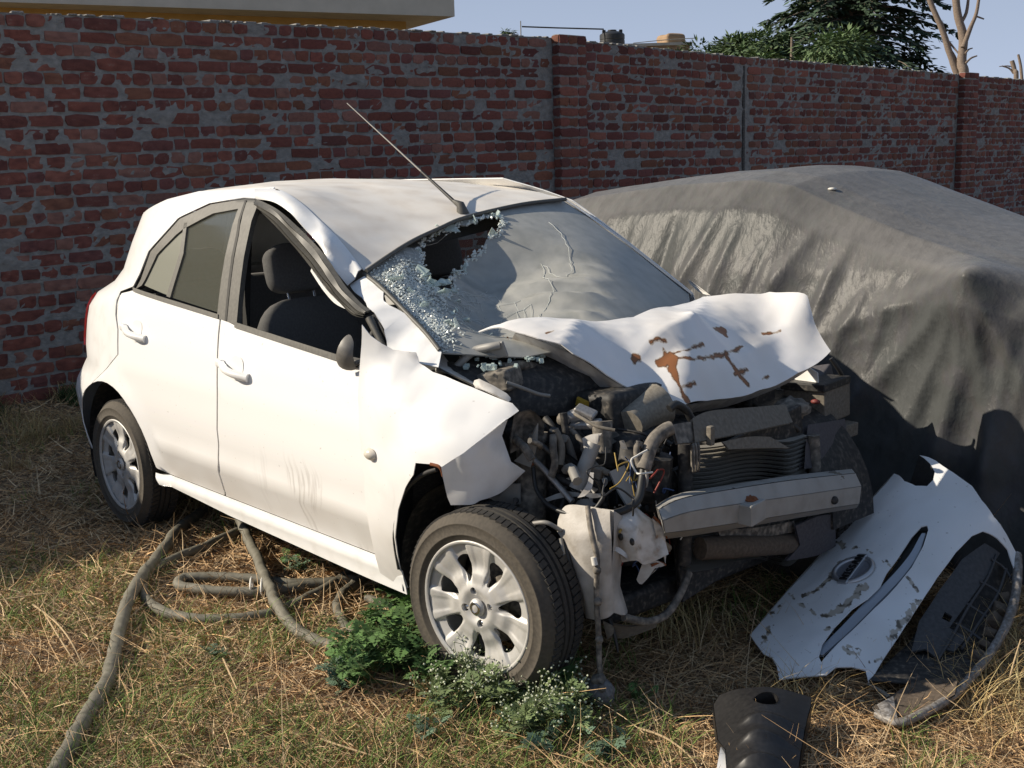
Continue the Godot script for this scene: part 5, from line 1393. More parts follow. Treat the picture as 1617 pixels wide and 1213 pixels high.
	for i in 7:
		var p: Vector3 = v3([1.598, .12, -3.612])[0].lerp(v3([1.36, .036, -3.254])[0], i / 6.0) - o.position
		obj("broken_rib", block(Vector3(0.04, 0.025, 0.04) * rng.randf_range(0.8, 1.3), 0.006, 0.01, Transform3D(Basis.from_euler(Vector3(rng.randf(), rng.randf() * 3, rng.randf() * 0.5)), p)), M.brown_dirty, o)
	for k in o.get_children():      # the parts above laid out in place are moved to the cover's own axes
		if str(k.name) in ["lower_rim", "lower_lip", "grille_strip"] or str(k.name).begins_with("lip_splinter") or str(k.name).begins_with("mesh_bar"):
			k.position = -o.position
	# round badge
	var ec := v2([1.136, -3.74])[0]
	var along := (v2([1.217, -3.819])[0] - v2([1.055, -3.647])[0]).normalized()
	var pe: Vector3 = f.call(ec)
	var e1: Vector3 = (f.call(ec + along * 0.05) - pe).normalized()
	var ac := Vector2(along.y, -along.x)
	var e2: Vector3 = (f.call(ec + ac * 0.05) - pe).normalized()
	var en := e1.cross(e2).normalized()
	if en.y < 0.0:
		en = -en
	e2 = en.cross(e1).normalized()
	var badge := Node3D.new()
	badge.name = "badge"
	o.add_child(badge, true)
	badge.transform = Transform3D(Basis(e1, e2, en).scaled_local(Vector3(1.3, 1.3, 1.1)), pe + en * 0.002)
	obj("badge_ring", lathe(v2([0.044, 0, 0.0445, 0.006, 0.049, 0.009, 0.056, 0.007, 0.058, 0]), 40, 0.0, TAU, false), M.badge_metal, badge)
	obj("badge_disc", lathe(v2([0, 0.002, 0.045, 0.002]), 40), M.badge_dark, badge)
	obj("badge_bar", block(Vector3(0.126, 0.028, 0.012), 0.003, 0.0, Transform3D(Basis.IDENTITY, Vector3(0, 0, 0.004))), M.badge_metal, badge)
	var tm := TextMesh.new()
	tm.text = "NISSAN"
	var sfnt := SystemFont.new()
	sfnt.font_names = PackedStringArray(["Droid Sans"])
	sfnt.font_weight = 700
	tm.font = sfnt
	tm.font_size = 32
	tm.pixel_size = 0.00095
	tm.depth = 0.003
	var txt := obj("badge_lettering", tm, M.black_gloss, badge)
	txt.position = Vector3(0, 0, 0.0115)

func build_engine_cover() -> void:
	var ctl := v3([.539, .07, -3.029, .58, .1, -3.035, .643, .12, -3.013, .74, .11, -3.012, .808, .085, -3.016, .777, .075, -2.929, .725, .06, -2.787, .671, .05, -2.621, .567, .09, -2.557, .489, .05, -2.631, .525, .06, -2.782, .533, .06, -2.937, .644, .12, -2.921, .601, .115, -2.757, .588, .1, -2.658])
	var c0: Vector3 = ctl[12]
	c0.y = 0.0
	var o := Node3D.new()
	o.name = "engine_cover"
	add_child(o, true)
	o.position = c0
	tag(o, "black plastic engine cover with three ridges and a round hole, on the straw", "engine cover")
	var pl := plate_xz(ctl, 0.0003)
	var out := xz(v3([.537, .07, -3.021, .557, .085, -3.044, .58, .1, -3.035, .643, .12, -3.013, .74, .11, -3.012, .808, .085, -3.016, .796, .08, -2.973, .777, .075, -2.929, .725, .06, -2.787, .671, .05, -2.621, .566, .09, -2.552, .502, .055, -2.615, .527, .06, -2.782, .519, .06, -2.849, .528, .06, -2.937]))
	var hole := curve2(xz(v3([.632, .12, -2.944, .662, .12, -2.977, .696, .115, -2.981, .703, .11, -2.953, .686, .11, -2.924, .65, .115, -2.916])), 3)
	var ridge := [v3([.598, .11, -2.86])[0], v3([.573, .11, -2.762])[0], v3([.546, .11, -2.667])[0]]
	var dirv: Vector3 = (v3([.734, .08, -2.851])[0] - v3([.598, .11, -2.86])[0])
	var dl := Vector2(dirv.x, dirv.z)
	var f := func(q: Vector2) -> Vector3:
		var y := pl.at(q.x, q.y)
		for r in ridge:
			var d := q - Vector2(r.x, r.z)
			var u := d.dot(dl.normalized())
			var v := d.dot(Vector2(-dl.y, dl.x).normalized())
			y += 0.016 * exp(-v * v / 0.00022) * smoothstep(-0.035, 0.015, u) * smoothstep(0.24, 0.05, u)
		return Vector3(q.x - c0.x, y, q.y - c0.z)
	obj("cover_shell", sheet(out, f, 0.010, 0.004, [hole], -1.0), M.cover_black, o)
	var top := PackedVector3Array()
	var bot := PackedVector3Array()
	for i in out.size() + 1:
		var q: Vector2 = out[i % out.size()]
		var p: Vector3 = f.call(q)
		top.append(p)
		bot.append(Vector3(p.x, maxf(p.y - 0.045, 0.0), p.z))
	obj("cover_skirt", skin([top, bot], 0.004), M.cover_black, o)
	var hb := PackedVector3Array()
	var ht := PackedVector3Array()
	for i in hole.size() + 1:
		var p: Vector3 = f.call(hole[i % hole.size()])
		ht.append(p); hb.append(p - Vector3(0, 0.05, 0))
	obj("filler_collar", skin([ht, hb], 0.004), M.cover_black, o)
	var sc := Node3D.new()
	sc.name = "white_plastic_scrap"
	add_child(sc, true)
	var sp := v3([.515, .04, -2.77])[0]
	sc.position = Vector3(sp.x, 0, sp.z)
	tag(sc, "broken piece of white plastic pushed under the black engine cover", "scrap")
	obj("shell", skin([v3([.541, .04, -2.886, .52, .05, -2.817, .49, .05, -2.706, .473, .045, -2.625]), v3([.553, .02, -2.905, .54, .04, -2.801, .525, .05, -2.704, .513, .045, -2.623])], 0.004, 4), M.white, sc).position = -sc.position

func build_hoses() -> void:
	var runs := [
		["thick grey-green hose running from under the sill to the photo's lower left edge", [-1.413, .02, -5.35, -1.457, .025, -5.061, -1.475, .03, -4.865, -1.462, .035, -4.648, -1.449, .04, -4.454, -1.438, .05, -4.233, -1.422, .045, -4.049, -1.398, .03, -3.887, -1.346, .02, -3.662, -1.293, .02, -3.426, -1.273, .02, -3.243, -1.259, .02, -3.048, -1.243, .02, -2.873, -1.231, .02, -2.745], 0.0235],
		["hose loop curling out from under the sill and back beneath the car", [-1.17, .03, -4.926, -1.241, .02, -4.805, -1.332, .02, -4.632, -1.412, .025, -4.471, -1.442, .025, -4.35, -1.434, .02, -4.225, -1.368, .02, -4.071, -1.265, .015, -3.954, -1.142, .012, -3.9, -1.005, .012, -3.89, -.879, .012, -3.933, -.766, .015, -4.075, -.663, .02, -4.265, -.577, .02, -4.474], 0.019],
		["hose hanging from the sill and sweeping towards the front wheel", [-1.2, .16, -4.77, -1.184, .1, -4.798, -1.122, .05, -4.671, -1.012, .045, -4.367, -.922, .05, -4.105, -.85, .04, -3.908, -.77, .02, -3.769, -.677, .015, -3.662, -.573, .015, -3.594, -.454, .012, -3.553, -.327, .012, -3.5], 0.021],
		["hose folded double and tied with white string", [-.623, .02, -4.234, -.739, .02, -4.203, -.886, .02, -4.214, -1.017, .02, -4.266, -1.171, .02, -4.299, -1.283, .02, -4.301, -1.304, .02, -4.262, -1.279, .02, -4.206, -1.16, .02, -4.157, -1.011, .02, -4.126, -.94, .02, -4.127, -.805, .02, -4.168], 0.019],
		["short hose bend coming out beside the weeds behind the front wheel", [-.557, .04, -4.306, -.586, .03, -4.231, -.633, .02, -4.128, -.655, .015, -4.016, -.633, .012, -3.891, -.568, .012, -3.73, -.494, .012, -3.63, -.416, .012, -3.585], 0.0195],
		["short end of hose lying under the sill near the front wheel", [-.55, .02, -4.026, -.487, .02, -3.973, -.4, .02, -3.894], 0.016]]
	for r in runs:
		var pts := v3(r[1])
		var o := Node3D.new()
		o.name = "hose"
		add_child(o, true)
		o.position = Vector3(pts[0].x, 0, pts[0].z)
		tag(o, r[0], "hose", "hoses on the grass beside the wreck")
		var line := curve(pts, 6)
		for i in line.size():
			line[i] += Vector3(noise_a.get_noise_2d(i * 12.0, 1.0), 0.3 * noise_a.get_noise_2d(i * 12.0, 9.0), noise_a.get_noise_2d(i * 6.0, 17.0)) * 0.008
			line[i] -= o.position
		obj("tube", tube(line, r[2], r[2], 14, 0.0), M.hose, o)
		if str(r[0]).contains("string"):
			for p in v3([-1, .03, -4.157, -.958, .03, -4.148]):
				var l := PackedVector3Array()
				for i in 13:
					var a := TAU * i / 12.0
					l.append(p + Vector3(0.006 * sin(a), 0.03 * cos(a), 0.045 * sin(a)) - o.position)
				obj("string", tube(l, 0.0045, 0.0045, 6), M.white_plastic, o)

# ------------------------------------------------------------------ brick wall
func wall_top(u: float) -> float:
	return table([2.0, 2.545, 3.0, 2.553, 5.5, 2.60, 7.9, 2.632, 8.3, 2.62, 10.9, 2.573, 16.0, 2.523, 18.2, 2.50, 26.0, 2.45], u)

func brick_mesh(l: float, h: float, sd: int) -> Build:
	var r := RandomNumberGenerator.new()
	r.seed = sd
	var b := Build.new()
	var nx := 4
	var ny := 3
	var ids := []
	var pos := []
	for j in ny:
		for i in nx:
			var x := (float(i) / (nx - 1) - 0.5) * l
			var y := (float(j) / (ny - 1) - 0.5) * h
			x += r.randf_range(-0.007, 0.007); y += r.randf_range(-0.0055, 0.0055)
			var z := r.randf_range(-0.002, 0.004)
			if (i == 0 or i == nx - 1) and (j == 0 or j == ny - 1):
				x *= 0.955; y *= 0.9; z -= 0.004
			pos.append(Vector3(x, y, z))
	for k in pos.size():
		var i := k % nx
		var j := k / nx
		var n := Vector3((float(i) / (nx - 1) - 0.5) * 0.3, (float(j) / (ny - 1) - 0.5) * 0.3, 1.0)
		n += Vector3(r.randf_range(-0.12, 0.12), r.randf_range(-0.12, 0.12), 0)
		ids.append(b.add(pos[k], n.normalized()))
	for j in ny - 1:
		for i in nx - 1:
			b.quad(ids[j * nx + i], ids[j * nx + i + 1], ids[(j + 1) * nx + i + 1], ids[(j + 1) * nx + i])
	var rim := []
	for i in nx: rim.append(i)
	for j in range(1, ny): rim.append(j * nx + nx - 1)
	for i in range(nx - 2, -1, -1): rim.append((ny - 1) * nx + i)
	for j in range(ny - 2, 0, -1): rim.append(j * nx)
	for k in rim.size():
		var a: Vector3 = pos[rim[k]]
		var c: Vector3 = pos[rim[(k + 1) % rim.size()]]
		var back := Vector3(0, 0, -0.05)
		var sw := Vector3(1.02, 1.04, 1.0)
		b.flat(a, c, c * sw + back, a * sw + back, Vector3(a.x + c.x, (a.y + c.y) * 3.0, 0))
	return b

func build_wall() -> void:
	var ang := 0.8045
	var n := Vector3(cos(ang), 0, sin(ang))
	var wall := root("brick_wall", -n * 7.5898, PI * 0.5 - ang)
	tag(wall, "long red brick boundary wall with grey mortar behind the two cars", "wall")
	var u0 := -5.0
	var u1 := 26.0
	# mortar: one rough slab
	var b := Build.new()
	var nu := 760
	var nv := 84
	for i in nu + 1:
		var u := u0 + (u1 - u0) * pow(float(i) / nu, 1.3)
		for j in nv + 1:
			var y := wall_top(u) * (float(j) / nv) - (0.1 if j == 0 else 0.0)
			var z := 0.006 * noise_a.get_noise_2d(u * 60.0, y * 90.0) + 0.006 * noise_b.get_noise_2d(u * 160.0, y * 260.0) - 0.001
			z += 0.009 * smoothstep(0.4, 0.7, noise_a.get_noise_2d(u * 22.0, y * 60.0) + 0.1) * (0.6 + 1.2 * noise_b.get_noise_2d(u * 90.0, y * 120.0))
			b.add(Vector3(u, y, z), Vector3.BACK, Vector2(u, y))
	for i in nu + 1:
		for j in nv + 1:
			var k := i * (nv + 1) + j
			var du := b.p[mini(i + 1, nu) * (nv + 1) + j] - b.p[maxi(i - 1, 0) * (nv + 1) + j]
			var dv := b.p[i * (nv + 1) + mini(j + 1, nv)] - b.p[i * (nv + 1) + maxi(j - 1, 0)]
			b.n[k] = du.cross(dv).normalized()
	for i in nu:
		for j in nv:
			b.quad(i * (nv + 1) + j, i * (nv + 1) + j + 1, (i + 1) * (nv + 1) + j + 1, (i + 1) * (nv + 1) + j)
	for i in range(0, nu, 5):
		var ua := b.p[i * (nv + 1)].x
		var ub := b.p[(i + 5) * (nv + 1)].x
		var ya := wall_top(ua)
		var yb := wall_top(ub)
		b.flat(Vector3(ua, ya, 0), Vector3(ub, yb, 0), Vector3(ub, yb, -0.23), Vector3(ua, ya, -0.23), Vector3.UP)
		b.flat(Vector3(ua, -0.1, -0.23), Vector3(ub, -0.1, -0.23), Vector3(ub, yb, -0.23), Vector3(ua, ya, -0.23), Vector3.FORWARD)
	b.flat(Vector3(u0, -0.1, 0), Vector3(u0, -0.1, -0.23), Vector3(u0, wall_top(u0), -0.23), Vector3(u0, wall_top(u0), 0), Vector3.LEFT)
	obj("mortar", b, M.mortar, wall)
	for p in [[7.93, 0.36], [16.05, 0.42]]:
		obj("pillar", block(Vector3(p[1], wall_top(p[0]) + 0.035, 0.09), 0.012, 0.004, Transform3D(Basis.IDENTITY, Vector3(p[0] + p[1] * 0.5, (wall_top(p[0]) + 0.02) * 0.5, 0.045))), M.mortar, wall)
	obj("joint_gap", block(Vector3(0.04, wall_top(10.9) - 0.09, 0.03), 0.004, 0.01, Transform3D(Basis.IDENTITY, Vector3(10.93, (wall_top(10.9) - 0.09) * 0.5, -0.007))), M.engine_black, wall)
	# bricks: courses of stretchers and headers by turns
	var kinds := []
	for k in 8:
		kinds.append([brick_mesh(0.234, 0.0735, 100 + k), brick_mesh(0.112, 0.0735, 200 + k)])
	var made := []
	for k in 8:
		made.append([kinds[k][0].mesh(), kinds[k][1].mesh()])
	rng.seed = 2024
	var list := []
	var rows := 29
	for r in rows:
		var head := r % 2 == 0
		var u := -0.6 + (0.06 if head else 0.0) + rng.randf() * 0.05
		while u < u1 - 0.3:
			var small := head
			if rng.randf() < 0.05:
				small = not small
			var l := 0.112 if small else 0.234
			var gap := rng.randf_range(0.006, 0.018)
			var mid := u + l * 0.5
			var y := wall_top(mid) * (r + 0.5) / rows + rng.randf_range(-0.004, 0.004)
			var z := rng.randf_range(-0.001, 0.008)
			var hole := false
			for h in [[8.72, 17], [11.6, 18], [13.6, 18], [15.75, 18], [16.8, 18]]:
				if r == h[1] and absf(mid - h[0]) < 0.13:
					hole = true
			for p in [[7.93, 0.36], [16.05, 0.42]]:
				if mid > p[0] - 0.05 and mid < p[0] + p[1] + 0.05:
					hole = true
			if rng.randf() < 0.02:
				z -= 0.012
			if mid - l * 0.5 < 10.95 and mid + l * 0.5 > 10.91 and r < 28:
				hole = true
			if not hole:
				list.append([mid, y, z, 1 if small else 0, rng.randi() % 8, rng.randi() % 8, rng.randf_range(-0.02, 0.02), rng.randf_range(0.95, 1.04), rng.randf_range(0.93, 1.04), rng.randf_range(0.8, 1.2), 0])
			u += l + gap
	for p in [[7.93, 0.36], [16.05, 0.42]]:
		for r in rows:
			var cells := [0, 1, 0] if p[1] > 0.4 and r % 2 else [1, 1, 1] if r % 2 == 0 else [0, 1]
			var need := 0.0
			for c in cells:
				need += 0.112 if c else 0.234
			var at_u: float = p[0]
			var sc: float = (p[1] - 0.008 * (cells.size() - 1)) / need
			for c in cells:
				var l: float = (0.112 if c else 0.234) * sc
				list.append([at_u + l * 0.5, (wall_top(p[0]) + 0.03) * (r + 0.5) / rows, 0.094 + rng.randf_range(0.0, 0.005), c, rng.randi() % 8, rng.randi() % 8, rng.randf_range(-0.02, 0.02), sc, 1.0, rng.randf_range(0.8, 1.2), 0])
				at_u += l + 0.008
			list.append([p[0] - 0.004, (wall_top(p[0]) + 0.03) * (r + 0.5) / rows, 0.045, 1, rng.randi() % 8, rng.randi() % 8, 0.0, 0.74, 1.0, rng.randf_range(0.8, 1.2), 1])
	list.sort_custom(func(a, c): return a[0] < c[0])
	var many := Build.new()
	var count := 0
	var tones := [Color(0.165, 0.056, 0.042), Color(0.200, 0.068, 0.049), Color(0.131, 0.046, 0.037), Color(0.232, 0.088, 0.063), Color(0.177, 0.062, 0.048), Color(0.228, 0.112, 0.087), Color(0.194, 0.081, 0.051), Color(0.151, 0.058, 0.051)]
	for e in list:
		var t := Transform3D((Basis(Vector3.UP, -PI * 0.5) if e[10] else Basis.IDENTITY) * Basis(Vector3.BACK, e[6]).scaled_local(Vector3(e[7], e[8], 1)), Vector3(e[0], e[1], e[2]))
		var shows: bool = e[0] > 2.6 and ((e[0] < 3.75 and e[1] > 0.12) or e[1] > 1.5)
		if shows and count < 300:
			count += 1
			var o := obj("brick", made[e[4]][e[3]], M.bricks[e[5]], wall)
			o.transform = t
		else:
			var src: Build = kinds[e[4]][e[3]]
			var at := many.p.size()
			many.put(src, t)
			var c: Color = tones[e[5]] * e[9]
			for i in range(at, many.p.size()):
				many.c.append(c)
	obj("bricks", many, M.brick_many, wall).set_meta("kind", "stuff")
	# pale lumps of mortar left along the top
	var lumps := Build.new()
	for i in 240:
		var u := rng.randf_range(2.2, 20.0)
		lumps.put(block(Vector3(rng.randf_range(0.02, 0.09), rng.randf_range(0.006, 0.022), 0.12), 0.006, 0.004), Transform3D(Basis(Vector3.UP, rng.randf_range(-0.3, 0.3)), Vector3(u, wall_top(u) + 0.004, rng.randf_range(-0.10, -0.04))))
	obj("mortar_crumbs", lumps, M.mortar, wall).set_meta("kind", "stuff")

# ------------------------------------------------------------------ beyond the wall
func prism(foot: Array, y0: float, y1: float) -> Build:
	var b := Build.new()
	var c := Vector3.ZERO
	for p in foot:
		c += p / foot.size()
	for i in foot.size():
		var p: Vector3 = foot[i]
		var q: Vector3 = foot[(i + 1) % foot.size()]
		b.flat(Vector3(p.x, y0, p.z), Vector3(q.x, y0, q.z), Vector3(q.x, y1, q.z), Vector3(p.x, y1, p.z), (p + q) * 0.5 - c)
	for e in [[y0, Vector3.DOWN], [y1, Vector3.UP]]:
		b.flat(Vector3(foot[0].x, e[0], foot[0].z), Vector3(foot[1].x, e[0], foot[1].z), Vector3(foot[2].x, e[0], foot[2].z), Vector3(foot[3].x, e[0], foot[3].z), e[1])
	return b

func build_background() -> void:
	# house with a wide flat roof slab
	var c := v3([-.878, 4.2, -22.856])[0]
	var l := v3([-7.88, 4.2, -19.201])[0] - c
	var back := v3([-1.938, 4.2, -24.853])[0] - c
	var wr := v3([-1.846, 4.2, -23.449])[0] - c
	var wl := v3([-8.142, 4.2, -19.815])[0] - c
	l *= 1.25
	wl = wr + (wl - wr) * 1.25
	var h := root("flat_roofed_house", Vector3(c.x, 0, c.z))
	tag(h, "ochre house with a wide cream roof slab rising behind the brick wall", "house")
	obj("roof_slab", prism([Vector3.ZERO, l, l + back, back], 4.2, 5.3), M.cream, h)
	obj("wall", prism([wr, wl, wl + back * 0.9, wr + back * 0.75], -0.1, 4.2), M.ochre, h)
	# far flat-roofed building that carries the tank
	var p0 := v3([.617, 6.347, -53.911])[0]
	var p1 := v3([8.373, 5.822, -53.809])[0]
	var bl := root("far_building", Vector3(p0.x, 0, p0.z))
	tag(bl, "low far building whose roof edge hides behind the wall below the black tank", "building")
	var w := p1.x - p0.x
	var roof_y := p0.y - 0.1
	obj("wall", prism([Vector3.ZERO, Vector3(w, 0, 0), Vector3(w, 0, -9), Vector3(0, 0, -9)], -0.1, roof_y), M.sandstone, bl)
	obj("roof_edge", prism([Vector3(-0.1, 0, 0.1), Vector3(w + 0.1, 0, 0.1), Vector3(w + 0.1, 0, -9.1), Vector3(-0.1, 0, -9.1)], roof_y, roof_y + 0.12), M.cream, bl)
	var pb := v3([7.682, 6.341, -53.91])[0]
	obj("stair_head", block(Vector3(1.0, 0.95, 1.2), 0.16, 0.06, Transform3D(Basis(Vector3.UP, 0.3), Vector3(pb.x - p0.x, pb.y, -1.0))), M.sandstone, bl)
	var tp := v3([4.997, 6.361, -53.914])[0]
	var tank := root("water_tank", Vector3(tp.x, roof_y + 0.12, tp.z - 1.0))
	tag(tank, "black ribbed plastic water tank on the far roof beyond the wall", "water tank")
	var th := tp.y + 0.68 - roof_y - 0.12
	var body_t := lathe(v2([0.0, 0.0, 0.55, 0.0, 0.57, 0.05, 0.57, th * 0.35, 0.55, th * 0.4, 0.57, th * 0.45, 0.57, th * 0.72, 0.53, th * 0.8, 0.36, th * 0.93, 0.2, th * 0.98, 0.2, th * 1.06, 0.0, th * 1.06]), 40)
	var tm := obj("tank_body", body_t, M.tank_black, tank)
	tm.rotation.x = -PI * 0.5
	for s in [-1.0, 1.0]:
		obj("lug", block(Vector3(0.16, 0.18, 0.12), 0.03, 0.0, Transform3D(Basis.IDENTITY, Vector3(0.38 * s, th * 0.93, 0.1))), M.tank_black, tank)
	var pp := v3([.848, 7.505, -54.138, .898, 7.254, -54.089, 2.477, 7.154, -54.069, 4.537, 7.04, -54.047, 4.585, 6.761, -53.992])
	var pole := root("pipe_frame", Vector3(pp[0].x, roof_y + 0.12, pp[0].z))
	tag(pole, "thin vertical pole with a horizontal pipe running to the black tank", "pipe")
	obj("pole", tube(PackedVector3Array([Vector3.ZERO, Vector3(0, pp[0].y - roof_y - 0.12, 0)]), 0.03, 0.025, 6), M.wire_grey, pole)
	var run := PackedVector3Array()
	for k in range(1, pp.size()):
		run.append(pp[k] - pole.position)
	run.append(run[run.size() - 1] + Vector3(0.05, -0.3, -0.6))
	obj("pipe", tube(run, 0.035, 0.035, 6), M.wire, pole)
	var ca := v3([5.846, 6.393, -53.92, 7.262, 6.491, -53.94, 8.677, 6.535, -53.948])
	var cable := root("cable", ca[0])
	tag(cable, "thin cable sagging between the black tank and the trees", "cable")
	for k in ca.size():
		ca[k] -= cable.position
	obj("wire", tube(curve(ca, 4), 0.018, 0.018, 5), M.wire_grey, cable)
	conifer()
	for t in [[v3([8.039, 5.097, -45.516])[0], 2.6, 5.7, 41, "small dark bushy tree left of the conifer, behind the wall", 0.9], [v3([9.907, 4.448, -41.314])[0], 3.2, 5.9, 42, "pale feathery green tree directly in front of the conifer", 1.25], [v3([9.038, 4.742, -43.409])[0], 2.0, 5.75, 43, "rounded green tree between the small dark tree and the conifer", 1.05]]:
		leafy(t[0], t[1], t[2], t[3], t[4], t[5])
	# tip of a sapling
	var sp := v3([.107, 4.319, -27.024])[0]
	leafy(Vector3(sp.x, 0, sp.z), 0.16, sp.y + 0.17, 44, "tiny tip of a sapling showing above the wall left of the pole", 1.0)
	# lopped trees
	var tr := root("lopped_tree", Vector3(v3([9.456, 2.948, -24.719])[0].x, 0, v3([9.456, 2.948, -24.719])[0].z))
	tag(tr, "bare lopped tree with forked pale trunks beside the conifer", "tree")
	_limbs(tr, [[v3([9.474, 2.692, -24.669, 9.45, 3.204, -24.769, 9.491, 3.715, -24.869, 9.389, 4.23, -24.969, 9.341, 4.808, -25.082]), 0.16, 0.1], [v3([9.391, 2.982, -24.828, 9.247, 3.411, -24.911, 9.092, 3.929, -25.012, 8.884, 4.449, -25.114, 8.767, 4.903, -25.203]), 0.10, 0.07],
		[v3([9.446, 3.515, -24.728, 9.6, 3.893, -24.802, 9.739, 4.208, -24.863, 9.832, 4.715, -24.962]), 0.075, 0.04], [v3([9.489, 3.195, -24.665, 9.596, 3.294, -24.685, 9.727, 3.342, -24.694]), 0.035, 0.02], [v3([9.481, 3.387, -24.703, 9.562, 3.474, -24.72, 9.64, 3.497, -24.724]), 0.03, 0.015],
		[v3([9.396, 3.149, -24.86, 9.337, 3.37, -24.903, 9.199, 3.579, -24.944, 9.098, 3.711, -24.97]), 0.045, 0.02], [v3([9.165, 3.809, -25.091, 9.278, 3.603, -24.949, 9.403, 3.385, -24.804]), 0.03, 0.025], [v3([9.711, 4.145, -24.851, 9.891, 4.076, -24.837]), 0.03, 0.02], [v3([9.421, 3.973, -24.919, 9.572, 4.225, -24.968, 9.635, 4.607, -25.043]), 0.06, 0.035]], 24.0)
	var st := root("lopped_stump", Vector3(v3([9.646, 2.748, -22.642])[0].x, 0, v3([9.646, 2.748, -22.642])[0].z))
	tag(st, "short broken stump of a lopped tree at the photo's right edge", "tree")
	_limbs(st, [[v3([9.664, 2.572, -22.608, 9.65, 2.901, -22.672, 9.608, 3.09, -22.709]), 0.07, 0.055], [v3([9.637, 2.854, -22.663, 9.556, 2.95, -22.682, 9.414, 3.001, -22.692]), 0.03, 0.015], [v3([9.921, 2.701, -22.939, 9.905, 2.998, -22.997, 9.863, 3.226, -23.041]), 0.045, 0.03], [v3([9.581, 2.985, -22.688, 9.51, 2.999, -22.691, 9.366, 2.991, -22.69]), 0.02, 0.01]], 22.0)

func _limbs(o: Node3D, runs: Array, _d: float) -> void:
	for k in runs.size():
		var pts: PackedVector3Array = runs[k][0]
		for i in pts.size():
			pts[i] -= o.position
		if k == 0:
			pts.insert(0, Vector3(0, -0.1, 0))
		obj("trunk" if k == 0 else "limb", tube(curve(pts, 5), runs[k][1] * 0.72, runs[k][2] * 0.72, 9, 0.15), M.bark, o)

func _leaf_quad(b: Build, at: Vector3, d: Vector3, up: Vector3, l: float, w: float, col: Color) -> void:
	var s := d.cross(up).normalized() * w
	var n := s.cross(d).normalized()
	var i0 := b.add(at, n)
	var i1 := b.add(at + d * l * 0.5 + s, n)
	var i2 := b.add(at + d * l, n)
	var i3 := b.add(at + d * l * 0.5 - s, n)
	for k in 4:
		b.c.append(col)
	b.quad(i0, i1, i2, i3)

func conifer() -> void:
	var foot := v3([13.584, 4.57, -47.451])[0]
	var o := root("conifer_tree", Vector3(foot.x, 0, foot.z))
	tag(o, "tall dark conifer with drooping layered boughs beyond the wall", "tree")
	var H := 12.5
	obj("trunk", tube(PackedVector3Array([Vector3(0, -0.1, 0), Vector3(0.05, 5, 0), Vector3(0, H, 0)]), 0.24, 0.03, 10, 0.1), M.bark, o)
	var r := RandomNumberGenerator.new()
	r.seed = 808
	var b := Build.new()
	var limbs := Build.new()
	for k in 210:
		var y := lerpf(2.0, H - 0.3, float(k) / 210.0)
		var a := k * 2.399 + r.randf() * 0.8
		var l := (5.0 * (1.0 - pow((y - 2.0) / (H - 1.5), 1.3)) + 0.4) * r.randf_range(0.6, 1.08)
		var dir := Vector3(cos(a), 0, sin(a))
		var pts := PackedVector3Array()
		for i in 6:
			var t := i / 5.0
			pts.append(Vector3(0, y, 0) + dir * l * t + Vector3(0, 0.25 * l * t - 0.42 * l * t * t, 0) + Vector3(r.randf() - 0.5, 0, r.randf() - 0.5) * 0.12)
		tube(pts, 0.045, 0.008, 5, 0.0, limbs)
		var tone := r.randf_range(0.7, 1.35)
		for i in 190:
			var t := pow(r.randf(), 0.75)
			var f := t * 4.999
			var p := pts[int(f)].lerp(pts[int(f) + 1], f - int(f))
			var side := dir.cross(Vector3.UP) * (r.randf() - 0.5) * 2.0
			var reach := (0.25 + 0.75 * (1.0 - absf(t - 0.55))) * 0.20 * l
			p += side * reach * r.randf() + Vector3(0, -0.14 * r.randf() * absf(side.length()), 0)
			var d := (dir * 0.6 + side + Vector3(0, -0.55 + r.randf() * 0.5, 0) + Vector3(r.randf() - 0.5, 0, r.randf() - 0.5) * 0.7).normalized()
			var g := tone * r.randf_range(0.7, 1.3)
			_leaf_quad(b, p, d, Vector3(r.randf() - 0.5, 1, r.randf() - 0.5).normalized(), r.randf_range(0.18, 0.42), r.randf_range(0.05, 0.10), Color(0.046, 0.078, 0.046) * g)
	obj("boughs", limbs, M.bark, o)
	obj("crown", b, M.needle, o).set_meta("kind", "stuff")

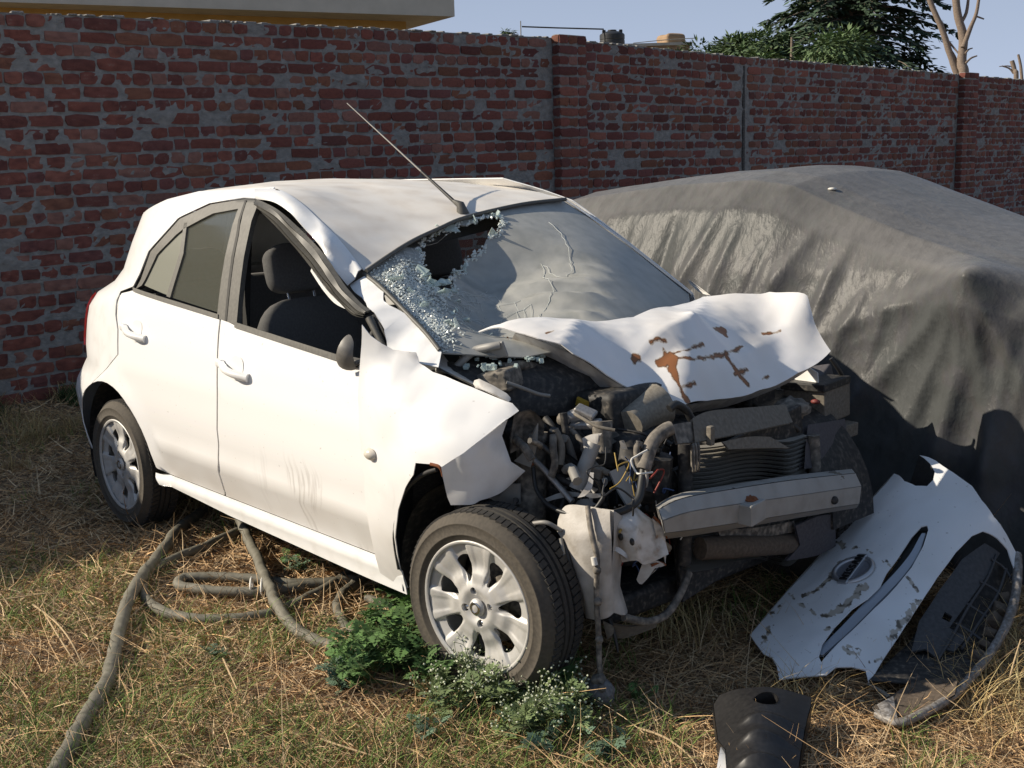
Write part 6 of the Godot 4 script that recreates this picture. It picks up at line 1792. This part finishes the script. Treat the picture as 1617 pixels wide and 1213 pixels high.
func leafy(at: Vector3, rad: float, top: float, sd: int, label: String, tone: float) -> void:
	var o := root("leafy_tree", Vector3(at.x, 0, at.z))
	tag(o, label, "tree", "trees beyond the wall")
	var r := RandomNumberGenerator.new()
	r.seed = sd
	obj("trunk", tube(PackedVector3Array([Vector3(0, -0.1, 0), Vector3(0.03, top * 0.5, 0), Vector3(0, top * 0.9, 0)]), 0.07 + rad * 0.04, 0.01 + rad * 0.01, 8, 0.1), M.bark, o)
	var b := Build.new()
	var limbs := Build.new()
	var clumps := 46 if rad > 0.5 else 6
	for k in clumps:
		var v := Vector3(r.randf() - 0.5, r.randf() - 0.5, r.randf() - 0.5).normalized() * pow(r.randf(), 0.4)
		var ry := rad * 0.62 if rad > 0.5 else 0.16
		var c := Vector3(v.x * rad * 0.85, top - ry - 0.1 + v.y * ry, v.z * rad * 0.85)
		c.y -= 0.12 * rad * (Vector2(c.x, c.z).length() / rad)
		tube(PackedVector3Array([Vector3(0, top * 0.55, 0), Vector3(c.x * 0.4, lerpf(top * 0.6, c.y, 0.5), c.z * 0.4), c]), 0.03 if rad > 0.5 else 0.006, 0.006, 5, 0.0, limbs)
		var cr := rad * r.randf_range(0.2, 0.36)
		var g0 := tone * r.randf_range(0.7, 1.3)
		for i in (300 if rad > 0.5 else 40):
			var w := Vector3(r.randf() - 0.5, r.randf() - 0.5, r.randf() - 0.5).normalized() * pow(r.randf(), 0.5) * cr
			w.y *= 0.6
			var d := (w.normalized() + Vector3(r.randf() - 0.5, -0.3, r.randf() - 0.5)).normalized()
			var s := 1.0 if rad > 0.5 else 0.45
			_leaf_quad(b, c + w, d, Vector3(r.randf() - 0.5, 1, r.randf() - 0.5).normalized(), r.randf_range(0.16, 0.34) * s, r.randf_range(0.03, 0.06) * s, Color(0.075, 0.115, 0.05) * g0 * r.randf_range(0.7, 1.3))
	obj("limbs", limbs, M.bark, o)
	obj("crown", b, M.tree_leaf, o).set_meta("kind", "stuff")

# ------------------------------------------------------------------ ground and what grows on it
func ground_height(x: float, z: float) -> float:
	var n := Vector3(cos(0.8045), 0, sin(0.8045))
	var d := Vector3(x, 0, z).dot(n) + 7.5898
	var y := 0.012 * noise_a.get_noise_2d(x * 12.0, z * 12.0) + 0.010 * noise_b.get_noise_2d(x * 45.0, z * 45.0)
	y += 0.10 * smoothstep(1.3, 0.0, absf(d))
	return y - 0.006

func axis(a: float, m0: float, m1: float, b: float, fine: float, coarse: int) -> PackedFloat64Array:
	var r := PackedFloat64Array()
	for i in coarse:
		r.append(m0 + (a - m0) * pow(1.0 - float(i) / coarse, 3.0))
	var k := int((m1 - m0) / fine)
	for i in k:
		r.append(m0 + fine * i)
	for i in coarse + 1:
		r.append(m1 + (b - m1) * pow(float(i) / coarse, 3.0))
	return r

func build_ground() -> void:
	var xs := axis(-140, -4.0, 4.5, 160, 0.06, 14)
	var zs := axis(-260, -9.0, -1.6, 60, 0.06, 14)
	var b := Build.new()
	for x in xs:
		for z in zs:
			var e := 0.03
			var n := Vector3(ground_height(x - e, z) - ground_height(x + e, z), 2.0 * e, ground_height(x, z - e) - ground_height(x, z + e)).normalized()
			b.add(Vector3(x, ground_height(x, z), z), n, Vector2(x, z))
	var nz := zs.size()
	for i in xs.size() - 1:
		for j in nz - 1:
			b.quad(i * nz + j, i * nz + j + 1, (i + 1) * nz + j + 1, (i + 1) * nz + j)
	tag(obj("ground", b, M.soil), "", "", "", "structure")

func blade(l: float, w: float, bend: float, seg := 3) -> ArrayMesh:
	var b := Build.new()
	for i in seg + 1:
		var t := float(i) / seg
		var p := Vector3(0, l * t * (1.0 - 0.3 * bend * t), bend * l * t * t * 0.6)
		var ww := w * 0.5 * (1.0 - t * 0.85)
		b.add(p - Vector3(ww, 0, 0), Vector3.BACK)
		b.add(p + Vector3(ww, 0, 0), Vector3.BACK)
		if i:
			b.quad(2 * i - 2, 2 * i - 1, 2 * i + 1, 2 * i)
	return b.mesh()

func in_frame_ground(r: RandomNumberGenerator) -> Vector3:   # denser towards the front
	var t := pow(r.randf(), 1.6)
	var z := lerpf(-2.45, -9.2, t)
	var half := 0.60 + 0.46 * (-z)
	return Vector3(r.randf_range(-half, half), 0, z)

func strew(called: String, n: int, mesh: ArrayMesh, m: Material, sd: int, f: Callable) -> void:
	var mm := MultiMesh.new()
	mm.transform_format = MultiMesh.TRANSFORM_3D
	mm.use_colors = true
	mm.mesh = mesh
	var r := RandomNumberGenerator.new()
	r.seed = sd
	var ts := []
	var cs := []
	for i in n:
		var e = f.call(r)
		if e:
			ts.append(e[0]); cs.append(e[1])
	mm.instance_count = ts.size()
	for i in ts.size():
		mm.set_instance_transform(i, ts[i])
		mm.set_instance_color(i, cs[i])
	var o := MultiMeshInstance3D.new()
	o.name = called
	o.multimesh = mm
	o.material_override = m
	add_child(o, true)
	tag(o, "", "", "", "stuff")

func build_grass() -> void:
	var green_at := func(p: Vector3) -> float:
		return noise_a.get_noise_2d(p.x * 22.0 + 40.0, p.z * 22.0) + 0.35 * noise_a.get_noise_2d(p.x * 70.0, p.z * 70.0) + 0.6 * exp(-Vector2(p.x + 0.8, p.z + 3.1).length_squared() / 0.4) + 0.35 * exp(-Vector2(p.x + 1.5, p.z + 4.3).length_squared() / 0.15) - 0.25 * smoothstep(0.2, 0.8, p.x)
	var wall_n := Vector3(cos(0.8045), 0, sin(0.8045))
	var straw_cols := [Color(0.56, 0.385, 0.21), Color(0.47, 0.30, 0.15), Color(0.66, 0.50, 0.30), Color(0.34, 0.215, 0.115), Color(0.52, 0.38, 0.225), Color(0.58, 0.375, 0.185)]
	var lying := func(r: RandomNumberGenerator) -> Variant:
		var p := in_frame_ground(r)
		if p.dot(wall_n) + 7.5898 < 0.05:
			return null
		p.y = ground_height(p.x, p.z) + r.randf() * 0.012
		var tilt := PI * 0.5 - absf(r.randfn(0.0, 0.26))
		var t := Basis(Vector3.UP, r.randf() * TAU) * Basis(Vector3.RIGHT, tilt) * Basis(Vector3.UP, r.randf() * TAU)
		var s := r.randf_range(0.5, 1.35)
		var near := clampf(-p.z / 3.0, 0.8, 2.0)
		return [Transform3D(t.scaled_local(Vector3(near, s, s)), p), straw_cols[r.randi() % 6] * r.randf_range(0.65, 1.2)]
	strew("dry_grass", 70000, blade(0.105, 0.0034, 0.6), M.straw, 1, lying)
	strew("dry_straw", 9000, blade(0.19, 0.0028, 0.9, 4), M.straw, 2, lying)
	strew("straw_bits", 52000, blade(0.055, 0.0042, 0.25, 2), M.straw, 9, lying)
	strew("dry_stalks", 420, blade(0.42, 0.0042, 0.35, 4), M.straw, 3, lying)
	var upright := func(r: RandomNumberGenerator) -> Variant:
		var p := in_frame_ground(r)
		if p.dot(wall_n) + 7.5898 < 0.05 or green_at.call(p) < 0.08:
			return null
		p.y = ground_height(p.x, p.z)
		var t := Basis(Vector3.UP, r.randf() * TAU) * Basis(Vector3.RIGHT, r.randf_range(0.05, 0.9))
		return [Transform3D(t.scaled_local(Vector3.ONE * r.randf_range(0.5, 1.3)), p), Color(0.12, 0.20, 0.045) * r.randf_range(0.6, 1.4) + Color(0.05, 0.03, 0.008) * r.randf()]
	strew("green_grass", 62000, blade(0.10, 0.0034, 0.8), M.grass, 4, upright)
	# taller dry tufts along the wall, under the sill and at the right
	var tufts := []
	var rr := RandomNumberGenerator.new()
	rr.seed = 55
	for q in v2([-1.581, -5.329, -1.503, -5.173, -1.436, -5.315, -1.146, -4.998, -.969, -4.806, -3.273, -7.463, -2.815, -6.722, -3.044, -7.626, -2.688, -6.137, -2.68, -6.864, 1.448, -3.369, 1.46, -3.257, 1.605, -3.551, 1.345, -3.16, 1.249, -3.01, 1.393, -3.077, .405, -3.688, .545, -3.626, .674, -3.643, .542, -3.902, .779, -3.115]):
		tufts.append(q)
	for k in 40:
		var u := rr.randf_range(2.2, 6.0)
		var p := -wall_n * (7.5898 - rr.randf_range(0.08, 0.9)) + Vector3(sin(0.8045), 0, -cos(0.8045)) * u
		tufts.append(Vector2(p.x, p.z))
	var tall := func(r: RandomNumberGenerator) -> Variant:
		var q: Vector2 = tufts[r.randi() % tufts.size()]
		var p := Vector3(q.x + r.randfn(0.0, 0.06), 0, q.y + r.randfn(0.0, 0.06))
		if p.dot(wall_n) + 7.5898 < 0.04:
			return null
		p.y = ground_height(p.x, p.z)
		var t := Basis(Vector3.UP, r.randf() * TAU) * Basis(Vector3.RIGHT, absf(r.randfn(0.0, 0.55)))
		return [Transform3D(t.scaled_local(Vector3(1.0, r.randf_range(0.5, 1.2), 1.0)), p), straw_cols[r.randi() % 6] * r.randf_range(0.6, 1.1) * Color(0.95, 1.05, 0.9)]
	strew("tall_dry_grass", 5200, blade(0.20, 0.0034, 0.9, 4), M.straw, 6, tall)
	var wallweed := func(r: RandomNumberGenerator) -> Variant:
		var u := r.randf_range(2.0, 5.2)
		var p := -wall_n * (7.5898 - absf(r.randfn(0.0, 0.16)) - 0.05) + Vector3(sin(0.8045), 0, -cos(0.8045)) * u
		p.y = ground_height(p.x, p.z)
		if noise_a.get_noise_1d(u * 60.0) < -0.1:
			return null
		var t := Basis(Vector3.UP, r.randf() * TAU) * Basis(Vector3.RIGHT, r.randf_range(0.1, 1.1))
		return [Transform3D(t.scaled_local(Vector3(2.2, r.randf_range(0.5, 1.3), 1.0)), p), Color(0.05, 0.085, 0.025) * r.randf_range(0.6, 1.4)]
	strew("wall_foot_weeds", 3600, blade(0.15, 0.005, 0.7), M.grass, 7, wallweed)

func lobed_leaf(b: Build, t: Transform3D, size: float, col: Color) -> void:   # a fern-like leaf of paired lobes
	var n := 4
	for i in n:
		var f := float(i) / n
		var p := Vector3(0, 0.10 * sin(f * 2.2) * size, size * (0.15 + f * 0.75))
		for s in [-1.0, 1.0]:
			var d := Vector3(s * 0.85, 0.05, 0.5).normalized()
			_leaf_quad(b, t * p, (t.basis * d).normalized(), t.basis.y, size * (0.52 - 0.32 * f), size * 0.10, col)
			_leaf_quad(b, t * (p + d * size * 0.2 * (1.0 - f)), (t.basis * Vector3(s * 0.3, 0.05, 1.0)).normalized(), t.basis.y, size * 0.26 * (1.0 - 0.4 * f), size * 0.07, col)
	_leaf_quad(b, t * Vector3(0, 0.08 * size, size * 0.7), (t.basis * Vector3(0, -0.1, 1)).normalized(), t.basis.y, size * 0.4, size * 0.10, col)

func weed(at: Vector2, size: float, label: String, flowers: int, leaves: int, sd: int, tone: Color) -> void:
	var o := root("weed", Vector3(at.x, ground_height(at.x, at.y), at.y))
	tag(o, label, "weed", "weeds round the front wheel")
	var r := RandomNumberGenerator.new()
	r.seed = sd
	var st := Build.new()
	var lf := Build.new()
	var fl := Build.new()
	var stems := 5 + leaves / 9
	for k in stems:
		var a := r.randf() * TAU
		var lean := r.randf_range(0.15, 0.95)
		var h := size * r.randf_range(0.55, 1.1)
		var pts := PackedVector3Array()
		for i in 5:
			var t := i / 4.0
			pts.append(Vector3(cos(a) * lean * t * h, h * t * (1.0 - 0.35 * lean * t), sin(a) * lean * t * h))
		tube(pts, 0.0026, 0.0012, 5, 0.0, st)
		for i in ceili(float(leaves) / stems):
			var t := r.randf_range(0.1, 1.0)
			var p := pts[int(t * 3.99)].lerp(pts[int(t * 3.99) + 1], fmod(t * 3.99, 1.0))
			var bs := Basis(Vector3.UP, r.randf() * TAU) * Basis(Vector3.RIGHT, r.randf_range(-0.7, 0.35)) * Basis(Vector3.BACK, r.randf_range(-0.4, 0.4))
			lobed_leaf(lf, Transform3D(bs, p), size * r.randf_range(0.24, 0.48), tone * r.randf_range(0.65, 1.4))
		if flowers:
			for i in flowers / stems:
				var tip := pts[4] + Vector3(r.randfn(0, 0.022), r.randfn(0.01, 0.02), r.randfn(0, 0.022))
				tube(PackedVector3Array([pts[3], pts[3].lerp(tip, 0.5) + Vector3(0, 0.006, 0), tip]), 0.0009, 0.0007, 4, 0.0, st)
				var s := r.randf_range(0.0018, 0.0034)
				for e in [Vector3(0.4, 0, 0), Vector3(0, 0, 0)]:
					_cheap_box(fl, Vector3.ONE * s * 1.5, Transform3D(Basis.from_euler(Vector3(0.6, r.randf() * 3 + e.x, 0.6)), tip))
	st.c.resize(st.p.size()); st.c.fill(Color(0.09, 0.12, 0.04))
	obj("stem", st, M.grass, o)
	obj("leaves", lf, M.leaf, o).set_meta("kind", "stuff")
	if flowers:
		fl.c.resize(fl.p.size()); fl.c.fill(Color(0.55, 0.58, 0.42))
		obj("flowers", fl, M.flower, o).set_meta("kind", "stuff")

func build_weeds() -> void:
	var g := Color(0.085, 0.165, 0.045)
	var pale := Color(0.16, 0.215, 0.09)
	var blue := Color(0.10, 0.16, 0.10)
	var list := [
		[628, 1058, 0.17, "bushy green weed just left of the front wheel", 0, 120, g], [650, 985, 0.17, "green weed standing between sill and front tyre", 0, 90, g * 1.15], [583, 1078, 0.13, "low green weed at the end of the hose sweep", 0, 80, g],
		[540, 1090, 0.09, "small bluish weed at the left end of the weed row", 0, 50, blue], [690, 1080, 0.13, "leafy weed against the lower left of the front tyre", 0, 70, g],
		[790, 1118, 0.15, "white-flowered weed directly below the alloy rim", 150, 60, pale], [835, 1130, 0.16, "white-flowered weed right of the one below the rim", 150, 70, pale], [735, 1108, 0.13, "white-flowered weed at the tyre's lower left", 110, 50, pale],
		[880, 1115, 0.14, "flowering weed between tyre and hanging fog lamp", 90, 60, g], [760, 1050, 0.20, "tall thin flowering stems standing before the wheel rim", 90, 14, pale],
		[1012, 1105, 0.06, "little green weed right of the hanging fog lamp", 0, 26, g * 1.2], [680, 1165, 0.07, "flat pale weed below the weed row, nearest the photo's bottom centre", 0, 40, blue], [860, 1185, 0.09, "low greyish weed left of the black engine cover", 0, 55, blue],
		[960, 1200, 0.08, "low greyish weed near the bottom edge beside the engine cover", 0, 45, blue], [350, 1040, 0.06, "flat bluish weed in the straw right of the long hose", 0, 36, blue], [470, 900, 0.07, "small bluish weed inside the hose loop", 0, 34, blue],
		[600, 1020, 0.13, "green weed filling the gap behind the bushy one", 0, 70, g], [560, 1062, 0.11, "green weed crossing the end of the hose sweep", 0, 60, g * 1.1], [820, 1165, 0.13, "flowering weed nearest the viewer below the rim", 110, 55, pale], [905, 1150, 0.11, "sparse flowering weed beside the fog lamp, nearest the viewer", 70, 40, pale], [700, 1128, 0.10, "pale weed between the green and the flowering clumps", 40, 50, pale],
		[450, 890, 0.06, "tiny weed behind the hose hanging from the sill", 0, 26, g]]
	for k in list.size():
		var e: Array = list[k]
		weed(WEEDS[k], e[2] * 1.15, e[3], e[4], e[5], 600 + k, e[6])

var WEEDS := v2([-.388, -3.455, -.373, -3.827, -.469, -3.37, -.547, -3.322, -.258, -3.347, -.062, -3.175, .021, -3.123, -.166, -3.222, .106, -3.177, -.112, -3.36, .354, -3.202, -.256, -3.008, .06, -2.919, .227, -2.859, -.977, -3.581, -.872, -4.406, -.465, -3.646, -.524, -3.446, -.008, -2.994, .144, -3.039, -.228, -3.146, -.937, -4.485])

func build_sticks() -> void:
	var list := [["pale bent dry stalk lying in the straw at the left edge", [-1.928, .02, -4.114, -1.841, .025, -4.133, -1.748, .03, -4.151]], ["forked pale dry stalk standing left of the long hose", [-1.795, .01, -4.085, -1.615, .05, -3.826, -1.468, .08, -3.584, -1.394, .02, -3.493]], ["thin dry stalk beside the forked one", [-1.744, .01, -4.039, -1.546, .05, -3.685, -1.431, .01, -3.531]],
		["dry stalk lying between the long hose and the hose sweep", [-.966, .01, -3.558, -.903, .04, -3.385, -.842, .06, -3.225]], ["reddish dry stalk lying at the bottom edge left of the engine cover", [.321, .03, -2.971, .387, .03, -2.914, .442, .02, -2.827, .451, .02, -2.73]],
		["pale dry stalk near the photo's bottom centre", [-.57, .02, -2.989, -.48, .03, -2.912, -.363, .02, -2.856]], ["dry stalk standing at the right edge beside the bumper", [1.425, .01, -3.175, 1.448, .08, -3.194, 1.485, .14, -3.236]]]
	for e in list:
		var pts := v3(e[1])
		var o := root("dry_stalk", Vector3(pts[0].x, 0, pts[0].z))
		tag(o, e[0], "stalk", "dry stalks in the straw")
		for i in pts.size():
			pts[i] -= o.position
		obj("stem", tube(curve(pts, 5), 0.0038, 0.002, 6, 0.2), M.stalk, o)

# ------------------------------------------------------------------ painted wear: rust, scuffs, splashes of dirt
func near_line(q: Vector2, pts: PackedVector2Array) -> float:
	var d := 9.0
	for i in pts.size() - 1:
		d = minf(d, q.distance_squared_to(Geometry2D.get_closest_point_to_segment(q, pts[i], pts[i + 1])))
	return sqrt(d)

func worn(w: int, h: int, rect: Rect2, f: Callable, rough: float) -> StandardMaterial3D:
	var im := Image.create(w, h, false, Image.FORMAT_RGB8)
	for y in h:
		for x in w:
			var c: Color = f.call(rect.position + Vector2((x + 0.5) / w, (y + 0.5) / h) * rect.size)
			im.set_pixel(x, y, c.linear_to_srgb())
	var m := StandardMaterial3D.new()
	m.albedo_texture = ImageTexture.create_from_image(im)
	m.uv1_scale = Vector3(1.0 / rect.size.x, 1.0 / rect.size.y, 1)
	m.uv1_offset = Vector3(-rect.position.x / rect.size.x, -rect.position.y / rect.size.y, 0)
	m.roughness = rough
	return m

func make_worn_materials() -> void:
	var rust := [[v2([.002, -.025, .013, -.05, .038, -.065]), 0.022], [v2([.044, -.059, .051, -.037, .083, -.024, .11, -.017, .133, -.015]), 0.014], [v2([-.02, -.349, -.012, -.388, .004, -.382]), 0.016], [v2([.034, -.058, .068, -.125, .057, -.257, .058, -.309, .053, -.369, .045, -.423]), 0.0045], [v2([.061, -.308, .092, -.31, .123, -.313, .144, -.32]), 0.008],
		[v2([.101, -.021, .111, -.055, .114, -.078]), 0.005], [v2([-.048, -.044, -.042, -.07, -.024, -.087]), 0.005], [v2([.031, -.061, .016, -.072, .035, -.132, .024, -.23]), 0.003], [v2([.038, -.555, .055, -.582, .072, -.611]), 0.006], [v2([.11, -.294, .112, -.334, .114, -.36]), 0.004], [v2([-.053, .03, -.048, .02]), 0.012], [v2([.147, -.403, .148, -.439]), 0.003], [v2([-.196, .301, -.192, .27]), 0.003]]
	M.hood = worn(640, 640, Rect2(-0.75, -0.85, 1.15, 1.4), func(q: Vector2) -> Color:
		var n := noise_b.get_noise_2d(q.x * 520.0, q.y * 520.0) * 0.0035 + noise_a.get_noise_2d(q.x * 900.0, q.y * 900.0) * 0.0015 - 0.0005
		var d := 9.0
		for r in rust:
			d = minf(d, near_line(q, r[0]) - r[1] * (0.55 + 1.1 * noise_a.get_noise_2d(q.x * 260.0 + 31.0, q.y * 260.0)) + n)
		var k := 0.5 + 0.5 * noise_a.get_noise_2d(q.x * 60.0, q.y * 60.0)
		var c := Color(0.80, 0.79, 0.78).lerp(Color(0.66, 0.62, 0.57), clampf(k * 1.4 - 0.5, 0, 1))
		if d < 0.0:
			c = Color(0.20, 0.075, 0.03).lerp(Color(0.33, 0.14, 0.05), k) if d < -0.0025 else Color(0.12, 0.06, 0.03)
		elif d < 0.003:
			c = Color(0.5, 0.42, 0.34)
		return c, 0.42)
	M.white_door = worn(1024, 448, Rect2(-2.7, 0.2, 3.2, 1.0), func(q: Vector2) -> Color:
		var c := Color(0.82, 0.815, 0.81)
		var dust := clampf(smoothstep(0.62, 0.22, q.y) * (0.55 + 0.6 * noise_a.get_noise_2d(q.x * 40.0, q.y * 60.0)), 0.0, 1.0)
		c = c.lerp(Color(0.45, 0.40, 0.34), 0.75 * dust)
		var streak := noise_b.get_noise_2d(q.x * 700.0 + 30.0 * noise_a.get_noise_2d(q.x * 20.0, q.y * 60.0), q.y * 60.0)
		var where := smoothstep(0.15, 0.45, noise_a.get_noise_2d(q.x * 70.0 + 7.0, q.y * 30.0) + 0.25) * smoothstep(0.62, 0.5, q.y) * smoothstep(-1.25, -1.0, q.x)
		c = c.lerp(Color(0.30, 0.27, 0.24), 0.36 * smoothstep(0.0, 0.5, streak) * where)
		if noise_a.get_noise_2d(q.x * 900.0 + 100.0, q.y * 900.0) > 0.70:
			c = c.lerp(Color(0.3, 0.27, 0.24), 0.5)
		return c, 0.34)
	M.white_door.clearcoat_enabled = true; M.white_door.clearcoat = 0.4; M.white_door.clearcoat_roughness = 0.25
	var scuff := [[v2([1.121, -3.822, 1.084, -3.783, 1.044, -3.736, 1.002, -3.699, .962, -3.69]), 0.013], [v2([1.138, -3.638, 1.1, -3.6, 1.059, -3.562, 1.021, -3.536, .994, -3.525]), 0.016], [v2([1.278, -3.516, 1.245, -3.477, 1.208, -3.439, 1.16, -3.388, 1.139, -3.368]), 0.012], [v2([1.149, -3.986, 1.156, -3.948, 1.151, -3.915]), 0.008], [v2([1.181, -3.879, 1.203, -3.845, 1.213, -3.799]), 0.004], [v2([.915, -3.749, .932, -3.652, .951, -3.579, .963, -3.533]), 0.003], [v2([1.276, -3.624, 1.285, -3.599, 1.288, -3.548]), 0.005], [v2([.811, -3.551, .795, -3.507, .771, -3.452]), 0.008], [v2([.989, -3.349, 1.002, -3.324, 1.022, -3.314]), 0.005], [v2([1.009, -3.351, 1.042, -3.33, 1.01, -3.287]), 0.003], [v2([.84, -3.637, .875, -3.678]), 0.005], [v2([1.064, -3.276, 1.083, -3.288]), 0.006], [v2([.981, -3.461, .966, -3.452]), 0.005], [v2([1.239, -3.732, 1.237, -3.697]), 0.006]]
	M.bumper_paint = worn(720, 720, Rect2(0.4, -5.6, 1.7, 2.7), func(q: Vector2) -> Color:
		var n := noise_b.get_noise_2d(q.x * 700.0, q.y * 160.0) * 0.012 + noise_a.get_noise_2d(q.x * 900.0, q.y * 900.0) * 0.007 - 0.001
		var d := 9.0
		for r in scuff:
			d = minf(d, near_line(q, r[0]) - r[1] - n)
		var k := 0.5 + 0.5 * noise_a.get_noise_2d(q.x * 50.0, q.y * 50.0)
		var c := Color(0.76, 0.77, 0.78).lerp(Color(0.62, 0.62, 0.61), clampf(k * 1.3 - 0.45, 0, 1))
		if d < 0.0:
			c = Color(0.10, 0.085, 0.065).lerp(Color(0.42, 0.38, 0.32), smoothstep(0.2, 0.6, 0.5 + noise_a.get_noise_2d(q.x * 420.0 + 9.0, q.y * 420.0)))
		elif noise_a.get_noise_2d(q.x * 800.0 + 60.0, q.y * 800.0) > 0.66:
			c = c.lerp(Color(0.2, 0.18, 0.15), 0.6)
		return c, 0.38)
	var n_fine := noise(0.05, FastNoiseLite.TYPE_SIMPLEX_SMOOTH, 4, 15)
	M.quarter_glass = plain(0.24, 0.245, 0.205, 0.3)
	M.quarter_glass.transparency = BaseMaterial3D.TRANSPARENCY_ALPHA
	M.quarter_glass.albedo_color.a = 0.86
	M.wire_red = plain(0.22, 0.03, 0.02, 0.5)
	M.wire_blue = plain(0.04, 0.07, 0.16, 0.5)
	M.wire_yellow = plain(0.36, 0.24, 0.05, 0.5)
	M.mirror = rich(grain(128, n_fine, [[0.0, 0.12, 0.115, 0.105], [1.0, 0.2, 0.19, 0.175]]), 6.0, 0.5)
	M.repeater = plain(0.62, 0.58, 0.5, 0.2)
	M.cup = plain(0.70, 0.70, 0.69, 0.4)
	M.crack = plain(0.58, 0.61, 0.59, 0.4)
	M.dead_leaf = plain(0.26, 0.11, 0.04, 0.8)
	M.yellow = plain(0.42, 0.26, 0.03, 0.5)
	M.tan_dirty = rich(grain(256, n_fine, [[0.0, 0.10, 0.088, 0.07], [1.0, 0.22, 0.195, 0.16]]), 5.0, 0.85)
	M.brown_dirty = rich(grain(256, n_fine, [[0.0, 0.06, 0.045, 0.032], [1.0, 0.15, 0.115, 0.085]]), 5.0, 0.9)
	M.purple_plastic = rich(grain(256, n_fine, [[0.0, 0.05, 0.046, 0.052], [1.0, 0.10, 0.094, 0.10]]), 5.0, 0.75)
	M.white_bare = rich(grain(256, noise(0.02, FastNoiseLite.TYPE_SIMPLEX_SMOOTH, 5, 61), [[0.0, 0.20, 0.10, 0.05], [0.22, 0.34, 0.31, 0.27], [0.5, 0.58, 0.56, 0.53], [1.0, 0.70, 0.69, 0.67]]), 4.0, 0.45)
	M.fog_lamp = rich(grain(256, n_fine, [[0.0, 0.07, 0.07, 0.072], [1.0, 0.26, 0.255, 0.25]]), 7.0, 0.7)
	M.bumper_rim = rich(grain(256, n_fine, [[0.0, 0.05, 0.045, 0.04], [0.45, 0.18, 0.165, 0.15], [1.0, 0.46, 0.46, 0.46]]), 4.0, 0.5)
	M.grille_strip = plain(0.36, 0.40, 0.46, 0.35)
	M.plate_black = rich(grain(256, n_fine, [[0.0, 0.028, 0.028, 0.03], [1.0, 0.075, 0.074, 0.076]]), 5.0, 0.6)
	M.plate_grey = plain(0.14, 0.14, 0.135, 0.7)
	M.badge_metal = plain(0.42, 0.43, 0.45, 0.32, 0.7)
	M.badge_dark = plain(0.22, 0.23, 0.26, 0.4, 0.4)
	M.cover_black = rich(grain(256, n_fine, [[0.0, 0.009, 0.009, 0.01], [1.0, 0.028, 0.027, 0.027]]), 5.0, 0.42)
	M.tank_black = plain(0.02, 0.021, 0.023, 0.5)
	M.stalk = plain(0.42, 0.31, 0.18, 0.9)

func _ready() -> void:
	var cam := Camera3D.new()
	cam.name = "camera"
	cam.position = Vector3(0, 1.5871, 0)
	cam.rotation = Vector3(-0.1928, 0, -0.0288)
	cam.fov = 36.4726
	cam.near = 0.05
	cam.far = 900.0
	add_child(cam)
	cam.current = true
	var env := Environment.new()
	env.background_mode = Environment.BG_SKY
	env.tonemap_mode = Environment.TONE_MAPPER_LINEAR
	env.tonemap_exposure = 1.32
	env.sdfgi_enabled = true
	env.ssao_enabled = true
	env.ssil_enabled = true
	var sky := Sky.new()
	var ps := ProceduralSkyMaterial.new()
	ps.sky_top_color = Color(0.37, 0.44, 0.54)
	ps.sky_horizon_color = Color(0.655, 0.705, 0.79)
	ps.sky_curve = 0.2
	ps.ground_horizon_color = Color(0.45, 0.42, 0.38)
	ps.ground_bottom_color = Color(0.25, 0.22, 0.18)
	ps.sun_angle_max = 3.0
	ps.sky_energy_multiplier = 1.0
	sky.sky_material = ps
	env.sky = sky
	var we := WorldEnvironment.new()
	we.name = "environment"
	we.environment = env
	add_child(we)
	var sun := DirectionalLight3D.new()
	sun.name = "sun"
	sun.light_color = Color(1.0, 0.95, 0.87)
	sun.light_energy = 1.6
	sun.light_angular_distance = 0.5
	sun.shadow_enabled = true
	var el := deg_to_rad(31.0)
	var dir := Vector3(cos(el), -sin(el), 0.05)
	sun.basis = Basis.looking_at(dir, Vector3.UP)
	add_child(sun)

	noise_a = noise(0.1, FastNoiseLite.TYPE_SIMPLEX_SMOOTH, 3, 11)
	noise_b = noise(0.05, FastNoiseLite.TYPE_SIMPLEX, 4, 23)
	noise_a.frequency = 0.05
	make_materials()
	make_worn_materials()
	build_ground()
	build_wall()
	build_background()
	build_car()
	build_tarp()
	build_bumper()
	build_engine_cover()
	build_hoses()
	build_grass()
	build_weeds()
	build_sticks()
